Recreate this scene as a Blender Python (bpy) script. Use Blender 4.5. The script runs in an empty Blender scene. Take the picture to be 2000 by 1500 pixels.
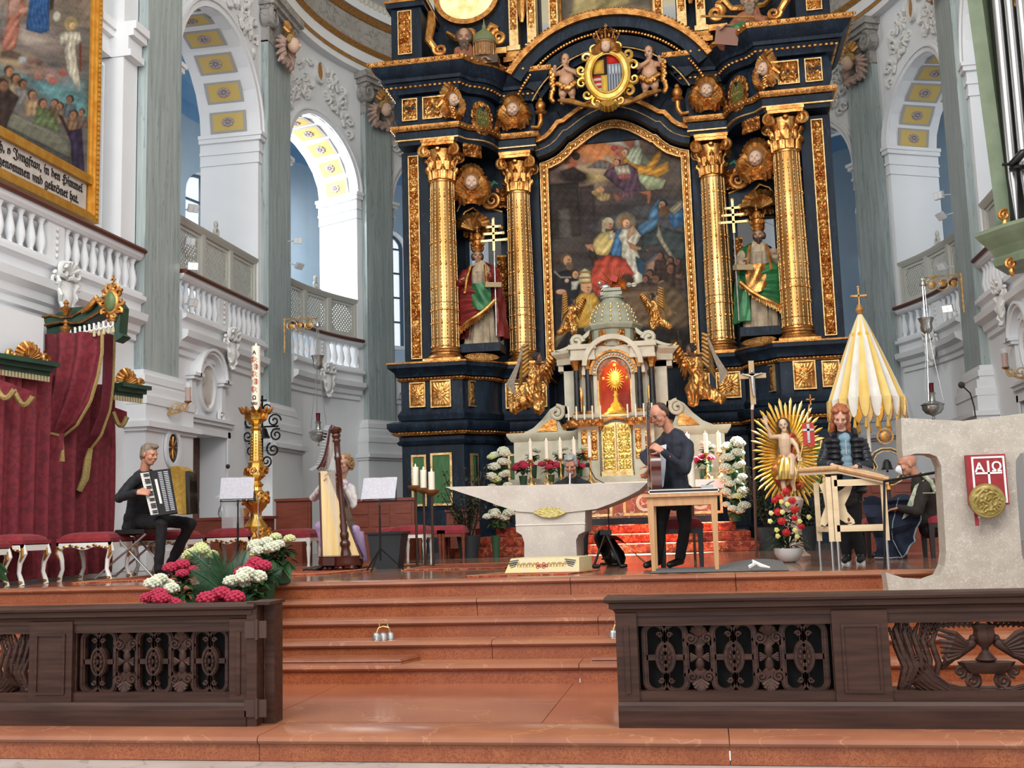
import bpy, math, random
import numpy as np
from mathutils import Vector, Matrix, Quaternion, noise
random.seed(7); rng=np.random.default_rng(7)
PI=math.pi
sc=bpy.context.scene; COL=sc.collection
# ---------- camera
F,YAW,PIT,ROL,CX,H=2095.0,.1747,.1278,-.030,1.441,.511
_f=Vector((-math.sin(YAW)*math.cos(PIT),math.cos(YAW)*math.cos(PIT),math.sin(PIT)))
_r=Vector((math.cos(YAW),math.sin(YAW),0)); _u=_r.cross(_f)
_R=math.cos(ROL)*_r+math.sin(ROL)*_u; _U=-math.sin(ROL)*_r+math.cos(ROL)*_u
cd=bpy.data.cameras.new('camera'); cam=bpy.data.objects.new('camera',cd); COL.objects.link(cam)
m3=Matrix((_R,_U,-_f)).transposed(); cam.matrix_world=Matrix.Translation((CX,0,H))@m3.to_4x4()
cd.sensor_width=36; cd.sensor_fit='HORIZONTAL'; cd.lens=F*36/2000; cd.clip_start=.1; cd.clip_end=200
sc.camera=cam
def at(px,py,Y=None,Z=None,X=None):
    d=_f*F+_R*(px-1000)-_U*(py-750)
    k=Y/d.y if Y is not None else ((Z-H)/d.z if Z is not None else (X-CX)/d.x)
    return Vector((CX,0,H))+d*k
# ---------- light
w=bpy.data.worlds.new('sky'); sc.world=w; w.use_nodes=True
wn=w.node_tree.nodes['Background']; wn.inputs[0].default_value=(.90,.95,1,1); wn.inputs[1].default_value=1.5
def lamp(name,kind,loc,target,energy,color=(1,1,1),size=1,size_y=None,**k):
    l=bpy.data.lights.new(name,kind); l.energy=energy; l.color=color
    if kind=='AREA':
        l.size=size
        if size_y: l.shape='RECTANGLE'; l.size_y=size_y
    elif kind!='SUN': l.shadow_soft_size=size
    for a,b in k.items(): setattr(l,a,b)
    o=bpy.data.objects.new(name,l); COL.objects.link(o); o.location=loc
    d=Vector(target)-Vector(loc); o.rotation_euler=d.to_track_quat('-Z','Y').to_euler(); return o
lamp('nave_window_light','AREA',(-5,-3,11),(1,17,3),1500,(1,.97,.92),6,5)
lamp('nave_window_light_right','AREA',(6,2,11),(-1,19,4),1100,(1,.96,.9),5,5)
lamp('gallery_daylight','AREA',(-8.1,21.2,8.3),(-6.3,21.6,6.6),200,(.95,.98,1),1.5,1.5)
sv=sc.view_settings; sv.view_transform='Standard'; sv.look='None'; sv.exposure=.0; sv.gamma=1; sv.use_curve_mapping=False
try: sc.cycles.max_bounces=6; sc.cycles.diffuse_bounces=3; sc.cycles.caustics_reflective=False; sc.cycles.caustics_refractive=False; sc.cycles.sample_clamp_indirect=4
except Exception: pass
# ---------- materials
def S(h):
    h=h.lstrip('#'); c=[int(h[i:i+2],16)/255 for i in (0,2,4)]
    return tuple(x/12.92 if x<=.04045 else ((x+.055)/1.055)**2.4 for x in c)+(1,)
MATS={}
def mat(name,c,c2=None,rough=.6,metal=0,scale=4,stretch=(1,1,1),lo=.35,hi=.65,bump=0,bscale=20,detail=4,vein=None,vscale=3,vw=.04,vcol=None,emit=0,coat=0,sheen=0,alpha=1,trans=0,dist=0,spec=None,kind='noise'):
    if name in MATS: return MATS[name]
    m=bpy.data.materials.new(name); m.use_nodes=True; nt=m.node_tree; N=nt.nodes; L=nt.links
    b=N['Principled BSDF']; b.inputs['Roughness'].default_value=rough; b.inputs['Metallic'].default_value=metal
    if spec is not None: b.inputs['Specular IOR Level'].default_value=spec
    b.inputs['Coat Weight'].default_value=coat; b.inputs['Sheen Weight'].default_value=sheen
    if alpha<1: b.inputs['Alpha'].default_value=alpha
    if trans: b.inputs['Transmission Weight'].default_value=trans
    C1=S(c) if isinstance(c,str) else c; out=None
    if c2 or bump or vein:
        tc=N.new('ShaderNodeTexCoord'); mp=N.new('ShaderNodeMapping'); mp.inputs['Scale'].default_value=stretch; L.new(tc.outputs['Object'],mp.inputs[0])
    if c2:
        n=N.new('ShaderNodeTexNoise'); n.inputs['Scale'].default_value=scale; n.inputs['Detail'].default_value=detail; n.inputs['Distortion'].default_value=dist; L.new(mp.outputs[0],n.inputs[0])
        r=N.new('ShaderNodeValToRGB'); r.color_ramp.elements[0].position=lo; r.color_ramp.elements[1].position=hi
        r.color_ramp.elements[0].color=C1; r.color_ramp.elements[1].color=S(c2); L.new(n.outputs['Fac'],r.inputs[0]); out=r.outputs[0]
    if vein:
        v=N.new('ShaderNodeTexVoronoi' if kind=='cell' else 'ShaderNodeTexNoise'); v.inputs['Scale'].default_value=vscale
        n2=N.new('ShaderNodeTexNoise'); n2.inputs['Scale'].default_value=vscale*1.7; L.new(mp.outputs[0],n2.inputs[0])
        mx=N.new('ShaderNodeMix'); mx.data_type='RGBA'; mx.inputs[0].default_value=.35 if kind=='cell' else .12; L.new(mp.outputs[0],mx.inputs[6]); L.new(n2.outputs['Color'],mx.inputs[7]); L.new(mx.outputs[2],v.inputs[0])
        r2=N.new('ShaderNodeValToRGB'); e=r2.color_ramp.elements
        if kind=='cell':
            v.feature='DISTANCE_TO_EDGE'; e[0].position=0; e[0].color=(1,1,1,1); e[1].position=vw; e[1].color=(0,0,0,1); L.new(v.outputs[0],r2.inputs[0])
        else:
            v.inputs['Detail'].default_value=5
            e[0].position=.5-vw; e[0].color=(0,0,0,1); e[1].position=.5+vw; e[1].color=(0,0,0,1); k=e.new(.5); k.color=(1,1,1,1); L.new(v.outputs['Fac'],r2.inputs[0])
        m2=N.new('ShaderNodeMix'); m2.data_type='RGBA'; L.new(r2.outputs[0],m2.inputs[0]); m2.inputs[6].default_value=C1
        if out: L.new(out,m2.inputs[6])
        m2.inputs[7].default_value=S(vein); out=m2.outputs[2]
    if vcol:
        a=N.new('ShaderNodeAttribute'); a.attribute_name='Col'; out=a.outputs['Color']
    if out: L.new(out,b.inputs['Base Color'])
    else: b.inputs['Base Color'].default_value=C1
    if emit:
        b.inputs['Emission Strength'].default_value=emit
        if out: L.new(out,b.inputs['Emission Color'])
        else: b.inputs['Emission Color'].default_value=C1
    if bump:
        n=N.new('ShaderNodeTexNoise'); n.inputs['Scale'].default_value=bscale; n.inputs['Detail'].default_value=3; L.new(mp.outputs[0],n.inputs[0])
        bp=N.new('ShaderNodeBump'); bp.inputs['Strength'].default_value=bump; bp.inputs['Distance'].default_value=.02; L.new(n.outputs['Fac'],bp.inputs['Height']); L.new(bp.outputs[0],b.inputs['Normal'])
    MATS[name]=m; return m
white=mat('white_plaster','ecedee','e5e6e8',rough=.85,scale=.8)
offwh=mat('stucco','dfdedb',rough=.8,bump=.3,bscale=30)
bluew=mat('blue_plaster','a9c0d2','b7cad8',rough=.9,scale=1)
dblue=mat('deep_blue_plaster','6f9cc4','88aecb',rough=.9,scale=1)
scag=mat('grey_green_scagliola','95a2a1','b6c0be',rough=.35,scale=5,stretch=(3,3,.16),lo=.3,hi=.7,detail=8,vein='7b8c8d',vscale=4,vw=.015,dist=.6)
greym=mat('grey_marble_frieze','9b9792','aaa7a2',rough=.5,scale=3,vein='7d7975',vscale=4,vw=.03)
bronz=mat('bronze_gilding','a8743c','c49355',rough=.45,metal=.5,scale=20)
gold=mat('gold_leaf','a8682e','e6b068',rough=.34,metal=.9,scale=6,bump=.35,bscale=26)
goldd=mat('dark_gold','8f5a28','c98f50',rough=.36,metal=.85,scale=9,bump=.5,bscale=40)
goldp=mat('pale_gold','c59a5c','e8c891',rough=.35,metal=.75,scale=12,bump=.4,bscale=60)
yell=mat('coffer_yellow','ccb068',rough=.8)
cofg=mat('coffer_grey','a8a5a0',rough=.8)
rosm=mat('rosette_mauve','a9a0a6',rough=.8,bump=.6,bscale=40)
navy=mat('navy_blue_scagliola','0f1823','1b2836',rough=.5,scale=3,stretch=(2,2,.5),vein='27364a',vscale=3,vw=.015,spec=.22)
redm=mat('red_marble','bf6a48','a9553a',rough=.22,scale=3,lo=.3,hi=.7,detail=6,vein='93422d',vscale=6,vw=.022,kind='noise',stretch=(1,1,1.3))
redt=mat('red_marble_tread','9c6548','8b5640',rough=.18,scale=2,detail=6,vein='a97557',vscale=1.6,vw=.006)
redr=mat('red_marble_riser','a05e3b','8f4f31',rough=.3,scale=4,detail=6,vein='7a3a22',vscale=13,vw=.11,kind='cell')
greyf=mat('grey_floor_stone','a79f98','b9b2ab',rough=.3,scale=2,vein='8f8781',vscale=2,vw=.012)
flo1=mat('brown_grey_marble','7c6759','93806f',rough=.12,scale=2,stretch=(1,3,1),vein='5d4d44',vscale=2,vw=.03)
flo2=mat('red_brown_marble','8a5440','a3694f',rough=.12,scale=3,vein='6d3c2d',vscale=3,vw=.02)
oak=mat('dark_carved_oak','2e1c17','432b23',rough=.5,spec=.25,scale=5,stretch=(1,1,6),detail=6,bump=.15,bscale=30)
oakh=mat('dark_oak_rails','311d17','442c22',rough=.45,spec=.25,scale=4,stretch=(.5,6,8),detail=6)
redw=mat('red_brown_wood','6b3020','7c3d2a',rough=.4,scale=3,stretch=(1,1,6))
dred=mat('handrail_brown','5e3427',rough=.5)
black=mat('black_metal','161616',rough=.4,metal=.4)
steel=mat('steel','b5b5b5',rough=.3,metal=.9)
whp=mat('white_lacquer','e9e6df',rough=.4)
glassm=mat('window_glass','e9f2ff',rough=.1,alpha=.25)
dirt=mat('window_bar','4a5f70',rough=.6)
# ---------- mesh builder
def rootloc(o):
    v=Vector((0,0,0))
    while o is not None: v+=o.location; o=o.parent
    return v
class MB:
    def __init__(s): s.v=[];s.f=[]
    def add(s,vs,fs):
        n=len(s.v); s.v+=[tuple(p) for p in vs]; s.f+=[tuple(i+n for i in f) for f in fs]; return s
    def bx(s,x0,x1,y0,y1,z0,z1):
        return s.add([(x0,y0,z0),(x1,y0,z0),(x1,y1,z0),(x0,y1,z0),(x0,y0,z1),(x1,y0,z1),(x1,y1,z1),(x0,y1,z1)],[(0,3,2,1),(4,5,6,7),(0,1,5,4),(1,2,6,5),(2,3,7,6),(3,0,4,7)])
    def cb(s,c,d,rz=0,rx=0,ry=0):
        t=MB().bx(-d[0]/2,d[0]/2,-d[1]/2,d[1]/2,-d[2]/2,d[2]/2)
        M=Matrix.Translation(c)@Matrix.Rotation(rz,4,'Z')@Matrix.Rotation(ry,4,'Y')@Matrix.Rotation(rx,4,'X')
        return s.merge(t,M)
    def merge(s,o,M=None): return s.add([M@Vector(p) for p in o.v] if M is not None else o.v,o.f)
    def lathe(s,prof,c=(0,0,0),n=16,flute=0,fa=0,sx=1,sy=1):
        v=[];f=[];m=len(prof)
        for r,z in prof:
            for i in range(n):
                a=2*PI*i/n; rr=r*(1+fa*math.cos(flute*a)) if flute else r
                v.append((c[0]+rr*sx*math.cos(a),c[1]+rr*sy*math.sin(a),c[2]+z))
        for j in range(m-1):
            for i in range(n): k=(i+1)%n; f.append((j*n+i,j*n+k,(j+1)*n+k,(j+1)*n+i))
        if prof[0][0]>1e-4: f.append(tuple(range(n))[::-1])
        if prof[-1][0]>1e-4: f.append(tuple((m-1)*n+i for i in range(n)))
        return s.add(v,f)
    def tube(s,pts,r,n=6,cap=True,close=False):
        pts=[Vector(p) for p in pts]; m=len(pts); v=[];f=[]
        R=r if isinstance(r,(list,tuple)) else [r]*m; up=Vector((0,0,1)); pu=None
        for i,p in enumerate(pts):
            a=pts[(i-1)%m] if (i>0 or close) else p; b=pts[(i+1)%m] if (i<m-1 or close) else p
            t=(b-a).normalized() if (b-a).length>1e-9 else Vector((0,0,1))
            if pu is None: pu=t.cross(up) if abs(t.z)<.95 else t.cross(Vector((0,1,0)))
            pu=(pu-t*pu.dot(t))
            if pu.length<1e-6: pu=t.orthogonal()
            pu.normalize(); w_=t.cross(pu)
            for k in range(n):
                an=2*PI*k/n; v.append(p+(pu*math.cos(an)+w_*math.sin(an))*R[i])
        for j in range(m if close else m-1):
            j2=(j+1)%m
            for i in range(n): k=(i+1)%n; f.append((j*n+i,j*n+k,j2*n+k,j2*n+i))
        if cap and not close: f.append(tuple(range(n))[::-1]); f.append(tuple((m-1)*n+i for i in range(n)))
        return s.add(v,f)
    def prism(s,poly,d0,d1,ax='y'):
        n=len(poly); fn={'y':lambda a,b,d:(a,d,b),'z':lambda a,b,d:(a,b,d),'x':lambda a,b,d:(d,a,b)}[ax]
        v=[fn(a,b,d0) for a,b in poly]+[fn(a,b,d1) for a,b in poly]
        f=[tuple(range(n))[::-1],tuple(range(n,2*n))]+[(i,(i+1)%n,n+(i+1)%n,n+i) for i in range(n)]
        return s.add(v,f)
    def ring(s,outer,inner,d0,d1,ax='y',closed=True):
        n=len(outer); fn={'y':lambda a,b,d:(a,d,b),'z':lambda a,b,d:(a,b,d),'x':lambda a,b,d:(d,a,b)}[ax]
        v=[fn(a,b,d) for d in (d0,d1) for P in (outer,inner) for a,b in P]; f=[]
        for i in range(n if closed else n-1):
            j=(i+1)%n
            f+=[(i,j,n+j,n+i),(2*n+i,3*n+i,3*n+j,2*n+j),(i,2*n+i,2*n+j,j),(n+i,n+j,3*n+j,3*n+i)]
        if not closed: f+=[(0,n,3*n,2*n),(n-1,3*n-1,4*n-1,2*n-1)]
        return s.add(v,f)
    def sweep(s,path,prof,closed=False):
        P=[Vector((p[0],p[1])) for p in path]; m=len(P); k=len(prof); v=[];f=[]
        for i in range(m):
            a=P[i]-P[i-1] if (i>0 or closed) else P[1]-P[0]; b=P[(i+1)%m]-P[i] if (i<m-1 or closed) else a
            a=a.normalized(); b=b.normalized(); na=Vector((a.y,-a.x)); nb=Vector((b.y,-b.x)); nn=na+nb
            nn=nn/max(.25,nn.dot(na)) if nn.length>1e-6 else na
            for o,z in prof: q=P[i]+nn*o; v.append((q.x,q.y,z))
        for i in range(m if closed else m-1):
            j=(i+1)%m
            for t in range(k-1): f.append((i*k+t,j*k+t,j*k+t+1,i*k+t+1))
        if not closed: f+=[tuple(range(k)),tuple((m-1)*k+t for t in range(k))[::-1]]
        return s.add(v,f)
    def grid(s,fn,nu,nv,cu=False,cv=False):
        v=[fn(i/(nu if cu else nu-1),j/(nv if cv else nv-1)) for j in range(nv) for i in range(nu)]; f=[]
        for j in range(nv if cv else nv-1):
            for i in range(nu if cu else nu-1):
                f.append((j*nu+i,j*nu+(i+1)%nu,((j+1)%nv)*nu+(i+1)%nu,((j+1)%nv)*nu+i))
        return s.add(v,f)
    def sph(s,c,r,nu=10,nv=7,M=None):
        r=(r,r,r) if not isinstance(r,(tuple,list)) else r; c=Vector(c)
        v=[];f=[]
        for j in range(nv+1):
            t=PI*j/nv
            for i in range(nu):
                a=2*PI*i/nu; p=Vector((r[0]*math.sin(t)*math.cos(a),r[1]*math.sin(t)*math.sin(a),r[2]*math.cos(t)))
                if M is not None: p=M@p
                v.append(c+p)
        for j in range(nv):
            for i in range(nu): k=(i+1)%nu; f.append((j*nu+i,(j+1)*nu+i,(j+1)*nu+k,j*nu+k))
        return s.add(v,f)
    def cap(s,a,b,ra,rb,n=10):
        a=Vector(a);b=Vector(b); d=(b-a); L=max(d.length,1e-5); q=d.to_track_quat('Z','Y').to_matrix()
        v=[];f=[];rows=[]
        for j in range(4): t=PI/2*(1-j/3); rows.append((ra*math.cos(t),-ra*math.sin(t)))
        for j in range(4): t=PI/2*j/3; rows.append((rb*math.cos(t),L+rb*math.sin(t)))
        for r,z in rows:
            r=max(r,1e-4)
            for i in range(n): an=2*PI*i/n; v.append(a+q@Vector((r*math.cos(an),r*math.sin(an),z)))
        for j in range(7):
            for i in range(n): k=(i+1)%n; f.append((j*n+i,j*n+k,(j+1)*n+k,(j+1)*n+i))
        f.append(tuple(range(n))[::-1]); f.append(tuple(7*n+i for i in range(n)))
        return s.add(v,f)
    def map(s,fn): s.v=[tuple(fn(*p)) for p in s.v]; return s
    def xf(s,M): s.v=[tuple(M@Vector(p)) for p in s.v]; return s
SM=math.radians(38)
def P(mb,name,m,par=None,smooth=True,kind=None,label=None,cat=None,group=None,col=None):
    rl=rootloc(par) if par is not None else Vector((0,0,0))
    V=np.array(mb.v,dtype=np.float32).reshape(-1,3)-np.array(rl,dtype=np.float32)
    me=bpy.data.meshes.new(name); me.from_pydata(V.tolist(),[],mb.f)
    if smooth: me.polygons.foreach_set('use_smooth',[True]*len(me.polygons)); me.set_sharp_from_angle(angle=SM)
    if col is not None:
        ca=me.color_attributes.new('Col','FLOAT_COLOR','POINT'); ca.data.foreach_set('color',np.asarray(col,dtype=np.float32).reshape(-1))
    me.materials.append(m); o=bpy.data.objects.new(name,me); COL.objects.link(o)
    if par is not None: o.parent=par
    if kind: o['kind']=kind
    if label: o['label']=label
    if cat: o['category']=cat
    if group: o['group']=group
    return o
def T(name,label,cat,loc=(0,0,0),rz=0,group=None):
    o=bpy.data.objects.new(name,None); COL.objects.link(o); o.location=loc; o.rotation_euler=(0,0,rz); o.empty_display_size=.1
    o['label']=label; o['category']=cat
    if group: o['group']=group
    return o
def ST(mb,name,m,par=None,smooth=True):
    return P(mb,name,m,par,smooth,kind='structure' if par is None else None)
def dup(root,loc=None,rz=None,label=None,group=None,scale=None):
    r=root.copy(); COL.objects.link(r)
    if loc is not None: r.location=loc
    if rz is not None: r.rotation_euler=(0,0,rz)
    if scale is not None: r.scale=scale if isinstance(scale,(tuple,list)) else (scale,)*3
    if label: r['label']=label
    if group: r['group']=group
    for ch in list(root.children):
        c=ch.copy(); COL.objects.link(c); c.parent=r
        for g in list(ch.children): d=g.copy(); COL.objects.link(d); d.parent=c
    return r
def inst(o,loc,par=None,rot=None,scale=None):
    c=o.copy(); COL.objects.link(c); c.location=loc
    if par is not None: c.parent=par
    if rot: c.rotation_euler=rot
    if scale is not None: c.scale=scale
    return c
def arcp(cx,cz,rx,rz_,a0,a1,n): return [(cx+rx*math.cos(a0+(a1-a0)*i/n),cz+rz_*math.sin(a0+(a1-a0)*i/n)) for i in range(n+1)]
def sprl(cx,cz,r0,r1,a0,turns,n=20): return [(cx+(r0+(r1-r0)*i/n)*math.cos(a0+turns*2*PI*i/n),cz+(r0+(r1-r0)*i/n)*math.sin(a0+turns*2*PI*i/n)) for i in range(n+1)]
def rotz(v,a): c,s_=math.cos(a),math.sin(a); return Vector((v[0]*c-v[1]*s_,v[0]*s_+v[1]*c,v[2]))
# ---------- church shell. wall coordinates: s along the wall, n towards the nave, z up
RW=6.45
def wmap(side):
    RW=6.45 if side<0 else 6.1
    def g(s,n,z):
        if s<0: return (side*(RW-n),19.5+s,z)
        a=s/RW; return (side*(RW-n)*math.cos(a),19.5+(RW-n)*math.sin(a),z)
    return g
WL,WR=wmap(-1),wmap(1)
def sbox(s0,s1,n0,n1,z0,z1,mb=None,step=.4):
    mb=mb or MB(); k=max(1,int(math.ceil((s1-s0)/step))) if s1>0 else 1
    for i in range(k): mb.bx(s0+(s1-s0)*i/k,s0+(s1-s0)*(i+1)/k,n0,n1,z0,z1)
    return mb
def sprof(s0,s1,prof,step=.3):
    k=max(1,int(math.ceil((s1-s0)/step))) if s1>0 else 1; m=len(prof); mb=MB(); v=[];f=[]
    for i in range(k+1):
        s=s0+(s1-s0)*i/k
        for n,z in prof: v.append((s,n,z))
    for i in range(k):
        for t in range(m-1): f.append((i*m+t,(i+1)*m+t,(i+1)*m+t+1,i*m+t+1))
    f+=[tuple(range(m)),tuple(k*m+t for t in range(m))[::-1]]
    return mb.add(v,f)
BAYS=[(-9.6,-5.65),(-4.45,-1.3),(.1,2.78),(3.88,6.5)]
PILS=[(-5.65,-4.55),(-1.2,-.05),(2.9,3.77),(6.6,7.4)]
balproto=None
blp=[(.055,0),(.055,.03),(.04,.05),(.035,.07),(.06,.14),(.068,.2),(.055,.27),(.035,.36),(.028,.42),(.04,.44),(.045,.46),(.055,.47),(.055,.5)]
def opening_wall(s0,s1,z0,zs,top,n0,n1,cz=1.0,K=12):
    c=(s0+s1)/2; r=(s1-s0)/2; mb=MB(); E_=.0
    arch=[(c-r*math.cos(PI*i/K),zs+r*cz*math.sin(PI*i/K)) for i in range(K+1)]
    for n in (n0,n1):
        for i in range(K):
            a,b=arch[i],arch[i+1]; mb.add([(a[0],n,a[1]),(b[0],n,b[1]),(b[0],n,top),(a[0],n,top)],[(0,1,2,3)])
    return mb,arch
def soffit(arch,n0,n1,zb,mb=None):
    mb=mb or MB(); pts=[(arch[0][0],zb)]+arch+[(arch[-1][0],zb)]
    for a,b in zip(pts,pts[1:]): mb.add([(a[0],n0,a[1]),(b[0],n0,b[1]),(b[0],n1,b[1]),(a[0],n1,a[1])],[(0,1,2,3)])
    return mb
EZ=10.75
for side,W_,sn in ((-1,WL,'left'),(1,WR,'right')):
    wall=ST(sbox(-19,10.2,-.5,0,-.9,3.7).map(W_) if False else MB().merge(sbox(-16,-5.6,-.4,0,-.9,3.7)).merge(sbox(0,10.3,-.4,0,-.9,3.7)).merge(sbox(-4.6,-4.0,-.4,0,-.9,3.7)).merge(sbox(-2.57,0,-.4,0,-.9,3.7)).merge(sbox(-4.0,-2.57,-.4,0,2.08,3.7)).map(W_),'wall_'+sn,white)
    d=MB().merge(sbox(-4.05,-2.5,-1.3,-.4,-.02,0)); d.merge(sbox(-4.05,-4.0,-1.3,-.4,0,2.15)); d.merge(sbox(-2.57,-2.5,-1.3,-.4,0,2.15)).merge(sbox(-4.05,-2.5,-1.3,-.4,2.08,2.15)); ST(d.map(W_),'trim_door_recess',white,wall)
    dr=ST(sbox(-4.0,-2.57,-.6,-.5,0,2.08).map(W_),'door_1',mat('brown_door','4a2a1e','5c382a',rough=.45,scale=4,stretch=(1,1,6))); 
    ff=MB()
    for a,b in ((-3.95,-3.35),(-3.25,-2.62)):
        for z0,z1 in ((.15,.9),(1.0,1.95)): ff.merge(sbox(a,b,-.5,-.47,z0,z1)); 
    P(ff.map(W_),'door_panel',MATS['brown_door'],dr)
    P(MB().merge(sbox(-3.38,-3.34,-.5,-.45,1.0,1.12)).map(W_),'door_handle',gold,dr)
    fr=MB().merge(sbox(-4.07,-3.97,0,.03,0,2.15)).merge(sbox(-2.6,-2.5,0,.03,0,2.15)).merge(sbox(-4.07,-2.5,0,.03,2.05,2.17)); ST(fr.map(W_),'trim_door_surround',white,wall)
    # ledge mouldings
    for k,(s0,s1) in enumerate(BAYS):
        led=sprof(s0,s1,[(0,3.2),(.05,3.22),(.05,3.3),(.1,3.33),(.12,3.42),(.22,3.48),(.24,3.58),(.12,3.6),(.12,3.74),(.2,3.78),(.2,3.84),(-.2,3.84)]); ST(led.map(W_),'trim_gallery_ledge',white,wall)
    # upper wall with arches
    up=MB(); jm=MB()
    for k,(s0,s1) in enumerate(BAYS):
        if k==0 : 
            up.merge(sbox(s0,s1,-.6,-.35,3.7,EZ)); continue
        r=(s1-s0)/2; mb,arch=opening_wall(s0+.0,s1-.0,3.7,7.85,EZ,0,-.02); up.merge(mb)
        soffit(arch,0,-1.15,3.7,jm)
    for k,(a,b) in enumerate(PILS):
        a=BAYS[k][1]; b=BAYS[k+1][0] if k<3 else 7.4
        up.merge(sbox(a+.012,b-.012,-1.15,-.0,3.7,EZ))
    up.merge(sbox(7.4,10.3,-.4,0,3.7,EZ)); up.merge(sbox(-16,-9.6,-.6,0,3.7,EZ))
    ST(up.map(W_),'wall_%s_arcade'%sn,white,smooth=False); ST(jm.map(W_),'trim_arch_reveals',white,smooth=False)
    # archivolt, imposts
    for k,(s0,s1) in enumerate(BAYS):
        if k==0: continue
        c=(s0+s1)/2; r=(s1-s0)/2; K=24
        for (ra,rb,n) in ((1.0,1.07,.05),(1.07,1.1,.08),(1.1,1.14,.03)):
            o_=[(c-r*rb*math.cos(PI*i/K),7.85+r*rb*math.sin(PI*i/K)) for i in range(K+1)]; i_=[(c-r*ra*math.cos(PI*i/K),7.85+r*ra*math.sin(PI*i/K)) for i in range(K+1)]
            ST(MB().ring(o_,i_,-.01,n,closed=False).map(W_),'trim_archivolt',white)
        for sgn,e in ((1,s0),(-1,s1)):
            im=MB()
            for (d_,z0,z1) in ((.03,7.3,7.33),(.02,7.33,7.5),(.05,7.5,7.55),(.03,7.55,7.72),(.09,7.72,7.8),(.12,7.8,7.87)):
                a,b=sorted((e-sgn*.12,e+sgn*d_)); im.bx(a,b,-1.15,d_,z0,z1)
            ST(im.map(W_),'trim_impost',white)
        # coffers on the soffit
        cf=MB();cy=MB();cr=MB()
        T_=bpy.data.objects.new('coffered_soffit',None); 
        for j in range(9):
            a=PI*(j+.5)/9.0
            if a*r<.1: continue
            ca,sa=math.cos(a),math.sin(a); da=.30/r/1.0
            def pt(u,v,h,a=a): 
                an=a+u/r; rr=r-h; return (c-rr*math.cos(an),-.575+v,7.85+rr*math.sin(an))
            def slab(mb,hu,hv,h0,h1):
                vs=[pt(u,v,h) for h in (h0,h1) for u,v in ((-hu,-hv),(hu,-hv),(hu,hv),(-hu,hv))]; mb.add(vs,[(0,1,2,3),(7,6,5,4),(0,4,5,1),(1,5,6,2),(2,6,7,3),(3,7,4,0)])
            x1=MB(); slab(x1,.2,.36,.0,.02); p1=P(x1.map(W_),'coffer_frame',cofg,wall,smooth=False)
            x2=MB(); slab(x2,.16,.3,.015,.026); P(x2.map(W_),'coffer_field',yell,p1,smooth=False)
            x3=MB(); v=[];M_=8
            for q in range(M_): aa=2*PI*q/M_; x3.sph(pt(.065*math.cos(aa),.085*math.sin(aa),.035),(.035,.045,.03),6,4)
            x3.sph(pt(0,0,.045),(.03,.035,.03),6,4); P(x3.map(W_),'rosette',rosm,p1)
    # gallery room: floor, outer wall with windows, ceiling
    fl=MB().merge(sbox(-9.3,10.3,-2.9,-.4,3.55,3.7)); ST(fl.map(W_),'floor_gallery',white)
    ce=MB()
    for q in range(8):
        a0,a1=PI*q/8,PI*(q+1)/8
        ce.merge(sprof(-9.3,10.3,[(-1.95+.85*math.cos(a0),9.4+.85*math.sin(a0)),(-1.95+.85*math.cos(a1),9.4+.85*math.sin(a1)),(-1.95+.95*math.cos(a1),9.4+.95*math.sin(a1)),(-1.95+.95*math.cos(a0),9.4+.95*math.sin(a0))]))
    ST(ce.map(W_),'ceiling_gallery',dblue)
    ow=MB(); wins=[(-7.3,.6),(-2.9,.6),(1.45,.62),(5.2,.42),(8.6,.4)]
    edges=[-9.3]
    for c,hw in wins: edges+= [c-hw,c+hw]
    edges.append(10.3)
    for i in range(0,len(edges),2): ow.merge(sbox(edges[i],edges[i+1],-2.95,-2.8,3.6,9.5))
    for wi,(c,hw) in enumerate(wins):
        ow.merge(sbox(c-hw,c+hw,-2.95,-2.8,3.6,5.1)); mb,arch=opening_wall(c-hw,c+hw,5.1,7.75,9.5,-2.8,-2.95); ow.merge(mb)
        rev=MB(); soffit(arch,-2.8,-3.2,5.1,rev); rev.bx(c-hw,c+hw,-3.2,-2.8,5.0,5.1); ST(rev.map(W_),'trim_window_reveal',white,smooth=False)
        if wi in (0,): continue
        w0=ST(MB().bx(c-hw,c+hw,-3.12,-3.1,5.1,7.75).prism([(c+hw*math.cos(PI*q/10),7.75+hw*math.sin(PI*q/10)) for q in range(11)],-3.12,-3.1).map(W_),'window_%d'%(wi+1),glassm)
        w1=MB(); w1.bx(c-.035,c+.035,-3.1,-3.05,5.1,7.75+hw)
        for z in (5.1,5.75,6.4,7.05,7.7): w1.bx(c-hw,c+hw,-3.1,-3.06,z,z+.045)
        w1.ring([(c+hw*math.cos(PI*q/10),7.75+hw*math.sin(PI*q/10)) for q in range(11)],[(c+(hw-.06)*math.cos(PI*q/10),7.75+(hw-.06)*math.sin(PI*q/10)) for q in range(11)],-3.1,-3.05,closed=False)
        w1.bx(c-hw,c-hw+.06,-3.1,-3.05,5.1,7.75).bx(c+hw-.06,c+hw,-3.1,-3.05,5.1,7.75)
        P(w1.map(W_),'window_bars',dirt,w0,smooth=False)
    for (c,hw) in wins[1:]:
        p0=Vector(W_(c,-2.6,7.3)); p1=Vector(W_(c,1,6.2)); lamp('gallery_window_light','AREA',p0,p1,20,(.93,.97,1),1.0,1.6)
    ST(ow.map(W_),'wall_%s_outer'%sn,bluew,smooth=False)
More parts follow.
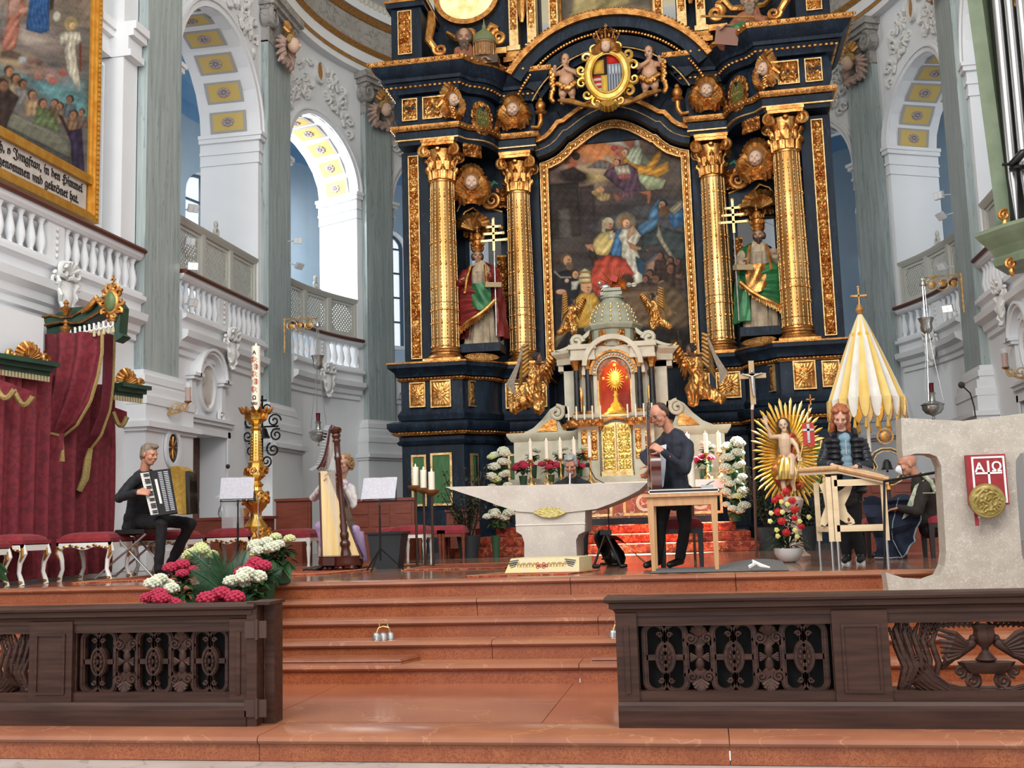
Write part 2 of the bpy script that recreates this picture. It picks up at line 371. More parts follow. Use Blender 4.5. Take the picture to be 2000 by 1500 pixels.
    # pilasters
    for k,(a,b) in enumerate(PILS):
        if k==3: continue
        pl=T('trim_pilaster','x','x',W_((a+b)/2,.1,2.2)); del pl['label']; del pl['category']; pl['kind']='structure'
        P(sbox(a+.03,b-.03,.0,.15,2.75,9.75).map(W_),'shaft',scag,pl,smooth=False)
        bs=MB()
        for (o_,z0,z1) in ((.05,2.72,2.8),(.09,2.62,2.72),(.07,2.56,2.62),(.13,2.42,2.56),(.17,2.3,2.42)):
            bs.merge(sbox(a-o_,b+o_,0,.15+o_,z0,z1))
        P(bs.map(W_),'base_moulding',white,pl,smooth=False)
        pd=MB(); pd.merge(sbox(a-.16,b+.16,0,.3,0,1.92)).merge(sbox(a-.2,b+.2,0,.34,1.92,1.97)).merge(sbox(a-.24,b+.24,0,.4,1.97,2.05)).merge(sbox(a-.16,b+.16,0,.3,2.05,2.3)).merge(sbox(a-.2,b+.2,0,.36,0,.25))
        P(pd.map(W_),'pedestal',white,pl,smooth=False)
        c=(a+b)/2; hw=(b-a)/2; cpm=MB()
        cpm.merge(sbox(a+.03,b-.03,0,.17,9.72,10.35)).merge(sbox(a-.1,b+.1,0,.32,10.42,10.52)).merge(sbox(a-.16,b+.16,0,.38,10.52,10.66)).merge(sbox(a-.05,b+.05,0,.25,10.35,10.42))
        for sg in (-1,1):
            sp=sprl(c+sg*hw*.85,10.2,.21,.03,PI/2 if sg>0 else PI/2,-sg*1.6,26)
            cpm.tube([(x,.25,z) for x,z in sp],[.05*(1-.5*i/26) for i in range(27)],6); cpm.merge(MB().lathe([(.2,-.1),(.2,.1)],n=14).xf(Matrix.Translation((c+sg*hw*.85,.15,10.2))@Matrix.Rotation(PI/2,4,'X')))
        P(cpm.map(W_),'capital',greym,pl)
        # cherub head with shell and wings under the capital
        ch=MB(); ch.sph((c,.44,9.85),(.13,.13,.15),12,9)
        for sg in (-1,1): ch.sph((c+sg*.055,.55,9.88),(.02,.02,.015),6,4)
        ch.sph((c,.57,9.83),(.02,.03,.03),6,4)
        P(ch.map(W_),'cherub_face',mat('cherub_skin','dcb9a0',rough=.6),pl)
        hr=MB()
        for q in range(16):
            aa=PI*q/15; hr.sph((c+.14*math.cos(aa),.4,9.9+.12*math.sin(aa)),.055,7,5)
        P(hr.map(W_),'cherub_hair',mat('cherub_hair','a88c58',rough=.8),pl)
        wg=MB()
        for sg in (-1,1):
            for q in range(7):
                aa=-.9+q*.42; wg.tube([(c+sg*(.1),.28,9.78),(c+sg*(.1+.17*math.cos(aa)),.33,9.78+.17*math.sin(aa)-.03),(c+sg*(.1+.32*math.cos(aa)),.24,9.78+.34*math.sin(aa)-.1)],[.03,.06,.02],6)
        for q in range(9): wg.sph((c+(-.24+.06*q),.3,9.52-.03*math.sin(q*2)),(.06,.06,.09),6,4)
        P(wg.map(W_),'feather_wings',mat('aged_mauve','9c8078','c0a492',rough=.7,scale=12),pl)
        shl=MB()
        for q in range(7):
            aa=.5+q*.36; shl.tube([(c,.26,10.0),(c+.13*math.cos(aa),.38,10.0+.2*math.sin(aa)),(c+.2*math.cos(aa),.3,10.0+.34*math.sin(aa))],[.03,.05,.045],6)
        P(shl.map(W_),'shell',bronz,pl)
    # entablature
    def en(prof,name,m): ST(sprof(-16,10.2,prof,.25).map(W_),name,m)
    en([(0,10.66),(.2,10.66),(.2,10.8),(0,10.8)],'trim_architrave_lower',white)
    en([(.0,10.8),(.225,10.8),(.24,10.86),(.0,10.88)],'trim_gilt_bead',bronz)
    en([(0,10.88),(.23,10.88),(.23,11.12),(0,11.12)],'trim_architrave',white)
    en([(0,11.12),(.25,11.12),(.33,11.2),(.3,11.24),(0,11.24)],'trim_gilt_egg_band',bronz)
    en([(0,11.24),(.2,11.24),(.2,11.86),(0,11.86)],'trim_frieze',greym)
    en([(0,11.86),(.24,11.86),(.34,11.96),(0,11.98)],'trim_gilt_leaf_band',bronz)
    en([(0,11.98),(.36,11.98),(.4,12.12),(0,12.12)],'trim_bed_mould',white)
    en([(0,12.3),(.75,12.3),(.85,12.45),(.9,12.6),(0,12.65)],'trim_cornice',white)
    dn=MB(); s=-12
    while s<9.5: dn.sph((s,.42,12.21),(.055,.07,.09),6,5); s+=.16
    P(dn.map(W_),'dentil',mat('dentil_cream','cfc6b2',rough=.7),bpy.data.objects['wall_'+sn],kind='stuff')
    # drum/vault
    va=MB()
    for q in range(10):
        a0,a1=PI/2*q/10,PI/2*(q+1)/10
        va.merge(sprof(-9,10.13,[((1-math.cos(a0))*6.3,12.6+math.sin(a0)*5),((1-math.cos(a1))*6.3,12.6+math.sin(a1)*5)],.5))
    ST(va.map(W_),'ceiling_vault_'+sn,mat('vault_cream','e6dcc3',rough=.9))
# floors & steps
D0=9.73; TR=.305; LN=2.08
def slabs(name,x0,x1,y0,y1,z0,z1,m,par,cuts,gap=.004):
    xs=[x0]+cuts+[x1]
    for a,b in zip(xs,xs[1:]): P(MB().bx(a+gap,b-gap,y0,y1,z0,z1),name,m,par,smooth=False)
cf=ST(MB().bx(-6.45,6.45,D0+.1,26,-.15,-.004),'floor',flo1)
nf=ST(MB().bx(-9,9,-4,6.6,-1.0,-.906),'floor_nave',greyf,smooth=False)
for i in range(6):
    for j in range(5):
        x=-4.5+i*1.5; y=5.0-j*1.0
        P(MB().bx(x+.004,x+1.496,y+.004,y+.996+.2*(j==0),-.91,-.9),'floor_slab',greyf,nf,smooth=False)
nos=lambda z:[(0,z-.055),(.02,z-.055),(.045,z-.045),(.055,z-.028),(.05,z-.01),(.035,z),(-.3,z)]
YF=D0-4*TR-LN
steps=[(D0,0,[-3.1,.2,1.66,4.2]),(D0-TR,-.15,[-3.4,-.6,2.9]),(D0-2*TR,-.3,[-2.4,.5,2.4]),(D0-3*TR,-.45,[-3.2,-.35,3.1]),(D0-4*TR,-.6,[-2.8,.4,2.7]),(YF,-.75,[-1.35,1.5,3.95])]
stair=ST(MB().bx(-6.45,6.45,D0+.1,D0+.5,-.9,-.06),'floor_steps_core',redm)
for (y,z,cuts) in steps:
    xs=[-6.45]+cuts+[6.45]
    for a,b in zip(xs,xs[1:]):
        t=MB().sweep([(a+.003,y+.05),(b-.003,y+.05)],[(-.4 if z<0 else -.25,z-.055)]+[(o,q) for o,q in nos(z)][:-1]+[(-.4 if z<0 else -.25,z)])
        P(t,'step_tread',redt,stair)
        P(MB().bx(a+.003,b-.003,y+.03,y+.06,z-.152,z-.05),'step_riser',redr,stair,smooth=False)
ld=ST(MB().bx(-6.45,6.45,YF+.4,D0-4*TR+.1,-.9,-.757),'floor_landing',redt,smooth=False)
for a,b in ((-6.45,-3.6),(-3.6,-1.55),(-1.55,.35),(.35,2.0),(2.0,3.9),(3.9,6.45)):
    for c_,d_ in ((YF+.462,YF+1.25),(YF+1.25,D0-4*TR+.06)): P(MB().bx(a+.003,b-.003,c_+.003,d_-.003,-.76,-.75),'floor_slab',redt if (a+c_)%1>.3 else mat('red_marble_slab','a05f42','92543c',rough=.16,scale=2,detail=6,vein='a8684c',vscale=1.2,vw=.006),ld,smooth=False)
fid=cf
for i in range(-14,15):
    for j in range(8):
        x=i*.45; y=D0+.3+j*.62
        if abs(x)>6: continue
        P(MB().bx(x+.003,x+.447,y+.003,y+.617,-.01,0),'floor_tile',flo1 if (i+j)%2 else flo2,fid,smooth=False)
P(MB().bx(-6.3,6.3,D0+.3+8*.62,26,-.01,0),'floor_tile_field',flo1,fid,smooth=False,kind='stuff')
# ---------- gallery balustrades, lattice screens
bp=MB().lathe([(r*.95,z) for r,z in blp],n=10)
BALP=None
def quadlat(s0,s1,z0,z1,n,sp=.09,w_=.017,cut=.09):
    mb=MB(); W=s1-s0; Hh=z1-z0; R=W+Hh
    for sg in (1,-1):
        k=int(R/sp)+1
        for i in range(-1,k+1):
            c=i*sp
            # line u*1 + sg*v = c in local (u in 0..W, v in 0..Hh)
            pts=[]
            if sg==1: a=(c,0) if c<=W else (W,c-W); b=(0,c) if c<=Hh else (c-Hh,Hh)
            else:
                cc=c-Hh; a=(cc,0) if cc>=0 else (0,-cc); b=(W,W-cc) if W-cc<=Hh else (cc+Hh,Hh)
            a=Vector(a);b=Vector(b); d=b-a
            if d.length<.06 or a.x>W+.001 or b.x>W+.001 or a.x<-.001 or b.x<-.001: continue
            t=d.normalized(); q=Vector((-t.y,t.x))*w_; e=.005*sg
            vs=[(s0+p.x,n+e+dn_,z0+p.y) for dn_ in (0,.008) for p in (a-q,b-q,b+q,a+q)]
            mb.add(vs,[(0,1,2,3),(7,6,5,4),(0,4,5,1),(2,6,7,3)])
    return mb
def cartouche(s,n,z,k=1.0):
    mb=MB()
    def f(x,y,nn): return (s+x*k,n+nn*k,z+y*k)
    out=[(-.2,.16),(-.12,.2),(0,.16),(.12,.2),(.2,.16),(.17,.02),(.13,-.14),(.06,-.27),(0,-.33),(-.06,-.27),(-.13,-.14),(-.17,.02)]
    mb.grid(lambda u,v:f(.15*(2*u-1)*(1-.55*v**2),.14-.42*v,.06+.07*(1-(2*u-1)**2)*(1-(2*v-1)**2)),9,9)
    for i in range(len(out)):
        a,b=out[i],out[(i+1)%len(out)]; mb.tube([f(a[0],a[1],.06),f((a[0]+b[0])/2*1.06,(a[1]+b[1])/2*1.06,.09),f(b[0],b[1],.06)],[.022*k,.035*k,.022*k],6)
    for sg in (-1,1):
        mb.tube([f(sg*(.12)+x,.24+y,.1) for x,y in sprl(0,0,.1,.02,PI/2,-sg*1.3,16)],[.035*k*(1-.5*i/16) for i in range(17)],6)
        mb.tube([f(sg*(.25)+x,.12+y,.06) for x,y in sprl(0,0,.09,.02,PI/2,sg*1.2,16)],[.03*k*(1-.5*i/16) for i in range(17)],6)
    for q in range(5): a=.5+q*.53; mb.tube([f(0,.22,.08),f(.16*math.cos(a),.22+.16*math.sin(a),.13)],[.02*k,.035*k],6)
    return mb
for side,W_,sn in ((-1,WL,'left'),(1,WR,'right')):
    for k,(s0,s1) in enumerate(BAYS):
        if k==3: continue
        wh=['nearest the camera','middle bay','curved bay beside the high altar'][k]
        c=(s0+s1)/2; hw=.17
        g=T('gallery_balustrade','white stucco balustrade of the %s gallery, %s'%(sn,wh),'balustrade',W_(c,.05,3.84),group=None)
        P(MB().merge(sprof(s0,s1,[(-.12,3.84),(.14,3.84),(.14,3.9),(-.12,3.9)])).map(W_),'base_rail',white,g,smooth=False)
        P(MB().merge(sprof(s0,s1,[(-.1,4.38),(.1,4.38),(.14,4.42),(.16,4.47),(-.12,4.47)])).map(W_),'top_rail',white,g,smooth=False)
        P(MB().merge(sprof(s0,s1,[(-.14,4.47),(.19,4.47),(.21,4.5),(.19,4.535),(-.14,4.535)])).map(W_),'handrail',dred,g)
        P(MB().merge(sbox(c-hw,c+hw,-.09,.07,3.9,4.38)).map(W_),'pier_panel',white,g,smooth=False)
        pr_=MB()
        for q in range(5): pr_.sph((c,.085,3.97+q*.085),(.028,.02,.03),8,5)
        P(pr_.map(W_),'stucco_drop',offwh,g)
        P(cartouche(c,.16,3.5,1.0).map(W_),'cartouche',offwh,g)
        for a,b in ((s0,c-hw),(c+hw,s1)):
            m=int((b-a)/.2); 
            for q in range(m):
                s=a+(q+.5)*(b-a)/m; x,y,z=W_(s,.03,3.89)
                if BALP is None:
                    BALP=P(MB().merge(bp,Matrix.Translation((x,y,z))),'baluster',white,g); BL0=Vector((x,y,z))-rootloc(g)
                else:
                    o=BALP.copy(); COL.objects.link(o); o.parent=g; 
                    o.location=Vector((x,y,z))-rootloc(g)-BL0
        # oval niche under the gallery with hood
        if k in (1,):
            nm=T('memorial_niche','white oval niche with arched hood above the doorway on the %s'%sn,'niche',W_(-3.35,.06,2.4))
            NX=-3.4 if side<0 else -3.3
            ov=[(NX+.30*math.cos(2*PI*q/28),2.82+.4*math.sin(2*PI*q/28)) for q in range(28)]; oi=[(NX+.25*math.cos(2*PI*q/28),2.82+.35*math.sin(2*PI*q/28)) for q in range(28)]
            P(MB().ring(ov,oi,0,.07).map(W_),'oval_frame',white,nm)
            P(MB().prism(oi,0,.02).map(W_),'marble_oval',mat('pale_marble','d8d2cb','c9bfb4',rough=.4,vein='a08b80',vscale=4,vw=.02),nm)
            hd=MB(); 
            for rr,nn in ((.42,.14),(.47,.18)):
                hd.ring([(NX+(rr+.045)*math.cos(PI*q/16),2.93+(rr+.045)*math.sin(PI*q/16)) for q in range(17)],[(NX+rr*math.cos(PI*q/16),2.93+rr*math.sin(PI*q/16)) for q in range(17)],0,nn,closed=False)
            for sg in (-1,1):
                a_,b_=sorted((NX+sg*.4,NX+sg*.66)); hd.bx(a_,b_,0,.14,2.88,2.93); hd.bx(a_-.02,b_+.02,0,.18,2.93,2.98); hd.bx(a_+.05,b_-.07,0,.08,2.45,2.88)
                hd.tube([(NX+sg*.5+x,.05,2.38+y) for x,y in sprl(0,0,.11,.03,PI/2,sg*1.2,14)],[.03]*15,6)
            P(hd.map(W_),'hood_moulding',white,nm)
            P(MB().merge(sbox(-4.15,-2.42,0,.1,2.28,2.33)).merge(sbox(-4.1,-2.47,0,.06,2.22,2.28)).map(W_),'ledge',white,nm,smooth=False)
        if (side<0 and k>0) or (side>0):
            sc_=T('lattice_screen','cream lattice screen on the %s gallery, %s'%(sn,wh),'screen',W_(c,-.12,4.54))
            npan=3 if k else 3; L=(s1-s0); crest=lambda s: 5.42+ (.0)
            P(sprof(s0,s1,[(-.16,5.34),(-.04,5.34),(-.0,5.4),(.02,5.44),(-.16,5.44)]).map(W_),'top_moulding',mat('screen_cream','c2c2b9',rough=.6),sc_,smooth=False)
            crm=MATS['screen_cream']; P(sprof(s0,s1,[(-.15,4.54),(-.05,4.54),(-.05,4.64),(-.15,4.64)]).map(W_),'bottom_moulding',crm,sc_,smooth=False)
            for q in range(npan+1):
                s=s0+L*q/npan; a_=max(s0,s-.06); b_=min(s1,s+.06); P(MB().bx(a_,b_,-.16,-.03,4.6,5.36).map(W_),'post',crm,sc_,smooth=False)
            for q in range(npan):
                a_=s0+L*q/npan+.06; b_=s0+L*(q+1)/npan-.06
                fr=MB().ring([(a_,4.62),(b_,4.62),(b_,5.35),(a_,5.35),(a_,4.62)],[(a_+.06,4.7),(b_-.06,4.7),(b_-.06,5.28),(a_+.06,5.28),(a_+.06,4.7)],-.12,-.07,closed=False)
                for (x,z) in ((a_+.06,4.7),(b_-.06,4.7),(b_-.06,5.28),(a_+.06,5.28)):
                    sx=1 if x<(a_+b_)/2 else -1; sz=1 if z<5 else -1; fr.prism([(x,z),(x+sx*.12,z),(x,z+sz*.12)],-.12,-.08)
                p=P(fr.map(W_),'lattice_frame',crm,sc_,smooth=False)
                P(quadlat(a_+.05,b_-.05,4.69,5.29,-.1).map(W_),'lattice',crm,p,smooth=False,kind='stuff')
            cx=(s0+s1)/2 ; fn=MB().tube([(cx+x*1,-.08,5.5+y) for x,y in sprl(0,.04,.1,.03,-PI/2,1.2,16)],[.03]*17,6).sph((cx,-.08,5.68),(.05,.04,.07),8,6).bx(cx-.12,cx+.12,-.14,-.02,5.43,5.47)
            P(fn.map(W_),'shell_finial',crm,sc_)
    # P1 impost entablature + stuccoed strip
    for (n_,z0,z1) in ((.12,7.3,7.4),(.08,7.4,7.6),(.16,7.6,7.7),(.2,7.7,7.82)):
        ST(MB().merge(sbox(-6.4,-6.0,-.35,n_-.3,z0,z1)).merge(sbox(-6.04,-5.66,-.35,n_,z0,z1)).map(W_),'trim_impost_cornice',white)
    ST(sbox(-6.02,-5.62,-.35,.0,3.7,EZ).map(W_),'wall_pier_'+sn,white)
    st=MB(); z=5.0
    ST(MB().ring([(-6.38,4.75),(-6.06,4.75),(-6.06,7.2),(-6.38,7.2),(-6.38,4.75)],[(-6.35,4.8),(-6.09,4.8),(-6.09,7.15),(-6.35,7.15),(-6.35,4.8)],-.35,-.27,closed=False).map(W_),'trim_strip_frame',white)
    while z<7.0:
        st.sph((-6.22+.02*math.sin(z*9),-.33,z),(.05,.02,.03+.03*abs(math.sin(z*5))),7,5); st.tube([(-6.22,-.33,z),(-6.22+.07*math.sin(z*13),-.31,z+.08)],.015,5); z+=.095
    P(st.map(W_),'stucco_garland',offwh,bpy.data.objects['wall_'+sn],kind='stuff')
    # spandrel stucco
    for k in (1,2,3):
        s0,s1=BAYS[k]; c=(s0+s1)/2; r=(s1-s0)/2; sp=MB(); rr=random.Random(k)
        for q in range(60):
            sg=rr.choice((-1,1)); x=c+sg*rr.uniform(.25,r*.92); zmin=7.85+r*1.18*math.sqrt(max(0,1-((x-c)/(r*1.18))**2))+.12
            if zmin>EZ-.1: continue
            z=rr.uniform(zmin,min(EZ-.08,zmin+.85)); a=rr.uniform(0,6.3)
            sp.tube([(x+dx,.02+.03*math.sin(i),z+dz) for i,(dx,dz) in enumerate(sprl(0,0,.11,.03,a,sg*1.0,7))],[.035,.04,.04,.035,.03,.028,.025,.02],5)
        P(sp.map(W_),'stucco_scrollwork',offwh,bpy.data.objects['wall_'+sn+'_arcade'],kind='stuff')
        P(MB().ring([(c+.17*math.cos(2*PI*q/20),10.2+.26*math.sin(2*PI*q/20)) for q in range(20)],[(c+.12*math.cos(2*PI*q/20),10.2+.2*math.sin(2*PI*q/20)) for q in range(20)],0,.1).map(W_),'medallion_frame',offwh,bpy.data.objects['wall_'+sn+'_arcade'])
        P(MB().prism([(c+.12*math.cos(2*PI*q/20),10.2+.2*math.sin(2*PI*q/20)) for q in range(20)],0,.06).map(W_),'medallion',bronz,bpy.data.objects['wall_'+sn+'_arcade'])
# ---------- painted canvases
def project(V):
    D=V-np.array([CX,0,H]); z=D@np.array(_f); return np.stack([1000+F*(D@np.array(_R))/z,750-F*(D@np.array(_U))/z],1)
class Paint:
    def __init__(s,V,base): s.p=project(V); s.c=np.tile(np.array(S(base)),(len(V),1)); s.n=rng.random(8)*6
    def _b(s,m,col,fold,fa,sh=None):
        c=np.array(S(col))[None,:]*np.ones((len(m),1))
        if sh is not None: c[:,:3]*=sh[:,None]
        if fold:
            x,y=s.p[:,0],s.p[:,1]; t=np.sin((x*math.cos(fa)+y*math.sin(fa)+2.2*np.sin(y*.11+x*.07))*fold)*.2+np.sin(x*.23+y*.31)*.1
            c[:,:3]*=(1+t)[:,None]
        s.c=s.c*(1-m[:,None])+np.clip(c,0,1)*m[:,None]
    def e(s,x,y,rx,ry,col,a=0,soft=.25,fold=0,fa=0,op=1):
        dx=s.p[:,0]-x; dy=s.p[:,1]-y; ca,sa=math.cos(a),math.sin(a); u=(dx*ca+dy*sa)/rx; v=(-dx*sa+dy*ca)/ry
        r=np.sqrt(u*u+v*v); s._b(op*np.clip((1+soft/2-r)/soft,0,1),col,fold,fa,1.12-.45*np.clip(u*.5+v*.6+.3,0,1)**2); return s
    def g(s,pts,col,soft=1.5,fold=0,fa=0,op=1):
        x,y=s.p[:,0],s.p[:,1]; ins=np.zeros(len(x),bool); d=np.full(len(x),1e9); n=len(pts)
        for i in range(n):
            x1,y1=pts[i];x2,y2=pts[(i+1)%n]
            if y1!=y2: ins^=((y1>y)!=(y2>y))&(x<(x2-x1)*(y-y1)/(y2-y1)+x1)
            L=max((x2-x1)**2+(y2-y1)**2,1e-6); t=np.clip(((x-x1)*(x2-x1)+(y-y1)*(y2-y1))/L,0,1); d=np.minimum(d,np.hypot(x-x1-t*(x2-x1),y-y1-t*(y2-y1)))
        sd=np.where(ins,-d,d); k=np.clip(-sd/7,0,1); s._b(op*np.clip(.5-sd/soft,0,1),col,fold,fa,.62+.5*k+.1*np.sin(x*.35+y*.2)*k); return s
    def fin(s,a=.14):
        x,y=s.p[:,0],s.p[:,1]; t=np.zeros(len(x))
        for i in range(9): f=.05*1.55**i; g=s.n[i%8]; t+=np.sin(x*f*math.cos(g)+y*f*math.sin(g)+g*3+2*np.sin(y*f*.7+g))/(1+.25*i)
        s.c[:,:3]*=np.clip(1+a*t,.4,1.7)[:,None]*.92; return s.c
    def head(s,x,y,r,skin='c79a78',hair='4a372c',d=1):
        s.e(x,y-r*.25,r*1.1,r*1.15,hair); s.e(x+d*r*.25,y+r*.1,r*.8,r,skin); s.e(x+d*r*.45,y-r*.05,r*.3,r*.12,'6b4636'); s.e(x+d*r*.4,y+r*.5,r*.28,r*.1,'8a4d40'); return s
def canvas(fn,nu,nv): 
    mb=MB().grid(fn,nu,nv); return mb,np.array(mb.v)
oil=mat('oil_paint','ffffff',vcol=True,rough=.75,spec=.15)
fw='b8842e'
pf=mat('painting_frame_gold','c98f36','d9a84e',rough=.4,metal=.6,scale=8)
# left wall painting (plane X=-6.62)
XP=-6.66
lp=T('framed_painting','large gold framed painting of figures in clouds hanging above the left balustrade','painting',(XP,11.2,4.72))
mb,V=canvas(lambda u,v:(XP+.02,9.2+3.72*u,5.36+5.2*v),200,280)
A=Paint(V,'6f6a66')
A.g([(-500,-900),(200,-900),(200,60),(0,40),(-500,0)],'8a7a6c',60); A.g([(-300,0),(0,95),(60,120),(170,160),(170,240),(0,140),(-300,60)],'6f8a8c',25).g([(60,150),(170,190),(170,235),(90,190)],'6d9a9c',12)
A.e(80,140,50,14,'9c7f76',.3,.8).e(20,115,60,20,'a08c72',.3,.9).e(85,80,52,30,'8f8078',.3,.6).e(70,70,34,20,'a89b8e',.3,.7).e(112,20,40,30,'85786a',0,.8).e(150,110,30,22,'77695c',0,.8)
A.g([(0,100),(20,95),(40,105),(60,125),(38,118),(0,112)],'5b4a40',8)
A.g([(66,-60),(98,-60),(96,60),(80,66),(50,58)],'3a5f92',3,.9,0).g([(50,56),(76,58),(105,70),(90,62)],'4f7cab',3).g([(97,-60),(110,-60),(104,18),(97,20)],'4c4238',3)
A.g([(16,-10),(46,-5),(52,30),(38,34),(38,60),(30,95),(5,100),(2,70),(14,45),(16,20)],'a9705f',3,.5,.6).e(28,10,10,22,'b08a7a',.2).g([(2,10),(7,10),(9,72),(6,75)],'8d8a88',2).e(47,20,9,5,'c79a80',-.4)
A.g([(122,62),(155,62),(160,80),(148,90),(150,120),(157,165),(155,178),(146,165),(132,140),(126,100),(130,85),(118,88),(112,72)],'c9c2ae',2,.7,0).head(139,50,7,'c7a184','6b4a2e').e(139,47,13,15,'c9b170',op=.35).e(111,32,7,10,'d6d3c4',op=.8).g([(150,18),(157,50),(153,56),(149,30)],'8f8a6a',2).g([(155,85),(159,85),(159,140),(155,140)],'8a4a3c',2)
for x,y,c in ((45,118,'9aa0a0'),(52,128,'84706a'),(60,118,'7c6258'),(75,120,'6e5750'),(75,150,'b07f70'),(98,152,'b8968a'),(103,158,'a8685a'),(122,142,'9c5f52')): A.e(x,y,9,7,c,.4,.6)
for x,y,r,cl in ((17,140,9,'6f6048'),(30,155,9,'a39478'),(44,165,8,'7f7c78'),(62,186,8,'a58a6a'),(83,203,8,'6f7f55'),(108,202,7,'6f5c4c'),(118,208,7,'8f7b66'),(137,195,7,'5f6a70'),(145,225,8,'8e6f56'),(160,220,6,'6a5a50')):
    A.g([(x-r*1.6,y+r*.8),(x+r*1.6,y+r*1.2),(x+r*2,y+r*5),(x-r*1.8,y+r*5)],cl,4,.6,.3).head(x,y,r,'9c7358','43352c',1 if x<90 else -1)
A.g([(20,215),(135,275),(140,300),(135,325),(0,250),(0,215)],'6e6e60',3).g([(0,238),(138,308),(138,330),(0,262)],'4f504c',4).g([(25,222),(90,250),(120,268),(120,272),(80,256),(25,228)],'8c8a78',3)
A.g([(70,228),(95,215),(112,235),(118,262),(95,250),(62,242)],'6c7a56',3,.5,.5).g([(0,150),(20,175),(38,190),(24,220),(10,255),(0,255),(-60,240),(-60,160)],'3f3330',4,.3).head(5,168,11,'7c5b48','2f2723').g([(120,228),(135,255),(160,250),(166,345),(140,330),(138,280)],'3a3348',3,.4).g([(112,222),(122,226),(138,262),(130,258)],'4a3a34',3)
P(mb,'canvas',oil,lp,col=A.fin())
fr=MB()
def lframe(y0,y1,z0,z1,wd,d,mb):
    mb.ring([(y0,z0),(y1,z0),(y1,z1),(y0,z1)],[(y0+wd,z0+wd),(y1-wd,z0+wd),(y1-wd,z1-wd),(y0+wd,z1-wd)],XP,XP+d,'x')
lframe(9.0,13.07,4.72,10.7,.09,.12,fr); lframe(9.07,13.0,4.79,10.63,.05,.09,fr); lframe(9.12,12.96,4.83,10.58,.04,.05,fr); fr.bx(XP,XP+.09,9.1,12.96,5.24,5.36)
P(fr,'frame',pf,lp,smooth=False)
bd=MB(); z=4.8
while z<10.6: bd.sph((XP+.12,13.03,z),(.02,.03,.035),6,4); z+=.07
P(bd,'carved_edge',pf,lp,kind='stuff')
P(MB().bx(XP,XP+.03,9.1,12.9,4.83,5.25),'inscription_panel',mat('parchment','cfc5bb','beb3aa',rough=.7,scale=6),lp)
def text(s,name,m,size,M,par=None,ex=.004,align='LEFT',bold=0,sx=1):
    cu=bpy.data.curves.new(name,'FONT'); cu.body=s; cu.size=size; cu.extrude=ex; cu.align_x=align; cu.offset=bold; cu.resolution_u=3
    t=bpy.data.objects.new(name,cu); COL.objects.link(t); bpy.context.view_layer.update()
    me=bpy.data.meshes.new_from_object(t.evaluated_get(bpy.context.evaluated_depsgraph_get())); bpy.data.objects.remove(t)
    me.transform(M@Matrix.Diagonal((sx,1,1,1))); me.materials.clear(); me.materials.append(m); o=bpy.data.objects.new(name,me)
    if par is not None: me.transform(Matrix.Translation(-rootloc(par))); o.parent=par
    COL.objects.link(o); return o
def frak(s):
    o=''
    for ch in s:
        if 'a'<=ch<='z': o+=chr(0x1D51E+ord(ch)-97)
        elif ch=='J': o+=chr(0x1D50D)
        elif ch=='H': o+='\u210C'
        else: o+=ch
    return o
ink=mat('black_ink','241c1c',rough=.8)
MX=lambda y,z: Matrix(((0,0,1,XP+.035),(1,0,0,y),(0,1,0,z),(0,0,0,1)))
for s_,ye,z in (('für dich, o Jungfrau, in den Himmel',12.8,5.09),('aufgenommen und gekrönet hat.',12.72,4.915)):
    t=text(frak(s_.replace('ü','ü').replace('ö','ö')),'lettering',ink,.165,Matrix.Identity(4),None,.002,'RIGHT',.004,1.0)
    t.data.transform(MX(ye,z)); t.data.transform(Matrix.Translation(-rootloc(lp))); t.parent=lp
# ---------- high altar
HA=T('high_altar','towering navy and gold baroque high altar with twisted-band gilded columns','altar',(0,19.6,0))
def mir(mb): 
    t=MB(); t.v=[(-x,y,z) for x,y,z in mb.v]; t.f=[f[::-1] for f in mb.f]; return t
def both(mb,name,m,par=HA,smooth=True,kind=None):
    return P(mb,name,m,par,smooth,kind),P(mir(mb),name,m,par,smooth,kind)
def cc(p0,p1,n=7): # concave quarter between block corner and inner block
    (x0,y0),(x1,y1)=p0,p1; return [(x0+(x1-x0)*math.sin(PI/2*i/n),y0+(y1-y0)*(1-math.cos(PI/2*i/n))) for i in range(n+1)]
def hpath(xo,yf,xi,yi0,xj,yi,xk,yb=20.5):
    return [(xo,yb),(xo,yf),(xi,yf),(xi+.12,yf+.2)]+cc((xi+.2,yf+.28),(xj,yi+.12),6)[1:]+[(xj,yi),(xk,yi),(xk,yb)]
PL=hpath(-3.98,18.95,-2.82,0,-2.25,19.78,-1.35)
def lev(prof,name,m,path=PL,smooth=True): return both(MB().sweep(path,prof),name,m,smooth=smooth)
lev([(-.6,0),(.1,0),(.1,.3),(.05,.33),(.05,.75),(0,.8),(0,1.95),(-.6,1.95)],'lower_block',navy)
lev([(-.6,1.95),(.05,1.95),(.08,2.0),(.04,2.03),(.04,2.1),(-.6,2.1)],'lower_moulding',navy)
lev([(-.1,2.1),(.12,2.12),(.14,2.18),(-.1,2.19)],'lower_gilt_rib',goldd)
lev([(-.6,2.19),(.17,2.19),(.22,2.26),(.22,2.34),(.1,2.38),(-.6,2.4)],'lower_cornice',navy)
lev([(-.6,2.4),(.04,2.4),(.06,2.5),(0,2.6),(0,3.12),(-.6,3.12)],'pedestal',navy)
lev([(-.1,3.12),(.03,3.12),(.06,3.18),(-.1,3.2)],'pedestal_gilt_rib',goldd)
lev([(-.6,3.2),(.08,3.2),(.1,3.28),(.2,3.36),(.2,3.45),(-.6,3.47)],'pedestal_cornice',navy)
lev([(-.1,3.42),(.215,3.43),(.215,3.46),(-.1,3.475)],'pedestal_top_gilt_rib',goldd)
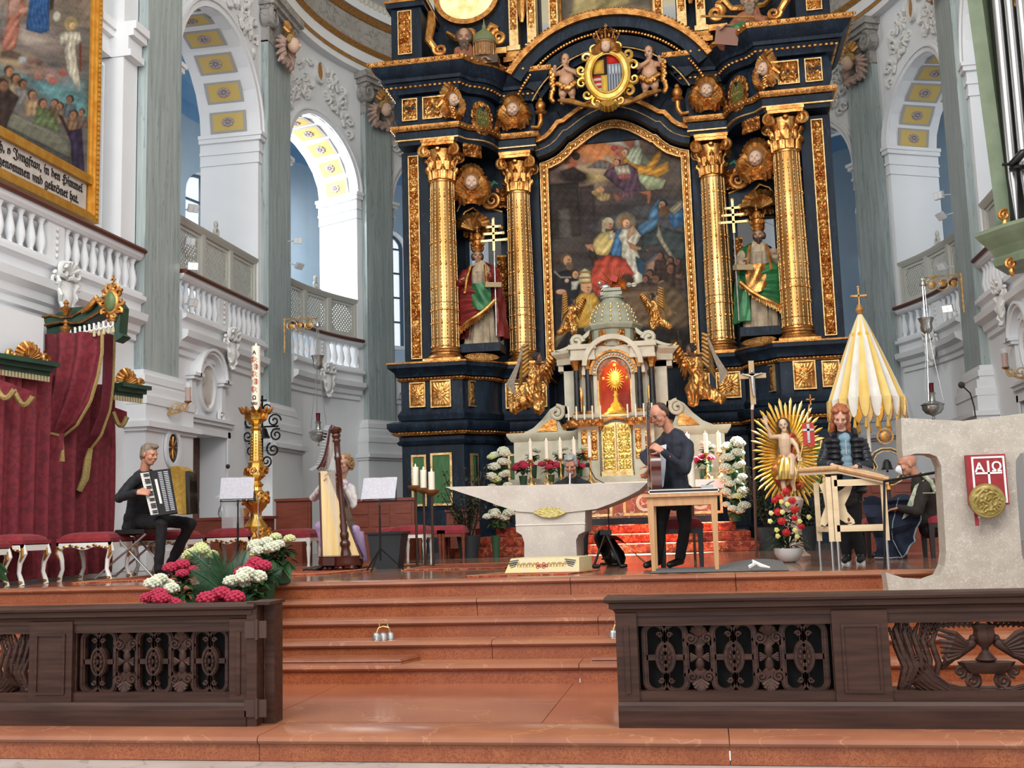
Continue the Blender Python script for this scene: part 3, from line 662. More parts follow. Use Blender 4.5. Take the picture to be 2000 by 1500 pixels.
# back wall panels
both(MB().bx(-4.0,-3.0,20.3,20.7,0,9.1).bx(-2.2,-1.3,20.5,20.7,0,9.1).bx(-3.1,-2.1,20.45,20.7,0,3.9).bx(-3.1,-2.1,20.45,20.7,6.15,9.1),'back_panel',navy,smooth=False)
P(MB().bx(-1.4,1.4,20.62,20.72,0,10.3),'centre_back_panel',navy,HA,smooth=False)
both(MB().bx(-3.98,-3.45,19.25,20.4,3.47,7.6).bx(-2.3,-1.5,20.42,20.6,3.47,7.6).bx(-3.45,-2.9,19.9,20.4,6.2,7.6),'pilaster_back',navy,smooth=False)
# entablature
PE=hpath(-3.98,19.02,-2.82,0,-2.22,19.9,-1.5)
lev([(-.7,7.66),(.0,7.66),(.0,7.75),(.04,7.76),(.04,7.9),(-.7,7.9)],'architrave',navy,PE)
lev([(-.1,7.72),(.05,7.735),(.05,7.76),(-.1,7.77)],'architrave_line',goldp,PE)
lev([(-.1,7.9),(.08,7.91),(.12,7.97),(.12,8.01),(-.1,8.02)],'architrave_gilt_band',goldd,PE)
lev([(-.7,8.02),(0,8.02),(.05,8.2),(.06,8.4),(0,8.62),(-.7,8.62)],'frieze',navy,PE)
lev([(-.7,8.62),(.1,8.64),(.12,8.7),(.2,8.82),(-.7,8.83)],'bed_mould',navy,PE)
lev([(-.7,8.83),(.24,8.83),(.24,8.9),(.34,8.98),(.4,9.1),(-.7,9.12)],'cornice',navy,PE)
lev([(-.1,9.08),(.41,9.09),(.44,9.14),(.44,9.18),(-.5,9.2)],'cornice_gilt_edge',goldd,PE)
def alongpath(path,off,step):
    Pq=[Vector(p) for p in path]; out=[]; acc=0
    mb=MB().sweep(path,[(off,0),(off,1)]); Q=[Vector(mb.v[2*i][:2]) for i in range(len(path))]
    for a,b in zip(Q,Q[1:]):
        L=(b-a).length; t=acc
        while t<L: out.append(a+(b-a)*t/L); t+=step
        acc=t-L
    return out
def beads(path,off,z,r,step,name='bead_moulding',m=None):
    b=MB()
    for q in alongpath(path,off,step): b.sph((q.x,q.y,z),(r*1.3,r,r),6,4)
    both(b,name,m or gold,kind='stuff')
beads(PE,.15,8.76,.033,.095); beads(PE,.44,9.15,.03,.16); beads(PE,.1,7.965,.028,.09); beads(PL,.05,3.16,.022,.07); beads(PL,.14,2.16,.02,.07)
# relief generator (u across, v up) facing -Y at origin
def relief(w,h,nx,ny,style='leaf',amp=.035,seed=0,sym=True):
    def f(u,v):
        x=(u-.5)*w; z=(v-.5)*h; ax=abs(x) if sym else x
        if style=='sun':
            th=math.atan2(z*w/h,x); r=math.hypot(x/w*2,z/h*2)
            hh=.45+.55*abs(math.cos(th*9)); hh*=min(1,max(0,1.25-r*.75))
            if math.hypot(x/w*2/.32,z/h*2/.42)<1: hh=.9+.35*math.sin(x*160)*math.sin(z*150)
            e=min(u,1-u)*w; e=min(e,min(v,1-v)*h); hh*=min(1,e/.03)
            return (x,-amp*hh,z)
        k=7/min(max(w,.18),.6)*.55
        q=Vector((ax*k+seed,z*k*.9,seed*1.3)); wv=noise.noise_vector(q*.7)*.9; n1=noise.noise(q+wv); rd=1-abs(n1)*3.2
        n2=noise.noise((q+wv)*2.3); hh=max(0,rd)*.75+max(0,1-abs(n2)*4)*.3
        e=min(min(u,1-u)*w,min(v,1-v)*h); hh*=min(1,e/.02)
        return (x,-amp*hh,z)
    return MB().grid(f,nx,ny)
def put(mb,x,y,z,rz=0,s=1): return MB().merge(mb,Matrix.Translation((x,y,z))@Matrix.Rotation(rz,4,'Z')@Matrix.Scale(s,4))
def panel(x,y,z,w,h,rz,style,nm,fm=None,amp=.035,seed=0,t=.02,nx=None,ny=None,m=None,fname='panel_frame'):
    nx=nx or max(10,int(w/.014)); ny=ny or max(10,int(h/.014))
    fr=MB().ring([(-w/2-t,-h/2-t),(w/2+t,-h/2-t),(w/2+t,h/2+t),(-w/2-t,h/2+t)],[(-w/2,-h/2),(w/2,-h/2),(w/2,h/2),(-w/2,h/2)],-.04,.01)
    a,b=both(put(fr,x,y,z,rz),fname,fm or goldp,smooth=False)
    r=relief(w,h,nx,ny,style,amp,seed); r.bx(-w/2,w/2,0,.01,-h/2,h/2)
    P(put(r,x,y-.008,z,rz),nm,m or gold,a); P(mir(put(r,x,y-.008,z,rz)),nm,m or gold,b)
Yf=18.93
panel(-3.66,Yf,2.87,.26,.42,0,'sun','sunburst_panel'); panel(-3.22,Yf,2.87,.34,.46,0,'sun','sunburst_panel')
panel(-2.69,19.16,2.87,.16,.44,1.0,'sun','sunburst_panel'); panel(-1.95,19.75,2.86,.4,.44,0,'sun','sunburst_panel'); panel(-1.5,19.75,2.86,.2,.44,0,'sun','sunburst_panel')
both(put(relief(.34,.42,26,30,'leaf',.06,4),-2.47,19.48,2.95,.75),'carved_corbel',goldd)
both(put(relief(.3,.2,24,16,'leaf',.04,6),-2.42,19.5,2.5,.75),'carved_spandrel',goldd)
gsilk=mat('green_panel','2c5a2a','3f7036',rough=.5,scale=8,stretch=(6,6,.5))
def gpan(x,y,w,z0,z1,rz):
    t=.04; h=z1-z0; z=(z0+z1)/2
    fr=MB().ring([(-w/2,-h/2),(w/2,-h/2),(w/2,h/2),(-w/2,h/2)],[(-w/2+t,-h/2+t),(w/2-t,-h/2+t),(w/2-t,h/2-t),(-w/2+t,h/2-t)],-.035,.01)
    a,b=both(put(fr,x,y,z,rz),'panel_frame',goldp,smooth=False); q=put(MB().bx(-w/2+t,w/2-t,-.012,.01,-h/2+t,h/2-t),x,y,z,rz); P(q,'green_panel',gsilk,a); P(mir(q),'green_panel',gsilk,b)
gpan(-3.66,Yf,.28,.84,1.77,0); gpan(-3.24,Yf,.4,.84,1.79,0); gpan(-2.68,19.16,.2,.84,1.77,1.0); gpan(-1.95,19.74,.42,.84,1.77,0)
# outer carved strips
panel(-3.74,19.24,5.55,.17,3.9,0,'leaf','carved_strip',amp=.045,seed=2,nx=14,ny=240)
both(put(relief(.2,1.7,14,100,'leaf',.05,9),-2.28,20.38,4.9,.3),'carved_strip',goldd)
# frieze ornaments
panel(-3.72,18.98,8.34,.26,.4,0,'leaf','frieze_panel',amp=.05,seed=5); panel(-3.28,18.98,8.34,.34,.4,0,'leaf','frieze_panel',amp=.05,seed=7)
def cherub(x,y,z,s=1.0,rz=0,name='cherub'):
    sk=mat('cherub_skin','dcb9a0',rough=.6); hd=MB(); hd.sph((0,-.1,0),(.105,.1,.125),14,10).sph((0,-.2,-.015),(.02,.025,.03),6,5)
    for sg in (-1,1): hd.sph((sg*.045,-.17,-.04),(.045,.04,.04),7,5)
    hd.sph((0,-.185,-.085),(.03,.025,.02),6,4)
    h,h2=both(put(hd,x,y,z,rz,s),name+'_face',sk)
    ey=MB()
    for sg in (-1,1): ey.sph((sg*.038,-.187,.012),(.015,.012,.01),6,4)
    hr=MB()
    for q in range(20): a=PI*(-.12+1.24*q/19); hr.sph((.105*math.cos(a),-.07,.03+.11*math.sin(a)),.045,7,5)
    for q in range(9): a=PI*q/8; hr.sph((.08*math.cos(a),-.03,.07+.07*math.sin(a)),.05,6,4)
    eym=mat('dark_eye','2c211c',rough=.4)
    for hh,f in ((h,lambda t:t),(h2,mir)):
        P(f(put(ey,x,y,z,rz,s)),'eyes',eym,hh); P(f(put(hr,x,y,z,rz,s)),'curls',mat('brown_curls','8a5f33',rough=.6,metal=.2),hh)
    wg=MB()
    for sg in (-1,1):
        for j,(rr,zz) in enumerate(((.34,.0),(.28,-.1),(.2,-.18))):
            for q in range(6):
                a=-.9+q*.38-.25*j; wg.tube([(sg*.08,-.03,-.08+zz*.5),(sg*(.08+rr*.55*math.cos(a)),-.09,-.08+zz*.5+rr*.55*math.sin(a)),(sg*(.08+rr*.75*math.cos(a-.2)),-.02,-.08+zz*.5+rr*.85*math.sin(a-.25))],[.03,.062,.022],6)
    for q in range(9): a=.35+q*.305; wg.tube([(0,-.0,.1),(.17*math.cos(a),-.1,.08+.17*math.sin(a)),(.2*math.cos(a),-.02,.1+.23*math.sin(a))],[.03,.05,.045],6)
    wg.grid(lambda u,v:((u-.5)*.36*(1-.3*v),-.03-.05*math.sin(PI*u)-.02*math.sin(u*30)*math.sin(v*20),-.35+.3*v),22,16)
    both(put(wg,x,y,z,rz,s),name+'_wings',gold); return h
cherub(-1.85,19.74,8.42,1.05); cherub(-2.93,18.95,8.42,1.0,.9,'corner_cherub'); cherub(-2.68,19.5,6.95,1.15,.25,'niche_cherub')
# oval inscription cartouche in the frieze curve
def ovalc(x,y,z,a,b,rz,s=1):
    o=MB().ring([(a*1.25*math.cos(2*PI*i/28),b*1.2*math.sin(2*PI*i/28)) for i in range(28)],[(a*math.cos(2*PI*i/28),b*math.sin(2*PI*i/28)) for i in range(28)],-.09,0)
    for i in range(18):
        t=2*PI*i/18; cx,cz=a*1.45*math.cos(t),b*1.4*math.sin(t); o.tube([(cx+p,-.07,cz+q) for p,q in sprl(0,0,.075,.02,t+PI,(.9 if i%2 else -.9),8)],[.03,.034,.034,.03,.03,.026,.024,.02,.015],6)
    return o
f1,f2=both(put(ovalc(-0,0,0,.13,.2,0),-2.46,19.42,8.2,.8),'oval_cartouche',goldd)
ol=mat('olive_green','4c5a24',rough=.5); ov=put(MB().prism([(.135*math.cos(2*PI*i/24),.205*math.sin(2*PI*i/24)) for i in range(24)],-.1,-.03),-2.46,19.42,8.2,.8)
P(ov,'inscription_field',ol,f1); P(mir(ov),'inscription_field',ol,f2)
for f,sx,ln in ((f1,-1,('DNI','SALV','IV')),(f2,1,('IO','ANIMO','X'))):
    for i,s_ in enumerate(ln):
        t=text(s_,'lettering',goldp,.1,Matrix.Translation((sx*2.46,19.42,8.2))@Matrix.Rotation(-sx*.8,4,'Z')@Matrix.Translation((0,-.107,.06-.095*i))@Matrix.Rotation(PI/2,4,'X'),f,.003,'CENTER')
for (x,y,z,w,h,rz,sd) in ((-2.25,19.72,8.12,.26,.3,.4,3),(-2.6,19.3,7.55,.4,.26,.7,8),(-2.62,20.0,6.3,.7,.5,0,12),(-2.2,20.2,6.85,.24,.4,.2,13)):
    both(put(relief(w,h,int(w/.013),int(h/.013),'leaf',.09,sd),x,y,z,rz),'acanthus_ornament',goldd)
# curved gables above niches
gp=[(-3.05,6.2),(-2.9,6.5),(-2.72,6.58),(-2.55,6.4),(-2.4,6.22),(-2.15,6.12)]
both(MB().tube([(x,19.85,z+.02) for x,z in gp],.03,8),'gable_gilt_line',gold); both(MB().ring([(x,z+.34) for x,z in gp],gp,19.85,20.3,closed=False),'niche_gable',navy)
both(MB().tube([(x,19.84,z+.34) for x,z in gp],.022,8),'gable_gilt_line',gold)
shell=MB()
for q in range(11): a=PI*(q+.5)/11; shell.tube([(-2.72,19.75,6.12),(-2.72+.2*math.cos(a),19.66,6.16+.17*math.sin(a)),(-2.72+.34*math.cos(a),19.75,6.14+.3*math.sin(a))],[.02,.05,.055],7)
both(shell,'shell_hood',gold)
vol=MB().tube([(-2.33+x,19.72,6.68+y) for x,y in sprl(0,0,.17,.02,PI,1.8,26)],[.05-.001*i for i in range(27)],8); both(vol,'volute',gold)
both(MB().tube([(-2.5,19.8,7.0),(-2.38,19.78,6.95),(-2.28,19.78,7.05),(-2.2,19.78,7.0)],[.02,.05,.045,.02],8),'green_garland',mat('green_glaze','1f5a44',rough=.3))
# columns
def column(x,y,z0,z1,r,name='column'):
    root=None; ht=z1-z0
    sh=MB().lathe([(r*1.0,z0+.23),(r,z0+.5),(r*1.0,z0+ht*.35),(r*.88,z1-.78)],(x,y,0),32)
    a,b=both(sh,name,gold2)
    rib=MB(); 
    for i in range(16):
        t=2*PI*i/16; 
        rib.tube([(x+(r*1.0+.004)*math.cos(t),y+(r*1.0+.004)*math.sin(t),z0+.27),(x+(r+.004)*math.cos(t),y+(r+.004)*math.sin(t),z0+ht*.35),(x+(r*.88+.004)*math.cos(t),y+(r*.88+.004)*math.sin(t),z1-.8)],.009,5)
    kn=MB(); 
    for f in (.0,.14,.22,.36,.5,.64,.78,.92):
        z=z0+.3+(z1-.85-z0-.3)*f; rr=r*(1-.12*max(0,(f-.3)/.7))
        for i in range(16):
            t=2*PI*i/16; kn.sph((x+rr*1.03*math.cos(t),y+rr*1.03*math.sin(t),z),(.022,.022,.032),6,5)
    for f in (.0,.22):
        z=z0+.36+(z1-.85-z0-.3)*f; kn.lathe([(r*1.03,z-.07),(r*1.05,z-.065),(r*1.03,z-.06)],(x,y,0),24); kn.lathe([(r*1.03,z+.07),(r*1.06,z+.075),(r*1.03,z+.08)],(x,y,0),24)
    gr=mat('column_inlay','4a3010',rough=.5,metal=.4); din=MB()
    for i in range(16):
        t=2*PI*(i+.0)/16
        for j in range(44):
            z=z0+.3+(z1-.9-z0-.3)*j/44; rr=r*(1-.12*max(0,(j/44-.3)/.7))+.014
            din.cb((x+rr*math.cos(t),y+rr*math.sin(t),z),(.004,.014,.038),t)
    bs=MB().lathe([(r*1.35,z0+.05),(r*1.38,z0+.08),(r*1.3,z0+.12),(r*1.12,z0+.14),(r*1.1,z0+.17),(r*1.18,z0+.19),(r*1.16,z0+.22),(r*1.02,z0+.25)],(x,y,0),32)
    cp=MB(); zc=z1-.78
    cp.lathe([(r*.95,zc-.02),(r*.98,zc),(r*.95,zc+.03),(r*.86,zc+.05),(r*.9,zc+.3),(r*1.1,zc+.55),(r*1.15,zc+.6)],(x,y,0),24)
    for row,(zz,hh,n_) in enumerate(((.03,.26,10),(.2,.28,10))):
        for i in range(n_):
            t=2*PI*(i+.5*row)/n_; rr=r*.95
            for d_ in (-.12,0,.12): cp.tube([(x+rr*math.cos(t+d_),y+rr*math.sin(t+d_),zc+zz),(x+rr*1.06*math.cos(t+d_),y+rr*1.06*math.sin(t+d_),zc+zz+hh*.6),(x+rr*1.28*math.cos(t+d_*.7),y+rr*1.28*math.sin(t+d_*.7),zc+zz+hh*(.95-.2*abs(d_)/.12)),(x+rr*1.36*math.cos(t),y+rr*1.36*math.sin(t),zc+zz+hh*.8)],[.026,.026,.022,.012],5)
    for i in range(4):
        t=PI/4+PI/2*i; ux,uy=math.cos(t),math.sin(t)
        for e in (0,): cp.tube([(x+ux*(r*1.28+p),y+uy*(r*1.28+p),zc+.56+q) for p,q in sprl(0,0,.1,.015,PI/2,-1.6,20)],[.034-.0012*j for j in range(21)],6)
    for i in range(4):
        t=PI/2*i; cp.sph((x+r*1.2*math.cos(t),y+r*1.2*math.sin(t),zc+.58),(.06,.06,.05),7,5)
    for sg in (-1,1):
        for yy in (-1,1): cp.tube([(x+sg*(r*1.12)+p*sg,y+yy*r*1.05,zc+.56+q) for p,q in sprl(0,0,.11,.012,PI/2,-1.9,24)],[.036-.0011*j for j in range(25)],6)
    ab=[]; R_=r*1.75
    for i in range(4):
        for j in range(5): 
            t=PI/4+PI/2*i+ (j/4)*PI/2; k=1-.3*math.sin(PI*j/4); ab.append((x+R_*k*math.cos(t)*1.0,y+R_*k*math.sin(t)))
    cp.prism([p for i,p in enumerate(ab) if i%5!=4],z1-.12,z1-.06,'z'); cp.prism([((p[0]-x)*1.05+x,(p[1]-y)*1.05+y) for i,p in enumerate(ab) if i%5!=4],z1-.06,z1,'z')
    pli=MB().bx(x-r*1.42,x+r*1.42,y-r*1.42,y+r*1.42,z0,z0+.05)
    for o,f in ((a,lambda t:t),(b,mir)):
        P(f(rib),'rib',goldp,o,kind='stuff'); P(f(kn),'ring_beads',gold,o,kind='stuff'); P(f(din),'inlay_dashes',gr,o,smooth=False,kind='stuff'); P(f(bs),'base',goldd,o); P(f(cp),'capital',gold,o); P(f(pli),'plinth',gold,o,smooth=False)
gold2=mat('column_gold','ab7638','dcae72',rough=.34,metal=.8,scale=2,stretch=(1,1,.35),detail=6,bump=.1,bscale=8)
column(-3.18,19.2,3.47,7.7,.25); column(-1.88,20.15,3.47,7.66,.24)
# central arched entablature
def offs(poly,d):
    Pq=[Vector(p) for p in poly]; out=[]
    for i in range(len(Pq)):
        a=(Pq[i]-Pq[i-1]).normalized() if i>0 else (Pq[1]-Pq[0]).normalized(); b=(Pq[i+1]-Pq[i]).normalized() if i<len(Pq)-1 else a
        n1=Vector((-a.y,a.x)); n2=Vector((-b.y,b.x)); n=(n1+n2); n/=max(.4,n.dot(n1)); out.append(tuple(Pq[i]+n*d))
    return out
fo=[(-1.47,7.56),(-1.3,7.6),(-1.12,7.68),(-.97,7.8),(-.86,7.93),(-.80,7.94)]+[(-.8+.8*i/8*1.0,7.94+.37*math.sin(PI/2*i/8)) for i in range(1,9)]
full=fo+[(-x,z) for x,z in fo[:-1][::-1]]
fullb=[(-1.47,3.42)]+full+[(1.47,3.42)]
AP=T('altarpiece','tall arched painting of a red and blue robed group in the high altar','painting',(0,20.5,3.42))
inn=offs(fullb,-.17); inn[0]=(-1.30,3.59); inn[-1]=(1.30,3.59)
P(MB().ring(fullb+[fullb[0]],inn+[inn[0]],20.38,20.55,closed=False),'frame',goldd,AP)
for dd,yy,mm,rr in ((-.015,20.37,goldp,.018),(-.16,20.37,goldp,.016)):
    q=offs(fullb,dd); b=3.42-dd*1.0; q[0]=(q[0][0],3.435 if dd>-.1 else 3.58); q[-1]=(q[-1][0],q[0][1]); P(MB().tube([(x,yy,z) for x,z in q+[q[0]]],rr,6),'frame_fillet',mm,AP)
ol_=MB(); q=offs(fullb,-.088); q[0]=(q[0][0],3.505); q[-1]=(q[-1][0],3.505); q=[Vector(p) for p in q+[q[0]]]; i=0
for a,b in zip(q,q[1:]):
    L=(b-a).length; n_=max(1,int(L/.06))
    for j in range(n_):
        p=a+(b-a)*(j+.5)/n_; i+=1; ol_.sph((p.x,20.37,p.y),(.035,.028,.024+.02*(i%2)),6,4)
P(ol_,'carved_foliage',gold,AP,kind='stuff')
mb,V=canvas(lambda u,v:(-1.34+2.68*u,20.5,3.5+4.75*v),270,470)
A=Paint(V,'4a423e')
A.g([(1050,230),(1380,200),(1380,300),(1250,330),(1150,330),(1050,330)],'a8674a',60).g([(1110,290),(1190,260),(1215,320),(1130,330)],'cf8450',30).g([(1230,240),(1360,250),(1360,480),(1250,400)],'5c5148',50).g([(1060,320),(1130,300),(1200,340),(1180,400),(1060,420)],'6b5850',40)
A.e(1150,335,45,14,'a08a6c',.2,.8).e(1160,348,28,9,'bda36f',.1,.8).e(1120,345,35,12,'40362f',.1,.6).e(1195,385,70,18,'5d5350',0,.8).e(1130,378,60,14,'665850',0,.9).e(1160,368,40,8,'8d7a66',-.1,.9).e(1240,370,60,12,'55494a',0,.9)
A.g([(1065,360),(1130,355),(1135,460),(1068,470)],'3d3530',4).g([(1090,410),(1112,405),(1118,465),(1092,465)],'5d5550',2).g([(1130,365),(1160,360),(1165,450),(1135,455)],'453b38',5).g([(1138,440),(1240,400),(1340,380),(1345,470),(1240,440),(1170,460)],'4f4d4e',30)
# flying angels
A.g([(1160,272),(1190,268),(1215,275),(1230,290),(1205,284),(1185,282)],'b9aea0',2).g([(1239,262),(1246,258),(1250,290),(1240,285)],'a6a59a',2).g([(1245,285),(1290,330),(1265,330),(1240,310)],'6b6a58',6)
A.g([(1145,328),(1170,312),(1195,315),(1190,330)],'6a625c',3,.6)
A.g([(1232,290),(1250,285),(1255,300),(1245,345),(1225,340),(1215,300)],'a8ad92',2,.7,.4).g([(1216,298),(1232,318),(1262,325),(1280,300),(1292,290),(1290,310),(1275,330),(1305,315),(1306,335),(1285,345),(1300,352),(1270,342),(1240,340),(1218,315)],'c08a3c',2,.6,1.2).g([(1240,338),(1275,345),(1300,352),(1295,368),(1265,372),(1250,355)],'a3a882',2,.6,.6)
A.g([(1200,325),(1225,318),(1245,330),(1252,372),(1225,378),(1205,365),(1178,342),(1185,332)],'58434e',2,.5,.2).g([(1200,325),(1228,322),(1232,340),(1205,342)],'b3a890',2,.8).e(1219,345,12,6,'9a5a54',0,.4,1.2).head(1222,298,6.5,'c99f80','6b5a48',-1).head(1206,317,6,'c08e72','3f2f28',-1)
A.g([(1205,372),(1225,376),(1240,372),(1235,385),(1212,388)],'7a5a62',2,.8).g([(1248,375),(1270,372),(1272,380),(1268,398),(1264,396),(1264,382)],'c07a58',1.5).g([(1198,374),(1216,388),(1205,396),(1195,380)],'9c6a58',2).g([(1186,303),(1210,306),(1212,312),(1184,308)],'c99a7c',1.5).g([(1175,305),(1188,303),(1200,320),(1192,318)],'c1aa8a',1.5)
A.e(1200,290,7,6,'a04a4c').e(1205,296,5,4,'b06a60')
A.e(1118,322,9,14,'9c5a42',.4).e(1125,305,8,8,'382a24').g([(1098,300),(1115,318),(1105,322),(1095,310)],'6a4a3c',3).g([(1095,335),(1120,325),(1145,340),(1138,352),(1105,352)],'3c322f',4).e(1142,315,6,6,'a8745a',0,.5)
A.e(1172,372,8,8,'c79468').e(1180,385,13,8,'b59a6a',0,.4,.8).e(1165,378,10,5,'a88a60',.4)
# seated woman, girl, blue angel
A.e(1222,435,20,20,'8c7c62',op=.75).e(1183,440,15,16,'5c534c').head(1188,438,9,'c7987a','d8c8a6',1).g([(1176,430),(1188,426),(1198,432),(1196,436),(1184,436),(1182,455),(1175,452)],'cfc09a',2)
A.g([(1172,455),(1196,450),(1205,465),(1200,478),(1185,500),(1165,497),(1158,480),(1160,468)],'c9b070',2,.6,.7).g([(1142,478),(1158,476),(1160,492),(1150,490)],'c08c6c',1.5).g([(1185,455),(1202,455),(1198,468),(1188,468)],'d4c4a0',2,.8)
A.g([(1205,450),(1216,445),(1215,480),(1213,500),(1196,500),(1192,488)],'4f7498',2,.5,.2).g([(1150,485),(1165,497),(1170,515),(1158,518),(1150,500)],'41382e',3)
A.g([(1215,448),(1240,445),(1252,460),(1246,472),(1240,480),(1252,510),(1255,550),(1240,556),(1225,520),(1214,500),(1215,475),(1208,462)],'cfc6b0',2,.55,.1).g([(1223,470),(1240,478),(1242,492),(1232,486)],'c98f66',1.5).head(1221,436,8.5,'d0a080','8a5a38',1).g([(1230,445),(1238,440),(1240,455),(1226,468),(1224,462)],'cf9f7e',1.5).g([(1240,480),(1262,486),(1268,492),(1262,488),(1240,488)],'b89a74',1.5)
A.g([(1152,545),(1162,510),(1185,498),(1220,505),(1240,535),(1222,550),(1205,562),(1190,565),(1170,562),(1150,560)],'b04b3a',2.5,.32,.3).g([(1150,558),(1195,565),(1180,572),(1170,580),(1160,570)],'a84a3c',2,.5).e(1225,548,14,14,'3d322a',0,.4)
A.g([(1270,410),(1285,390),(1305,388),(1300,395),(1285,400),(1285,430),(1275,458),(1255,460),(1245,450),(1248,440),(1266,430)],'587b96',2,.5,.9).g([(1305,420),(1335,405),(1335,440),(1312,445)],'46698c',2,.5).g([(1305,410),(1330,390),(1338,400),(1318,420)],'9c9078',2,.9,.8).head(1295,400,8,'b98a6c','3c3430',-1).e(1298,412,10,10,'6a4f3a')
A.g([(1255,460),(1285,440),(1335,455),(1340,500),(1330,520),(1290,480),(1270,480),(1250,500)],'3f4644',4,.35,.7).g([(1286,440),(1296,470),(1325,515),(1322,520),(1300,490),(1282,460)],'a0957c',2,.6,.7).g([(1240,500),(1262,510),(1290,485),(1280,510),(1262,520),(1258,540),(1245,530)],'3d5566',3)
A.g([(1262,515),(1290,495),(1325,520),(1335,560),(1262,560)],'a98571',10).g([(1265,535),(1300,520),(1300,545),(1262,548)],'c09a80',8)
for x,y,r in ((1292,512,9),(1310,510,7),(1270,535,7),(1283,545,8),(1262,545,6),(1312,525,9),(1328,535,8),(1325,512,6),(1290,500,7)): A.g([(x-r*1.6,y+r),(x+r*1.6,y+r),(x+r*1.8,y+r*4),(x-r*1.8,y+r*4)],'4a3c36',4,.5).head(x,y,r,'7d5a48','3c2f2a',-1)
A.g([(1210,562),(1285,556),(1288,570),(1208,572)],'5a483e',2).g([(1208,570),(1285,566),(1285,640),(1208,640)],'6b5643',3,.2,1.57).e(1228,556,5,4,'d8d4c4').e(1238,556,5,4,'d0ccb8')
A.g([(1283,562),(1300,550),(1330,570),(1350,600),(1345,640),(1300,650),(1280,610)],'5c4c3a',3,.3,.8).e(1296,562,13,12,'5e4f3e').head(1292,568,7,'b3805c','5e4f3e',-1).head(1288,585,7,'c39a6c','b9976a',-1).g([(1275,600),(1300,590),(1325,612),(1280,630)],'7c6244',3,.5).g([(1265,575),(1280,573),(1280,596),(1264,596)],'8f7a52',2,.9)
A.g([(1068,640),(1350,640),(1360,720),(1065,720)],'2f2a28',20)
# pope, men
A.g([(1082,535),(1112,525),(1135,560),(1120,600),(1105,680),(1078,690)],'2f2c2e',3).head(1106,508,10,'b58662','5c4a3c',1).e(1112,520,7,8,'6f5a46').e(1088,508,6,9,'4a3a30').g([(1083,528),(1095,540),(1116,540),(1116,543),(1094,543),(1082,532)],'a8a090',1.2).e(1107,548,4,4,'c9a68c').e(1096,570,10,5,'b98a6c').head(1122,536,7.5,'c2946e','3a2b22',1).g([(1116,550),(1132,548),(1126,565),(1116,566)],'c9c4b4',2)
A.g([(1118,590),(1135,572),(1160,572),(1172,590),(1178,610),(1160,640),(1110,640),(1106,620)],'c0923f',2.5,.45,.8).g([(1146,580),(1156,578),(1158,610),(1146,612)],'d9b462',2,.8).head(1145,562,10,'cf9c76','cf9c76',1).g([(1130,552),(1131,540),(1136,528),(1142,524),(1149,528),(1154,540),(1153,552)],'c9b994',1.5)
for y in (530,541,551): A.g([(1131,y),(1154,y-1),(1154,y+3),(1131,y+4)],'a8803c',1)
A.g([(1115,595),(1125,590),(1132,605),(1120,608)],'b98258',2).g([(1105,610),(1125,615),(1115,640),(1095,665),(1080,690),(1070,680),(1090,650)],'96815f',3,.45,.9).g([(1308,663),(1333,664),(1329,685),(1313,685)],'5f4c38',1.5,.9).g([(1323,645),(1325,645),(1327,664),(1325,664)],'6b5c48',1)
P(mb,'canvas',oil,AP,col=A.fin())
cen=[(x,z) for x,z in full]; a1=offs(cen,.03); a2=offs(cen,.28)
P(MB().ring(a2,a1,20.1,20.6,closed=False),'arched_architrave',navy,HA); P(MB().tube([(x,20.09,z) for x,z in offs(cen,.16)],.012,6),'arched_line',goldp,HA)
P(MB().ring(offs(cen,.36),offs(cen,.28),19.98,20.6,closed=False),'arched_gilt_band',goldd,HA); P(MB().ring(offs(cen,.62),offs(cen,.36),20.2,20.6,closed=False),'arched_frieze',navy,HA)
P(MB().prism([(-1.5,7.9),(1.5,7.9),(1.5,9.2),(1.1,9.8),(.5,10.0),(0,10.05),(-.5,10.0),(-1.1,9.8),(-1.5,9.2)],20.45,20.7),'tympanum_back',navy,HA)
def segarc(R,cz,hw,n=40):
    a=math.asin(min(1,hw/R)); return [(R*math.sin(-a+2*a*i/n)+.04,cz+R*math.cos(-a+2*a*i/n)) for i in range(n+1)]
CZ=7.78
for (ra,rb,y0,nm,m) in ((2.22,2.34,19.35,'pediment_gilt_edge',goldd),(2.02,2.22,19.45,'pediment_cornice',navy),(1.72,1.93,19.62,'pediment_band',navy),(1.6,1.72,19.8,'pediment_inner_band',navy)):
    P(MB().ring(segarc(rb,CZ,1.95*rb/2.34),segarc(ra,CZ,1.95*ra/2.34),y0,20.6,closed=False),nm,m,HA)
b=MB()
for x,z in segarc(1.97,CZ,1.75,70): b.sph((x,19.55,z),.034,6,5)
P(b,'pediment_beads',gold,HA,kind='stuff'); P(MB().tube([(x,19.6,z) for x,z in segarc(1.68,CZ,1.5)],.016,6),'pediment_line',goldp,HA)
b=MB()
for x,z in segarc(2.35,CZ,1.95,60): b.sph((x,19.36,z),(.03,.03,.02),6,4)
P(b,'pediment_edge_beads',goldd,HA,kind='stuff')
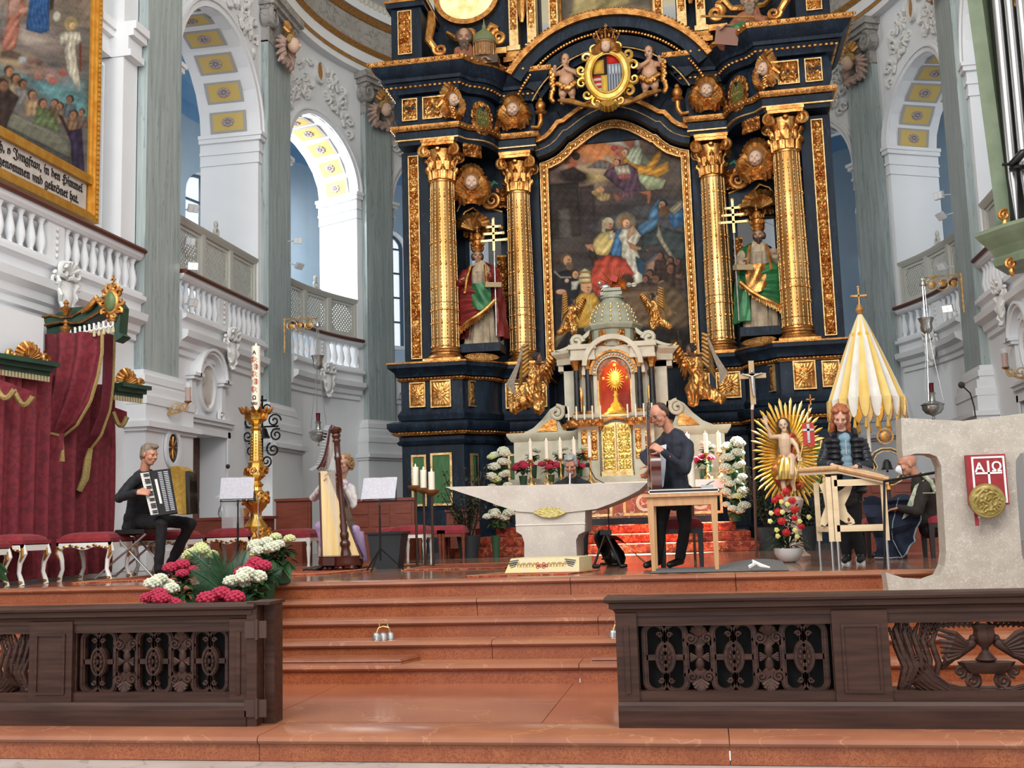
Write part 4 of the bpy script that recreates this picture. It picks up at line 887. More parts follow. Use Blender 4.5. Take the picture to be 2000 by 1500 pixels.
# attic storey
both(MB().bx(-4.1,-3.5,19.1,20.4,9.15,10.9).bx(-4.18,-3.42,19.02,20.4,10.45,10.55).bx(-4.15,-3.45,19.05,20.4,9.15,9.35),'attic_block',navy,smooth=False)
panel(-3.82,19.09,9.95,.24,.85,0,'leaf','attic_panel',amp=.05,seed=3)
both(MB().bx(-4.22,-3.38,19.0,20.4,10.55,10.6),'attic_gilt_edge',goldd,smooth=False)
both(MB().tube([(-3.3,19.1,10.3),(-3.28,19.0,10.0),(-3.33,18.98,9.7),(-3.2,18.95,9.5)]+[(-3.1+p,18.95,9.47+q) for p,q in sprl(0,0,.12,.02,PI,1.4,14)],[.07,.09,.08,.07]+[.05-.002*i for i in range(15)],8),'scroll_console',gold)
both(MB().bx(-3.5,-1.35,20.2,20.6,9.1,12.0),'attic_wall',navy,smooth=False)
both(MB().ring([(-2.8+.68*math.cos(2*PI*i/36),11.1+.62*math.sin(2*PI*i/36)) for i in range(36)],[(-2.8+.58*math.cos(2*PI*i/36),11.1+.52*math.sin(2*PI*i/36)) for i in range(36)],20.05,20.25),'oval_window_frame',goldd)
both(MB().prism([(-2.8+.58*math.cos(2*PI*i/36),11.1+.52*math.sin(2*PI*i/36)) for i in range(36)],20.15,20.24),'oval_window',mat('amber_glass','e8c87a','f5e6b8',rough=.4,scale=6,emit=.5))
both(MB().tube([(-3.2,20.0,10.3),(-3.0,19.95,10.12),(-2.7,19.9,10.08),(-2.4,19.9,10.1),(-2.25,19.85,10.28),(-2.12,19.85,10.2)],[.05,.07,.09,.07,.08,.05],8).sph((-2.7,19.88,10.17),(.13,.07,.12),10,7),'attic_swag',gold)
both(MB().tube([(-2.1+p,19.7,9.95+q) for p,q in sprl(0,0,.16,.02,PI/2,1.7,20)],[.07-.002*i for i in range(21)],8).bx(-2.3,-1.95,19.7,20.2,9.62,9.74),'attic_volute',gold)
for x in (-1.82,-1.46,-1.02):
    both(MB().bx(x-.09,x+.09,19.85,20.2,9.75 if x<-1.2 else 10.0,12.0).bx(x-.13,x+.13,19.8,20.2,9.7 if x<-1.2 else 9.98,9.8 if x<-1.2 else 10.04),'attic_pilaster',goldp,smooth=False)
    both(put(relief(.12,.9,12,60,'leaf',.03,x*3),x,19.84,10.6,0),'attic_pilaster_carving',gold)
both(MB().bx(-2.02,-1.3,19.75,20.2,9.45,9.55).bx(-1.98,-1.34,19.8,20.2,9.55,9.68),'attic_plinth',goldd,smooth=False)
both(MB().tube([(-1.64,19.82,10.95),(-1.64,19.78,10.55),(-1.64,19.8,10.25)],[.08,.1,.03],8).sph((-1.64,19.75,10.75),(.1,.08,.1),8,6),'fruit_pendant',gold)
mb,V=canvas(lambda u,v:(-.9+1.8*u,20.3,10.0+1.6*v),60,60); A=Paint(V,'6b6152'); A.g([(1115,-60),(1215,-60),(1230,5),(1170,25),(1110,35),(1120,10)],'a89668',5,.2,.9).e(1250,30,60,16,'8f7f68',0,.8).e(1180,-20,50,30,'b0a070',0,.6,.3)
AP2=T('upper_altarpiece','upper altar painting showing pale yellow drapery cut by the frame top','painting',(0,20.3,10.0)); P(mb,'canvas',oil,AP2,col=A.fin())
P(MB().ring([(-.98,9.9),(.98,9.9),(.98,11.7),(-.98,11.7)],[(-.9,10.0),(.9,10.0),(.9,11.6),(-.9,11.6)],20.2,20.35),'frame',goldd,AP2,smooth=False)
# torch vases beside the arch
both(MB().tube([(-1.5,19.6,8.02),(-1.36,19.6,8.0),(-1.3,19.6,8.12),(-1.3,19.6,8.25)],[.03,.045,.055,.05],10).sph((-1.3,19.6,8.3),(.12,.1,.05),12,6).sph((-1.3,19.6,8.42),(.1,.09,.12),12,8).sph((-1.3,19.6,8.54),(.05,.05,.06),8,6),'torch_finial',gold)
# ---------- figure tools
def remesh(mb,name,m,par=None,vox=.012,sm=6,nz=0,nk=12,**k):
    me=bpy.data.meshes.new('tmp'); me.from_pydata([tuple(v) for v in mb.v],[],mb.f); o=bpy.data.objects.new('tmp',me); COL.objects.link(o)
    r=o.modifiers.new('r','REMESH'); r.mode='VOXEL'; r.voxel_size=vox
    if sm: s_=o.modifiers.new('s','SMOOTH'); s_.iterations=sm; s_.factor=.5
    dg=bpy.context.evaluated_depsgraph_get(); dg.update(); e=bpy.data.meshes.new_from_object(o.evaluated_get(dg)); bpy.data.objects.remove(o); bpy.data.meshes.remove(me)
    if nz:
        n=len(e.vertices); co=np.empty(n*3,dtype=np.float32); e.vertices.foreach_get('co',co); co=co.reshape(-1,3); no=np.empty(n*3,dtype=np.float32); e.vertices.foreach_get('normal',no); no=no.reshape(-1,3)
        d=np.array([noise.noise(Vector((float(c[0])*nk*1.3,float(c[1])*nk*1.3,float(c[2])*nk*.45)))+.5*noise.noise(Vector((float(c[0])*nk*2.5,float(c[1])*nk*2.5,float(c[2])*nk*1.5))) for c in co]); co=co+no*(d*nz)[:,None]; e.vertices.foreach_set('co',co.astype(np.float32).ravel())
    if par is not None: e.transform(Matrix.Translation(-rootloc(par)))
    e.name=name; e.polygons.foreach_set('use_smooth',[True]*len(e.polygons)); e.materials.clear(); e.materials.append(m)
    o=bpy.data.objects.new(name,e); COL.objects.link(o)
    if par is not None: o.parent=par
    for a,b in k.items(): o[a]=b
    return o
skin=mat('skin','c98f74','b97c62',rough=.5,scale=14); skin2=mat('skin_pale','dcab92','cf9a80',rough=.5,scale=14)
def frame(fwd,up=(0,0,1),c=(0,0,0)):
    f=Vector(fwd).normalized(); r=f.cross(Vector(up)).normalized(); u=r.cross(f); return Matrix.Translation(c)@Matrix((r,f,u)).transposed().to_4x4()
def headprims(M,s=1,fem=False,beard=0):
    mb=MB(); g=lambda x,y,z:M@Vector((x*s,y*s,z*s)); R3=M.to_3x3()
    def E(c,r): mb.sph(g(*c),tuple(q*s for q in r),16,12,R3)
    E((0,-.008,.035),(.075,.093,.088)); E((0,.02,-.03),(.062,.068,.075)); E((0,.045,-.078),(.036 if fem else .043,.035,.032)); E((0,.06,.03),(.055,.028,.035))
    mb.cap(g(0,.082,.022),g(0,.107,-.014),.009*s,.014*s); 
    for sg in (-1,1):
        E((sg*.01,.098,-.018),(.011,.01,.008)); E((sg*.04,.058,-.022),(.026,.026,.026)); E((sg*.03,.079,.026),(.022,.012,.008)); E((sg*.076,-.005,.0),(.011,.02,.033)); E((sg*.031,.066,.003),(.018,.016,.011))
    E((0,.085,-.046),(.022,.012,.006)); E((0,.083,-.057),(.018,.012,.007))
    if beard: E((0,.07,-.09),(.04,.03,.04))
    return mb
def facebits(M,par,s=1,hairc='4a3a30',lip='a85f55',closed=True):
    g=lambda x,y,z:M@Vector((x*s,y*s,z*s)); R3=M.to_3x3(); 
    e=MB();b=MB()
    for sg in (-1,1):
        e.sph(g(sg*.031,.0795,.006),(.014*s,.006*s,(.0035 if closed else .007)*s),8,6,R3); b.tube([g(sg*.014,.092,.026),g(sg*.032,.093,.031),g(sg*.05,.078,.024)],[.003*s,.0045*s,.002*s],5)
    P(e,'eyes',mat('dark_eye','2c211c',rough=.4),par); P(b,'eyebrows',mat('brow_'+hairc,hairc,rough=.9),par)
    P(MB().sph(g(0,.0965,-.0505),(.021*s,.006*s,.008*s),10,6,R3),'lips',mat('lips_'+lip,lip,rough=.5),par)
def handprims(W,d,pn,s=1,curl=.9,side=1,spread=.12,mb=None,fc=None):
    mb=mb or MB(); d=Vector(d).normalized(); pn=Vector(pn); pn=(pn-d*pn.dot(d)).normalized(); a=d.cross(pn)*side; W=Vector(W)
    for q in range(4):
        o=(q-1.5)*.02*s; mb.cap(W+a*o*.6,W+d*.08*s+a*o,.014*s,.0115*s,8)
    for q,L in enumerate((.068,.08,.074,.056)):
        o=(q-1.5)*.021*s; p=W+d*.082*s+a*o; c=curl if fc is None else fc[q]; dd=(d+a*(q-1.5)*spread*.5).normalized()
        for seg,(fr,rr) in enumerate(((.45,.0092),(.3,.0085),(.25,.0078))):
            ang=c*(.55+.45*seg); v=dd*math.cos(ang)+pn*math.sin(ang); p2=p+v*L*fr*s*1.15; mb.cap(p,p2,rr*s,(rr-.0008)*s,8); p=p2
    p=W+d*.02*s-a*.026*s+pn*.006*s; v=(d*.6-a*.65+pn*.45).normalized()
    for L,rr in ((.04,.0125),(.032,.0105),(.026,.0092)):
        p2=p+v*L*s; mb.cap(p,p2,rr*s,(rr-.001)*s,8); p=p2; v=(v+d*.35+pn*.3*curl+a*.15).normalized()
    return mb
def limb(mb,a,b,ra,rb,m=None,rm=None):
    a,b=Vector(a),Vector(b)
    if rm: c=a+(b-a)*.4; mb.cap(a,c,ra,rm,12); mb.cap(c,b,rm,rb,12)
    else: mb.cap(a,b,ra,rb,12)
def person(label,J,M,hands,s=1,sk=None,top=None,bot=None,shoe=None,fem=False,topname='jacket',lab=None,hem=1,collar=None,shirt=None,tr=.028,par=None,loc=None,belly=0,botname='trousers',legs=True):
    """J: neck, pel, ls rs le re lw rw (shoulder, elbow, wrist), lh rh lk rk la ra (hip, knee, ankle), lt rt toes"""
    J={k:Vector(v) for k,v in J.items()}; root=None
    hd=headprims(M,s,fem); bd=MB(); bd.merge(hd); nk=J['neck']; pel=J['pel']; ch=nk+(pel-nk)*.28
    up=(nk-pel).normalized(); sd=(J['rs']-J['ls']).normalized(); fw=up.cross(sd) ; 
    bd.cap(nk-up*.03,M@Vector((0,-.022*s,-.035*s)),.056*s,.05*s,14)
    def torso(mb,e):
        wd=(J['rs']-J['ls']).length/2
        for t,w_,dep in ((.08,.72,.09),(.18,.85,.108),(.28,.88,.116),(.38,.86,.118),(.48,.82,.116),(.58,.78,.112),(.68,.76,.11),(.78,.77,.11),(.88,.8,.114),(.98,.84,.118),(1.08,.85,.118))+(((1.2,.87,.118),) if hem and e>0 else ()):
            c=nk+(pel-nk)*t; r=wd*w_; R3=Matrix((sd,fw,up)).transposed(); mb.sph(c+fw*(belly*math.sin(PI*min(1,max(0,(t-.25)/.75)))*.5),(r+e,(dep+belly*math.sin(PI*min(1,max(0,(t-.3)/.7))))*s+e,.11*s+e*.5),18,12,R3)
        for k_ in ('ls','rs'): mb.cap(nk-up*.03,J[k_],.06*s+e,.058*s+e)
    torso(bd,-.02)
    for q in 'lr': limb(bd,J[q+'s'],J[q+'e'],.045*s,.036*s); limb(bd,J[q+'e'],J[q+'w'],.034*s,.024*s)
    if legs:
        for q in 'lr': limb(bd,J[q+'h'],J[q+'k'],.07*s,.05*s); limb(bd,J[q+'k'],J[q+'a'],.048*s,.034*s); bd.cap(J[q+'a']-Vector((0,0,.02)),J[q+'t'],.032*s,.026*s)
    for q,(d,pn,cu) in hands.items():
        handprims(J[q+'w'],d,pn,s,cu,1 if q=='r' else -1,mb=bd)
    root=remesh(bd,'person',sk or skin,None,.0075,2); root['label']=label; root['category']='person'
    facebits(M,root,s,lab or '4a3a30')
    if top:
        t=MB(); torso(t,.006); 
        for q in 'lr':
            w=J[q+'w']; e=J[q+'e']; limb(t,J[q+'s'],e,.058*s+.006,.05*s+.004); limb(t,e,w-(w-e).normalized()*.015,.048*s,.036*s)
        remesh(t,topname,top,root,.012,4,nz=.012,nk=11)
    if shirt:
        c=nk-up*.02; t=MB(); t.cap(c-up*.01,c+(M.translation-c)*.16,.064*s,.058*s,14); t.prism([(0,0),(.045,0),(.0,-.24),(-.045,0)],0,.01) if False else None
        P(t,'shirt_collar',shirt,root)
    if bot:
        t=MB()
        if legs:
            t.sph(pel,(.16*s,.12*s,.12*s),16,10,Matrix((sd,fw,up)).transposed())
            for q in 'lr': limb(t,J[q+'h'],J[q+'k'],.088*s,.066*s); limb(t,J[q+'k'],J[q+'a'],.064*s,.052*s)
        remesh(t,botname,bot,root,.013,4,nz=.012,nk=10)
    if shoe and legs:
        for q in 'lr':
            a=J[q+'a'];tt=J[q+'t']; t=MB().cap(a-Vector((0,0,.03)),Vector((tt.x,tt.y,tt.z)),.042*s,.034*s,12).cap(a-(tt-a).normalized()*.03-Vector((0,0,.045)),a-Vector((0,0,.04)),.034,.036)
            remesh(t,'shoe',shoe,root,.01,2)
    return root,J,M
def hairblob(M,par,pts,m,vox=.009,s=1,sm=2,name='hair',nz=.008):
    mb=MB(); R3=M.to_3x3()
    for (x,y,z,rx,ry,rz_) in pts:
        for sg in ((1,) if abs(x)<1e-4 else (-1,1)): mb.sph(M@Vector((sg*x*s,y*s,z*s)),(rx*s,ry*s,rz_*s),14,10,R3)
    return remesh(mb,name,m,par,vox,sm,nz=nz,nk=30)
SHORT=[(0,-.02,.055,.079,.092,.078),(0,.04,.105,.06,.05,.03),(.055,-.03,.03,.03,.06,.05),(0,-.065,0,.06,.045,.07)]
cap_=lambda: None
blk=mat('black_cloth','15161a','22242a',rough=.85,scale=20,sheen=.03); nvy=mat('dark_velvet_jacket','10131f','1c2030',rough=.75,scale=10,sheen=.08)
blkt=mat('black_trousers','0f0f11','1a1a1d',rough=.9,scale=20); leath=mat('black_shoe','0e0d0d',rough=.3)
gryc=mat('grey_shirt','5b6068','6b7078',rough=.85,scale=30); whsh=mat('white_shirt','dfe3ea','cfd5df',rough=.8,scale=20)
# ---------- accordionist on a folding stool
Y=11.5
H0=at(291,889,Y=11.45); HM=frame((.97,-.22,-.22),(.1,0,1),H0)
J=dict(neck=at(281,926,Y=11.5),pel=at(268,1010,Y=11.62),ls=at(262,938,Y=11.32),rs=at(318,930,Y=11.62),le=at(233,973,Y=11.15),lw=at(268,961,Y=10.98),re=at(345,985,Y=11.62),rw=at(362,972,Y=11.3),
 lh=at(272,1018,Y=11.5),rh=at(285,1015,Y=11.75),lk=at(316,1022,Y=11.15),rk=at(372,1022,Y=11.6),la=at(310,1098,Y=11.2),ra=at(330,1090,Y=11.75),lt=at(330,1110,Y=11.05),rt=at(352,1098,Y=11.75))
for q in ('la','ra'): J[q].z=.1
for q in ('lt','rt'): J[q].z=.04
pa,_,_=person('man with grey hair in black suit seated on a folding stool playing the accordion',J,HM,{'l':((.9,.1,0),(.2,.5,-.2),.9),'r':((.7,-.4,.5),(.3,.5,-.5),1.0)},1.02,skin,blk,blkt,leath,shirt=gryc,lab='8a7a68')
hairblob(HM,pa,[(0,-.02,.058,.08,.096,.078),(0,.05,.108,.055,.05,.028),(.06,-.03,.02,.024,.055,.055),(0,-.07,-.01,.058,.04,.07)],mat('ash_hair','8a7d6c','6f6252',rough=.7,scale=30),s=1.02)
P(MB().sph(HM@Vector((.074,-.0,.0)),.012,6,5).tube([J['rs']+Vector((0,-.1,.03)),at(300,928,Y=11.25),at(318,940,Y=11.1)],.012,6),'shoulder_strap',leath,pa)
ac=T('accordion','black piano accordion with white keys and gold bellows on the seated man','accordion',at(330,965,Y=11.0))
def pq(x,y,Yv): return at(x,y,Y=Yv)
def slabq(quad,th,mb=None):
    mb=mb or MB(); q=[Vector(p) for p in quad]; n=(q[1]-q[0]).cross(q[2]-q[0]).normalized()*th; return mb.add(q+[p+n for p in q],[(0,1,2,3),(7,6,5,4),(0,4,5,1),(1,5,6,2),(2,6,7,3),(3,7,4,0)])
Ya=11.05
a0,a1,a2,a3=pq(273,922,Ya),pq(332,915,Ya),pq(348,1001,Ya),pq(295,1009,Ya)
P(slabq([a0,a1,a2,a3],.18),'treble_body',mat('black_lacquer','0c0c0d',rough=.15,coat=.5),ac)
def lerp(a,b,t): return a+(b-a)*t
def onq(u,v): return lerp(lerp(a0,a1,u),lerp(a3,a2,u),v)
nrm=(a1-a0).cross(a3-a0).normalized(); nrm*= (1 if nrm.y<0 else -1)
kb=MB(); kk=MB(); N_=24
wkp=None
for i in range(N_):
    v0,v1=.03+i*.94/N_,.03+(i+.9)*.94/N_; q=[onq(.02,v0),onq(.3,v0),onq(.3,v1),onq(.02,v1)]
    P(slabq([p+nrm*.012 for p in q],.008),'white_key',mat('ivory','ece9e2',rough=.3),ac,smooth=False)
    if i%7 not in (2,6): q=[onq(.13,v1-.012),onq(.3,v1-.012),onq(.3,v1+.014),onq(.13,v1+.014)]; P(slabq([p+nrm*.024 for p in q],.01),'black_key',MATS['black_lacquer'],ac,smooth=False)
q=[onq(.44,.2),onq(.52,.2),onq(.52,.75),onq(.44,.75)]; P(slabq([p+nrm*.012 for p in q],.01),'register_strip',MATS['ivory'],ac,smooth=False)
for i in range(22):
    v0,v1=.05+i*.9/22,.05+(i+.55)*.9/22; q=[onq(.6,v0),onq(.93,v0),onq(.93,v1),onq(.6,v1)]; P(slabq([p+nrm*.014 for p in q],.008),'grille_bar',mat('silver_grille','c9ccd0',rough=.3,metal=.6),ac,smooth=False)
q=[onq(.74,.05),onq(.78,.05),onq(.78,.95),onq(.74,.95)]; P(slabq([p+nrm*.02 for p in q],.006),'grille_spine',MATS['black_lacquer'],ac,smooth=False)
bw=MB(); b0,b3=a1,a2; c0,c3=pq(364,924,Ya+.12),pq(366,1000,Ya+.12)
bell=mat('gold_bellows','b08d3e','c9a758',rough=.5,scale=30); rows=[]
n_=26
for i in range(n_+1):
    t=i/n_; o=.012*(1 if i%2 else -1); bulge=math.sin(PI*t)*.03
    tp=lerp(b0,c0,t)+Vector((0,-.0,bulge+.008)); bt=lerp(b3,c3,t)+Vector((0,0,-.01)); d=Vector((0,-1,0))*o
    rows.append([tp+d+Vector((0,0,o)),bt+d-Vector((0,0,o)),bt+Vector((0,.2,-o)),tp+Vector((0,.2,o))])
v=[p for r in rows for p in r]; f=[]
for i in range(n_):
    for j in range(4): f.append((i*4+j,i*4+(j+1)%4,(i+1)*4+(j+1)%4,(i+1)*4+j))
P(MB().add(v,f),'bellows',bell,ac,smooth=False)
P(slabq([c0+Vector((0,-.02,.02)),c0+Vector((0.02,.12,.0)),c3+Vector((.02,.12,-.02)),c3+Vector((0,-.02,-.03))],-.05),'bass_body',MATS['black_lacquer'],ac,smooth=False)
fs=T('folding_stool','grey metal folding stool with crossed tubular legs under the accordion player','stool',(-5.0,11.45,0))
P(MB().cb((-5.02,11.5,.53),(.36,.34,.05)),'seat',leath,fs,smooth=False)
for yy,n in ((11.3,0),(11.72,1)):
    P(MB().tube([(-4.8,yy,.5),(-5.36+.0,yy-.1,.02)],.013,8),'leg',steel,fs); P(MB().tube([(-5.2,yy+.02,.5),(-4.66,yy-.08,.02)],.013,8),'leg',steel,fs)
P(MB().tube([(-5.36,11.2,.03),(-5.36,11.62,.03)],.011,8).tube([(-4.66,11.22,.03),(-4.66,11.64,.03)],.011,8),'foot_bar',steel,fs)
# ---------- guitarist
Y=10.95
H0=at(1288,812,Y=10.9)+Vector((0,0,0)); HM=frame((-.62,-.62,-.42),(-.25,0,1),H0)
J=dict(neck=at(1315,848,Y=10.98),pel=at(1318,955,Y=11.0),ls=at(1345,870,Y=10.85),rs=at(1290,866,Y=11.1),le=at(1338,918,Y=10.72),lw=at(1293,880,Y=10.6),re=at(1258,892,Y=11.05),rw=at(1270,912,Y=10.8),
 lh=at(1335,958,Y=10.98),rh=at(1302,958,Y=11.05),lk=at(1338,1030,Y=10.98),rk=at(1290,1030,Y=11.05),la=at(1328,1095,Y=11.15),ra=at(1284,1095,Y=11.1),lt=at(1308,1106,Y=10.95),rt=at(1262,1106,Y=10.95))
for q in ('la','ra'): J[q].z=.1
for q in ('lt','rt'): J[q].z=.04
pg,_,_=person('man in dark velvet jacket standing and playing guitar behind the wooden table',J,HM,{'l':((-.7,.1,.45),(-.3,.5,.0),1.1),'r':((-.2,-.4,-.5),(-.6,.3,0),.9)},1.0,skin,nvy,blkt,leath,shirt=whsh,lab='4a3a30')
hairblob(HM,pg,[(0,-.035,.055,.08,.085,.072),(.055,-.04,.02,.026,.055,.055),(0,-.07,-.0,.06,.045,.075)],mat('brown_hair','4c3a2e','3b2c22',rough=.8,scale=30))
P(MB().tube([HM@Vector((-.075,.03,.01)),HM@Vector((-.05,.1,.0)),HM@Vector((-.01,.112,.004)),HM@Vector((.01,.112,.004)),HM@Vector((.05,.1,0)),HM@Vector((.075,.03,.01))],.0025,5),'glasses',steel,pg)
P(MB().prism([(-.05,.0),(.05,.02),(.03,-.22),(.0,-.4),(-.03,-.42),(-.06,-.2)],-.006,.006).xf(Matrix.Translation(at(1292,872,Y=10.83))),'white_shirt_front',whsh,pg)
gt=T('guitar','dark reddish brown acoustic guitar held edge-on by the standing man','guitar',at(1278,900,Y=10.8))
def guitar_out(n=40):
    pts=[]
    for i in range(n):
        t=2*PI*i/n; y=math.cos(t)*.245; w=.185*abs(math.sin(t))**.8*(1+.12*(-math.cos(t)))*(1-.22*math.exp(-((y-.03)/.07)**2)); pts.append((math.copysign(w,math.sin(t)),y))
    return pts
gM=Matrix.Translation(at(1279,928,Y=10.75))@Matrix.Rotation(math.radians(-80),4,'Z')@Matrix.Rotation(math.radians(6),4,'Y')
g_=guitar_out()
P(MB().prism(g_,-.05,.045).xf(gM),'body',mat('mahogany','45201a','5c2a20',rough=.2,scale=6,stretch=(1,1,8),coat=.4),gt); P(MB().prism([(x*.97,z*.97) for x,z in g_],-.056,-.05).xf(gM),'soundboard',mat('cedar_top','8a5230',rough=.25,coat=.3),gt)
P(MB().lathe([(.05,0),(.05,.004)],n=20).xf(gM@Matrix.Translation((0,-.057,.06))@Matrix.Rotation(PI/2,4,'X')),'soundhole',leath,gt)
P(MB().bx(-.026,.026,-.062,-.035,.2,.56).xf(gM),'neck',MATS['mahogany'],gt,smooth=False)
P(MB().bx(-.035,.035,-.055,-.035,.56,.72).xf(gM),'headstock',MATS['black_lacquer'],gt,smooth=False)
tu=MB()
for sg in (-1,1):
    for q in range(3): tu.tube([(sg*.035,-.045,.59+q*.045),(sg*.055,-.045,.59+q*.045)],.004,5).sph((sg*.062,-.045,.59+q*.045),(.01,.006,.008),6,4)
P(tu.xf(gM),'tuning_pegs',steel,gt)
st=MB()
for q in range(6): st.tube([(-.02+q*.008,-.064,-.12),(-.018+q*.0072,-.066,.6)],.0008,4)
P(st.xf(gM),'strings',steel,gt); P(MB().bx(-.06,.06,-.066,-.056,-.14,-.12).xf(gM),'bridge',leath,gt,smooth=False)
# ---------- girl
H0=at(1641,815,Y=10.98); HM=frame((-.12,-.8,-.5),(0.05,0,1),H0)
J=dict(neck=at(1648,850,Y=11.05),pel=at(1655,955,Y=11.12),ls=at(1683,868,Y=11.05),rs=at(1618,868,Y=11.08),le=at(1697,910,Y=11.0),lw=at(1672,911,Y=10.78),re=at(1605,908,Y=11.0),rw=at(1625,908,Y=10.78),
 lh=at(1668,965,Y=11.12),rh=at(1645,965,Y=11.12),lk=at(1670,1035,Y=11.1),rk=at(1648,1035,Y=11.1),la=at(1682,1092,Y=11.15),ra=at(1655,1092,Y=11.15),lt=at(1680,1104,Y=10.95),rt=at(1650,1104,Y=10.95))
for q in ('la','ra'): J[q].z=.1
for q in ('lt','rt'): J[q].z=.045
pj=mat('black_down_jacket','14161b','1e2026',rough=.45,scale=20); stoneb=mat('blue_grey_shirt','6f8c9c','7f9aa8',rough=.85,scale=10)
pgirl,_,_=person('girl with long red hair in black quilted jacket playing the dulcimer',J,HM,{'l':((-.7,-.5,-.2),(0,0,-1),.7),'r':((.7,-.5,-.2),(0,0,-1),.7)},.93,skin2,pj,mat('black_leggings','121214',rough=.9),mat('black_trainer','151517',rough=.7),fem=True,lab='8a5030',topname='jacket_body')
rd=mat('auburn_hair','8a4a2c','a85f38',rough=.5,scale=30,stretch=(4,4,.6))
hairblob(HM,pgirl,[(0,-.03,.05,.088,.09,.085),(.066,-.01,-.02,.026,.055,.08),(.074,.0,-.11,.03,.05,.08),(0,-.075,-.05,.075,.045,.11),(.045,.035,.095,.045,.045,.03),(.078,.012,-.16,.03,.045,.05),(0,-.07,-.15,.08,.04,.05)],rd,s=.97,sm=4)
def sleeveset(J,par,m,s,e=.014,segs=5,name='quilted_sleeve'):
    for q in 'lr':
        t=MB()
        for a,b,r0,r1,k in ((J[q+'s'],J[q+'e'],.066,.06,5),(J[q+'e'],J[q+'w'],.058,.048,5)):
            a=Vector(a);b=Vector(b)
            for i in range(k):
                u=(i+.4)/k; r=r0+(r1-r0)*u; c=a+(b-a)*u*.96; t.sph(c,(r*s+e*.4,r*s+e*.4,(b-a).length/k*.62),16,10,(b-a).to_track_quat('Z','Y').to_matrix())
        remesh(t,name,m,par,.008,1)
sleeveset(J,pgirl,pj,.93)
for sg,sh in ((-1,J['rs']),(1,J['ls'])):
    t=MB(); nk=J['neck']; pe=J['pel']
    for i in range(10):
        u=i/9; c=lerp(Vector((nk.x+sg*.105,nk.y-.01,nk.z-.06)),Vector((pe.x+sg*.105,pe.y-.0,pe.z-.02)),u); t.sph(c,(.075,.135,.037),16,8)
        t.sph(Vector((nk.x+sg*.14,c.y+.01,c.z)),(.06,.1,.037),12,8)
    remesh(t,'quilted_jacket_front',pj,pgirl,.008,1)
t=MB()
for i in range(8): u=i/7; c=lerp(J['neck']+Vector((0,-.06,-.04)),J['pel']+Vector((0,-.06,.03)),u); t.sph(c,(.065,.07,.06),14,10)
remesh(t,'blue_shirt_front',stoneb,pgirl,.01,3,nz=.01,nk=12)
P(MB().tube([Vector(J['neck'])+Vector((x,y,z)) for x,y,z in ((-.1,-.06,-.02),(-.1,.04,.03),(0,.1,.04),(.1,.04,.03),(.1,-.06,-.02))],[.03,.045,.05,.045,.03],10),'hood',pj,pgirl)
P(MB().tube([J['neck']+Vector((0,-.115,-.02)),J['neck']+Vector((0,-.125,-.2))],.004,5),'zip',steel,pgirl)
wsole=mat('white_sole','e5e5e5',rough=.6)
for q in 'lr':
    a=J[q+'a'];tt=J[q+'t']; d=(tt-a); d.z=0; d.normalize(); ang=math.atan2(d.y,d.x)
    Mx=Matrix.Translation((a.x,a.y,0))@Matrix.Rotation(ang,4,'Z')
    so=[(-.07,-.03),(-.05,-.042),(.08,-.045),(.16,-.038),(.19,0),(.16,.038),(.08,.042),(-.05,.036),(-.07,.02)]
    up_=MB()
    for x,r_,z in ((-.04,.036,.06),(0,.04,.07),(.05,.04,.06),(.1,.038,.045),(.145,.034,.04)): up_.sph((x,0,z),(.05,r_,.035 if x>0 else .045),12,8)
    sh=remesh(up_.xf(Mx),'trainer',mat('black_trainer','151517',rough=.7),pgirl,.007,2); P(MB().prism(so,.0,.028,'z').xf(Mx),'sole',wsole,sh)
    la=MB()
    for i in range(4): x=.05+i*.018; la.tube([(x,-.026,.088-i*.006),(x+.012,.026,.088-i*.006)],.004,5); la.tube([(x,.026,.088-i*.006),(x+.012,-.026,.088-i*.006)],.004,5)
    for i in range(3): la.tube([(.04+i*.025,-.042,.03),(.025+i*.025,-.038,.07)],.004,5)
    P(la.xf(Mx),'white_laces',wsole,sh)
# ---------- harpist
H0=at(673,906,Y=12.75); HM=frame((-.4,-.88,-.2),(0,0,1),H0)
cream=mat('cream_cardigan','e9e3df','dcd4d0',rough=.9,scale=20); lil=mat('lilac_cloth','c3a9cf','b094c0',rough=.85,scale=8,stretch=(3,3,.6))
J=dict(neck=at(662,942,Y=12.85),pel=at(655,1040,Y=13.0),ls=at(686,955,Y=12.8),rs=at(637,955,Y=12.95),le=at(690,985,Y=12.55),lw=at(672,950,Y=12.4),re=at(612,972,Y=12.7),rw=at(634,942,Y=12.35),
 lh=at(668,1045,Y=13.0),rh=at(642,1045,Y=13.0),lk=at(694,1035,Y=12.5),rk=at(625,1028,Y=12.55),la=at(703,1090,Y=12.6),ra=at(640,1090,Y=12.7),lt=at(702,1104,Y=12.4),rt=at(640,1104,Y=12.5))
for q in ('la','ra'): J[q].z=.1
for q in ('lt','rt'): J[q].z=.05
ph,_,_=person('woman with curly light hair in cream cardigan seated behind the harp',J,HM,{'l':((-.3,-.1,.8),(-.8,-.2,0),.7),'r':((.3,-.2,.8),(.8,-.2,0),.7)},.96,skin2,cream,lil,leath,fem=True,lab='8a6a4a',topname='cardigan')
hb=MB(); rr=random.Random(3)
for i in range(150):
    a=rr.uniform(0,2*PI); el=rr.uniform(-.9,1.3); d=Vector((math.cos(a)*math.cos(el)*.095,math.sin(a)*math.cos(el)*.1-.02,.04+math.sin(el)*.1-.02))
    if d.y>.0 and d.z<.09 and abs(d.x)<.08: continue
    p=HM@d; hb.tube([p+Vector((.014*math.cos(t*1.4),.014*math.sin(t*1.4),-.006*t)) for t in range(6)],.009,5)
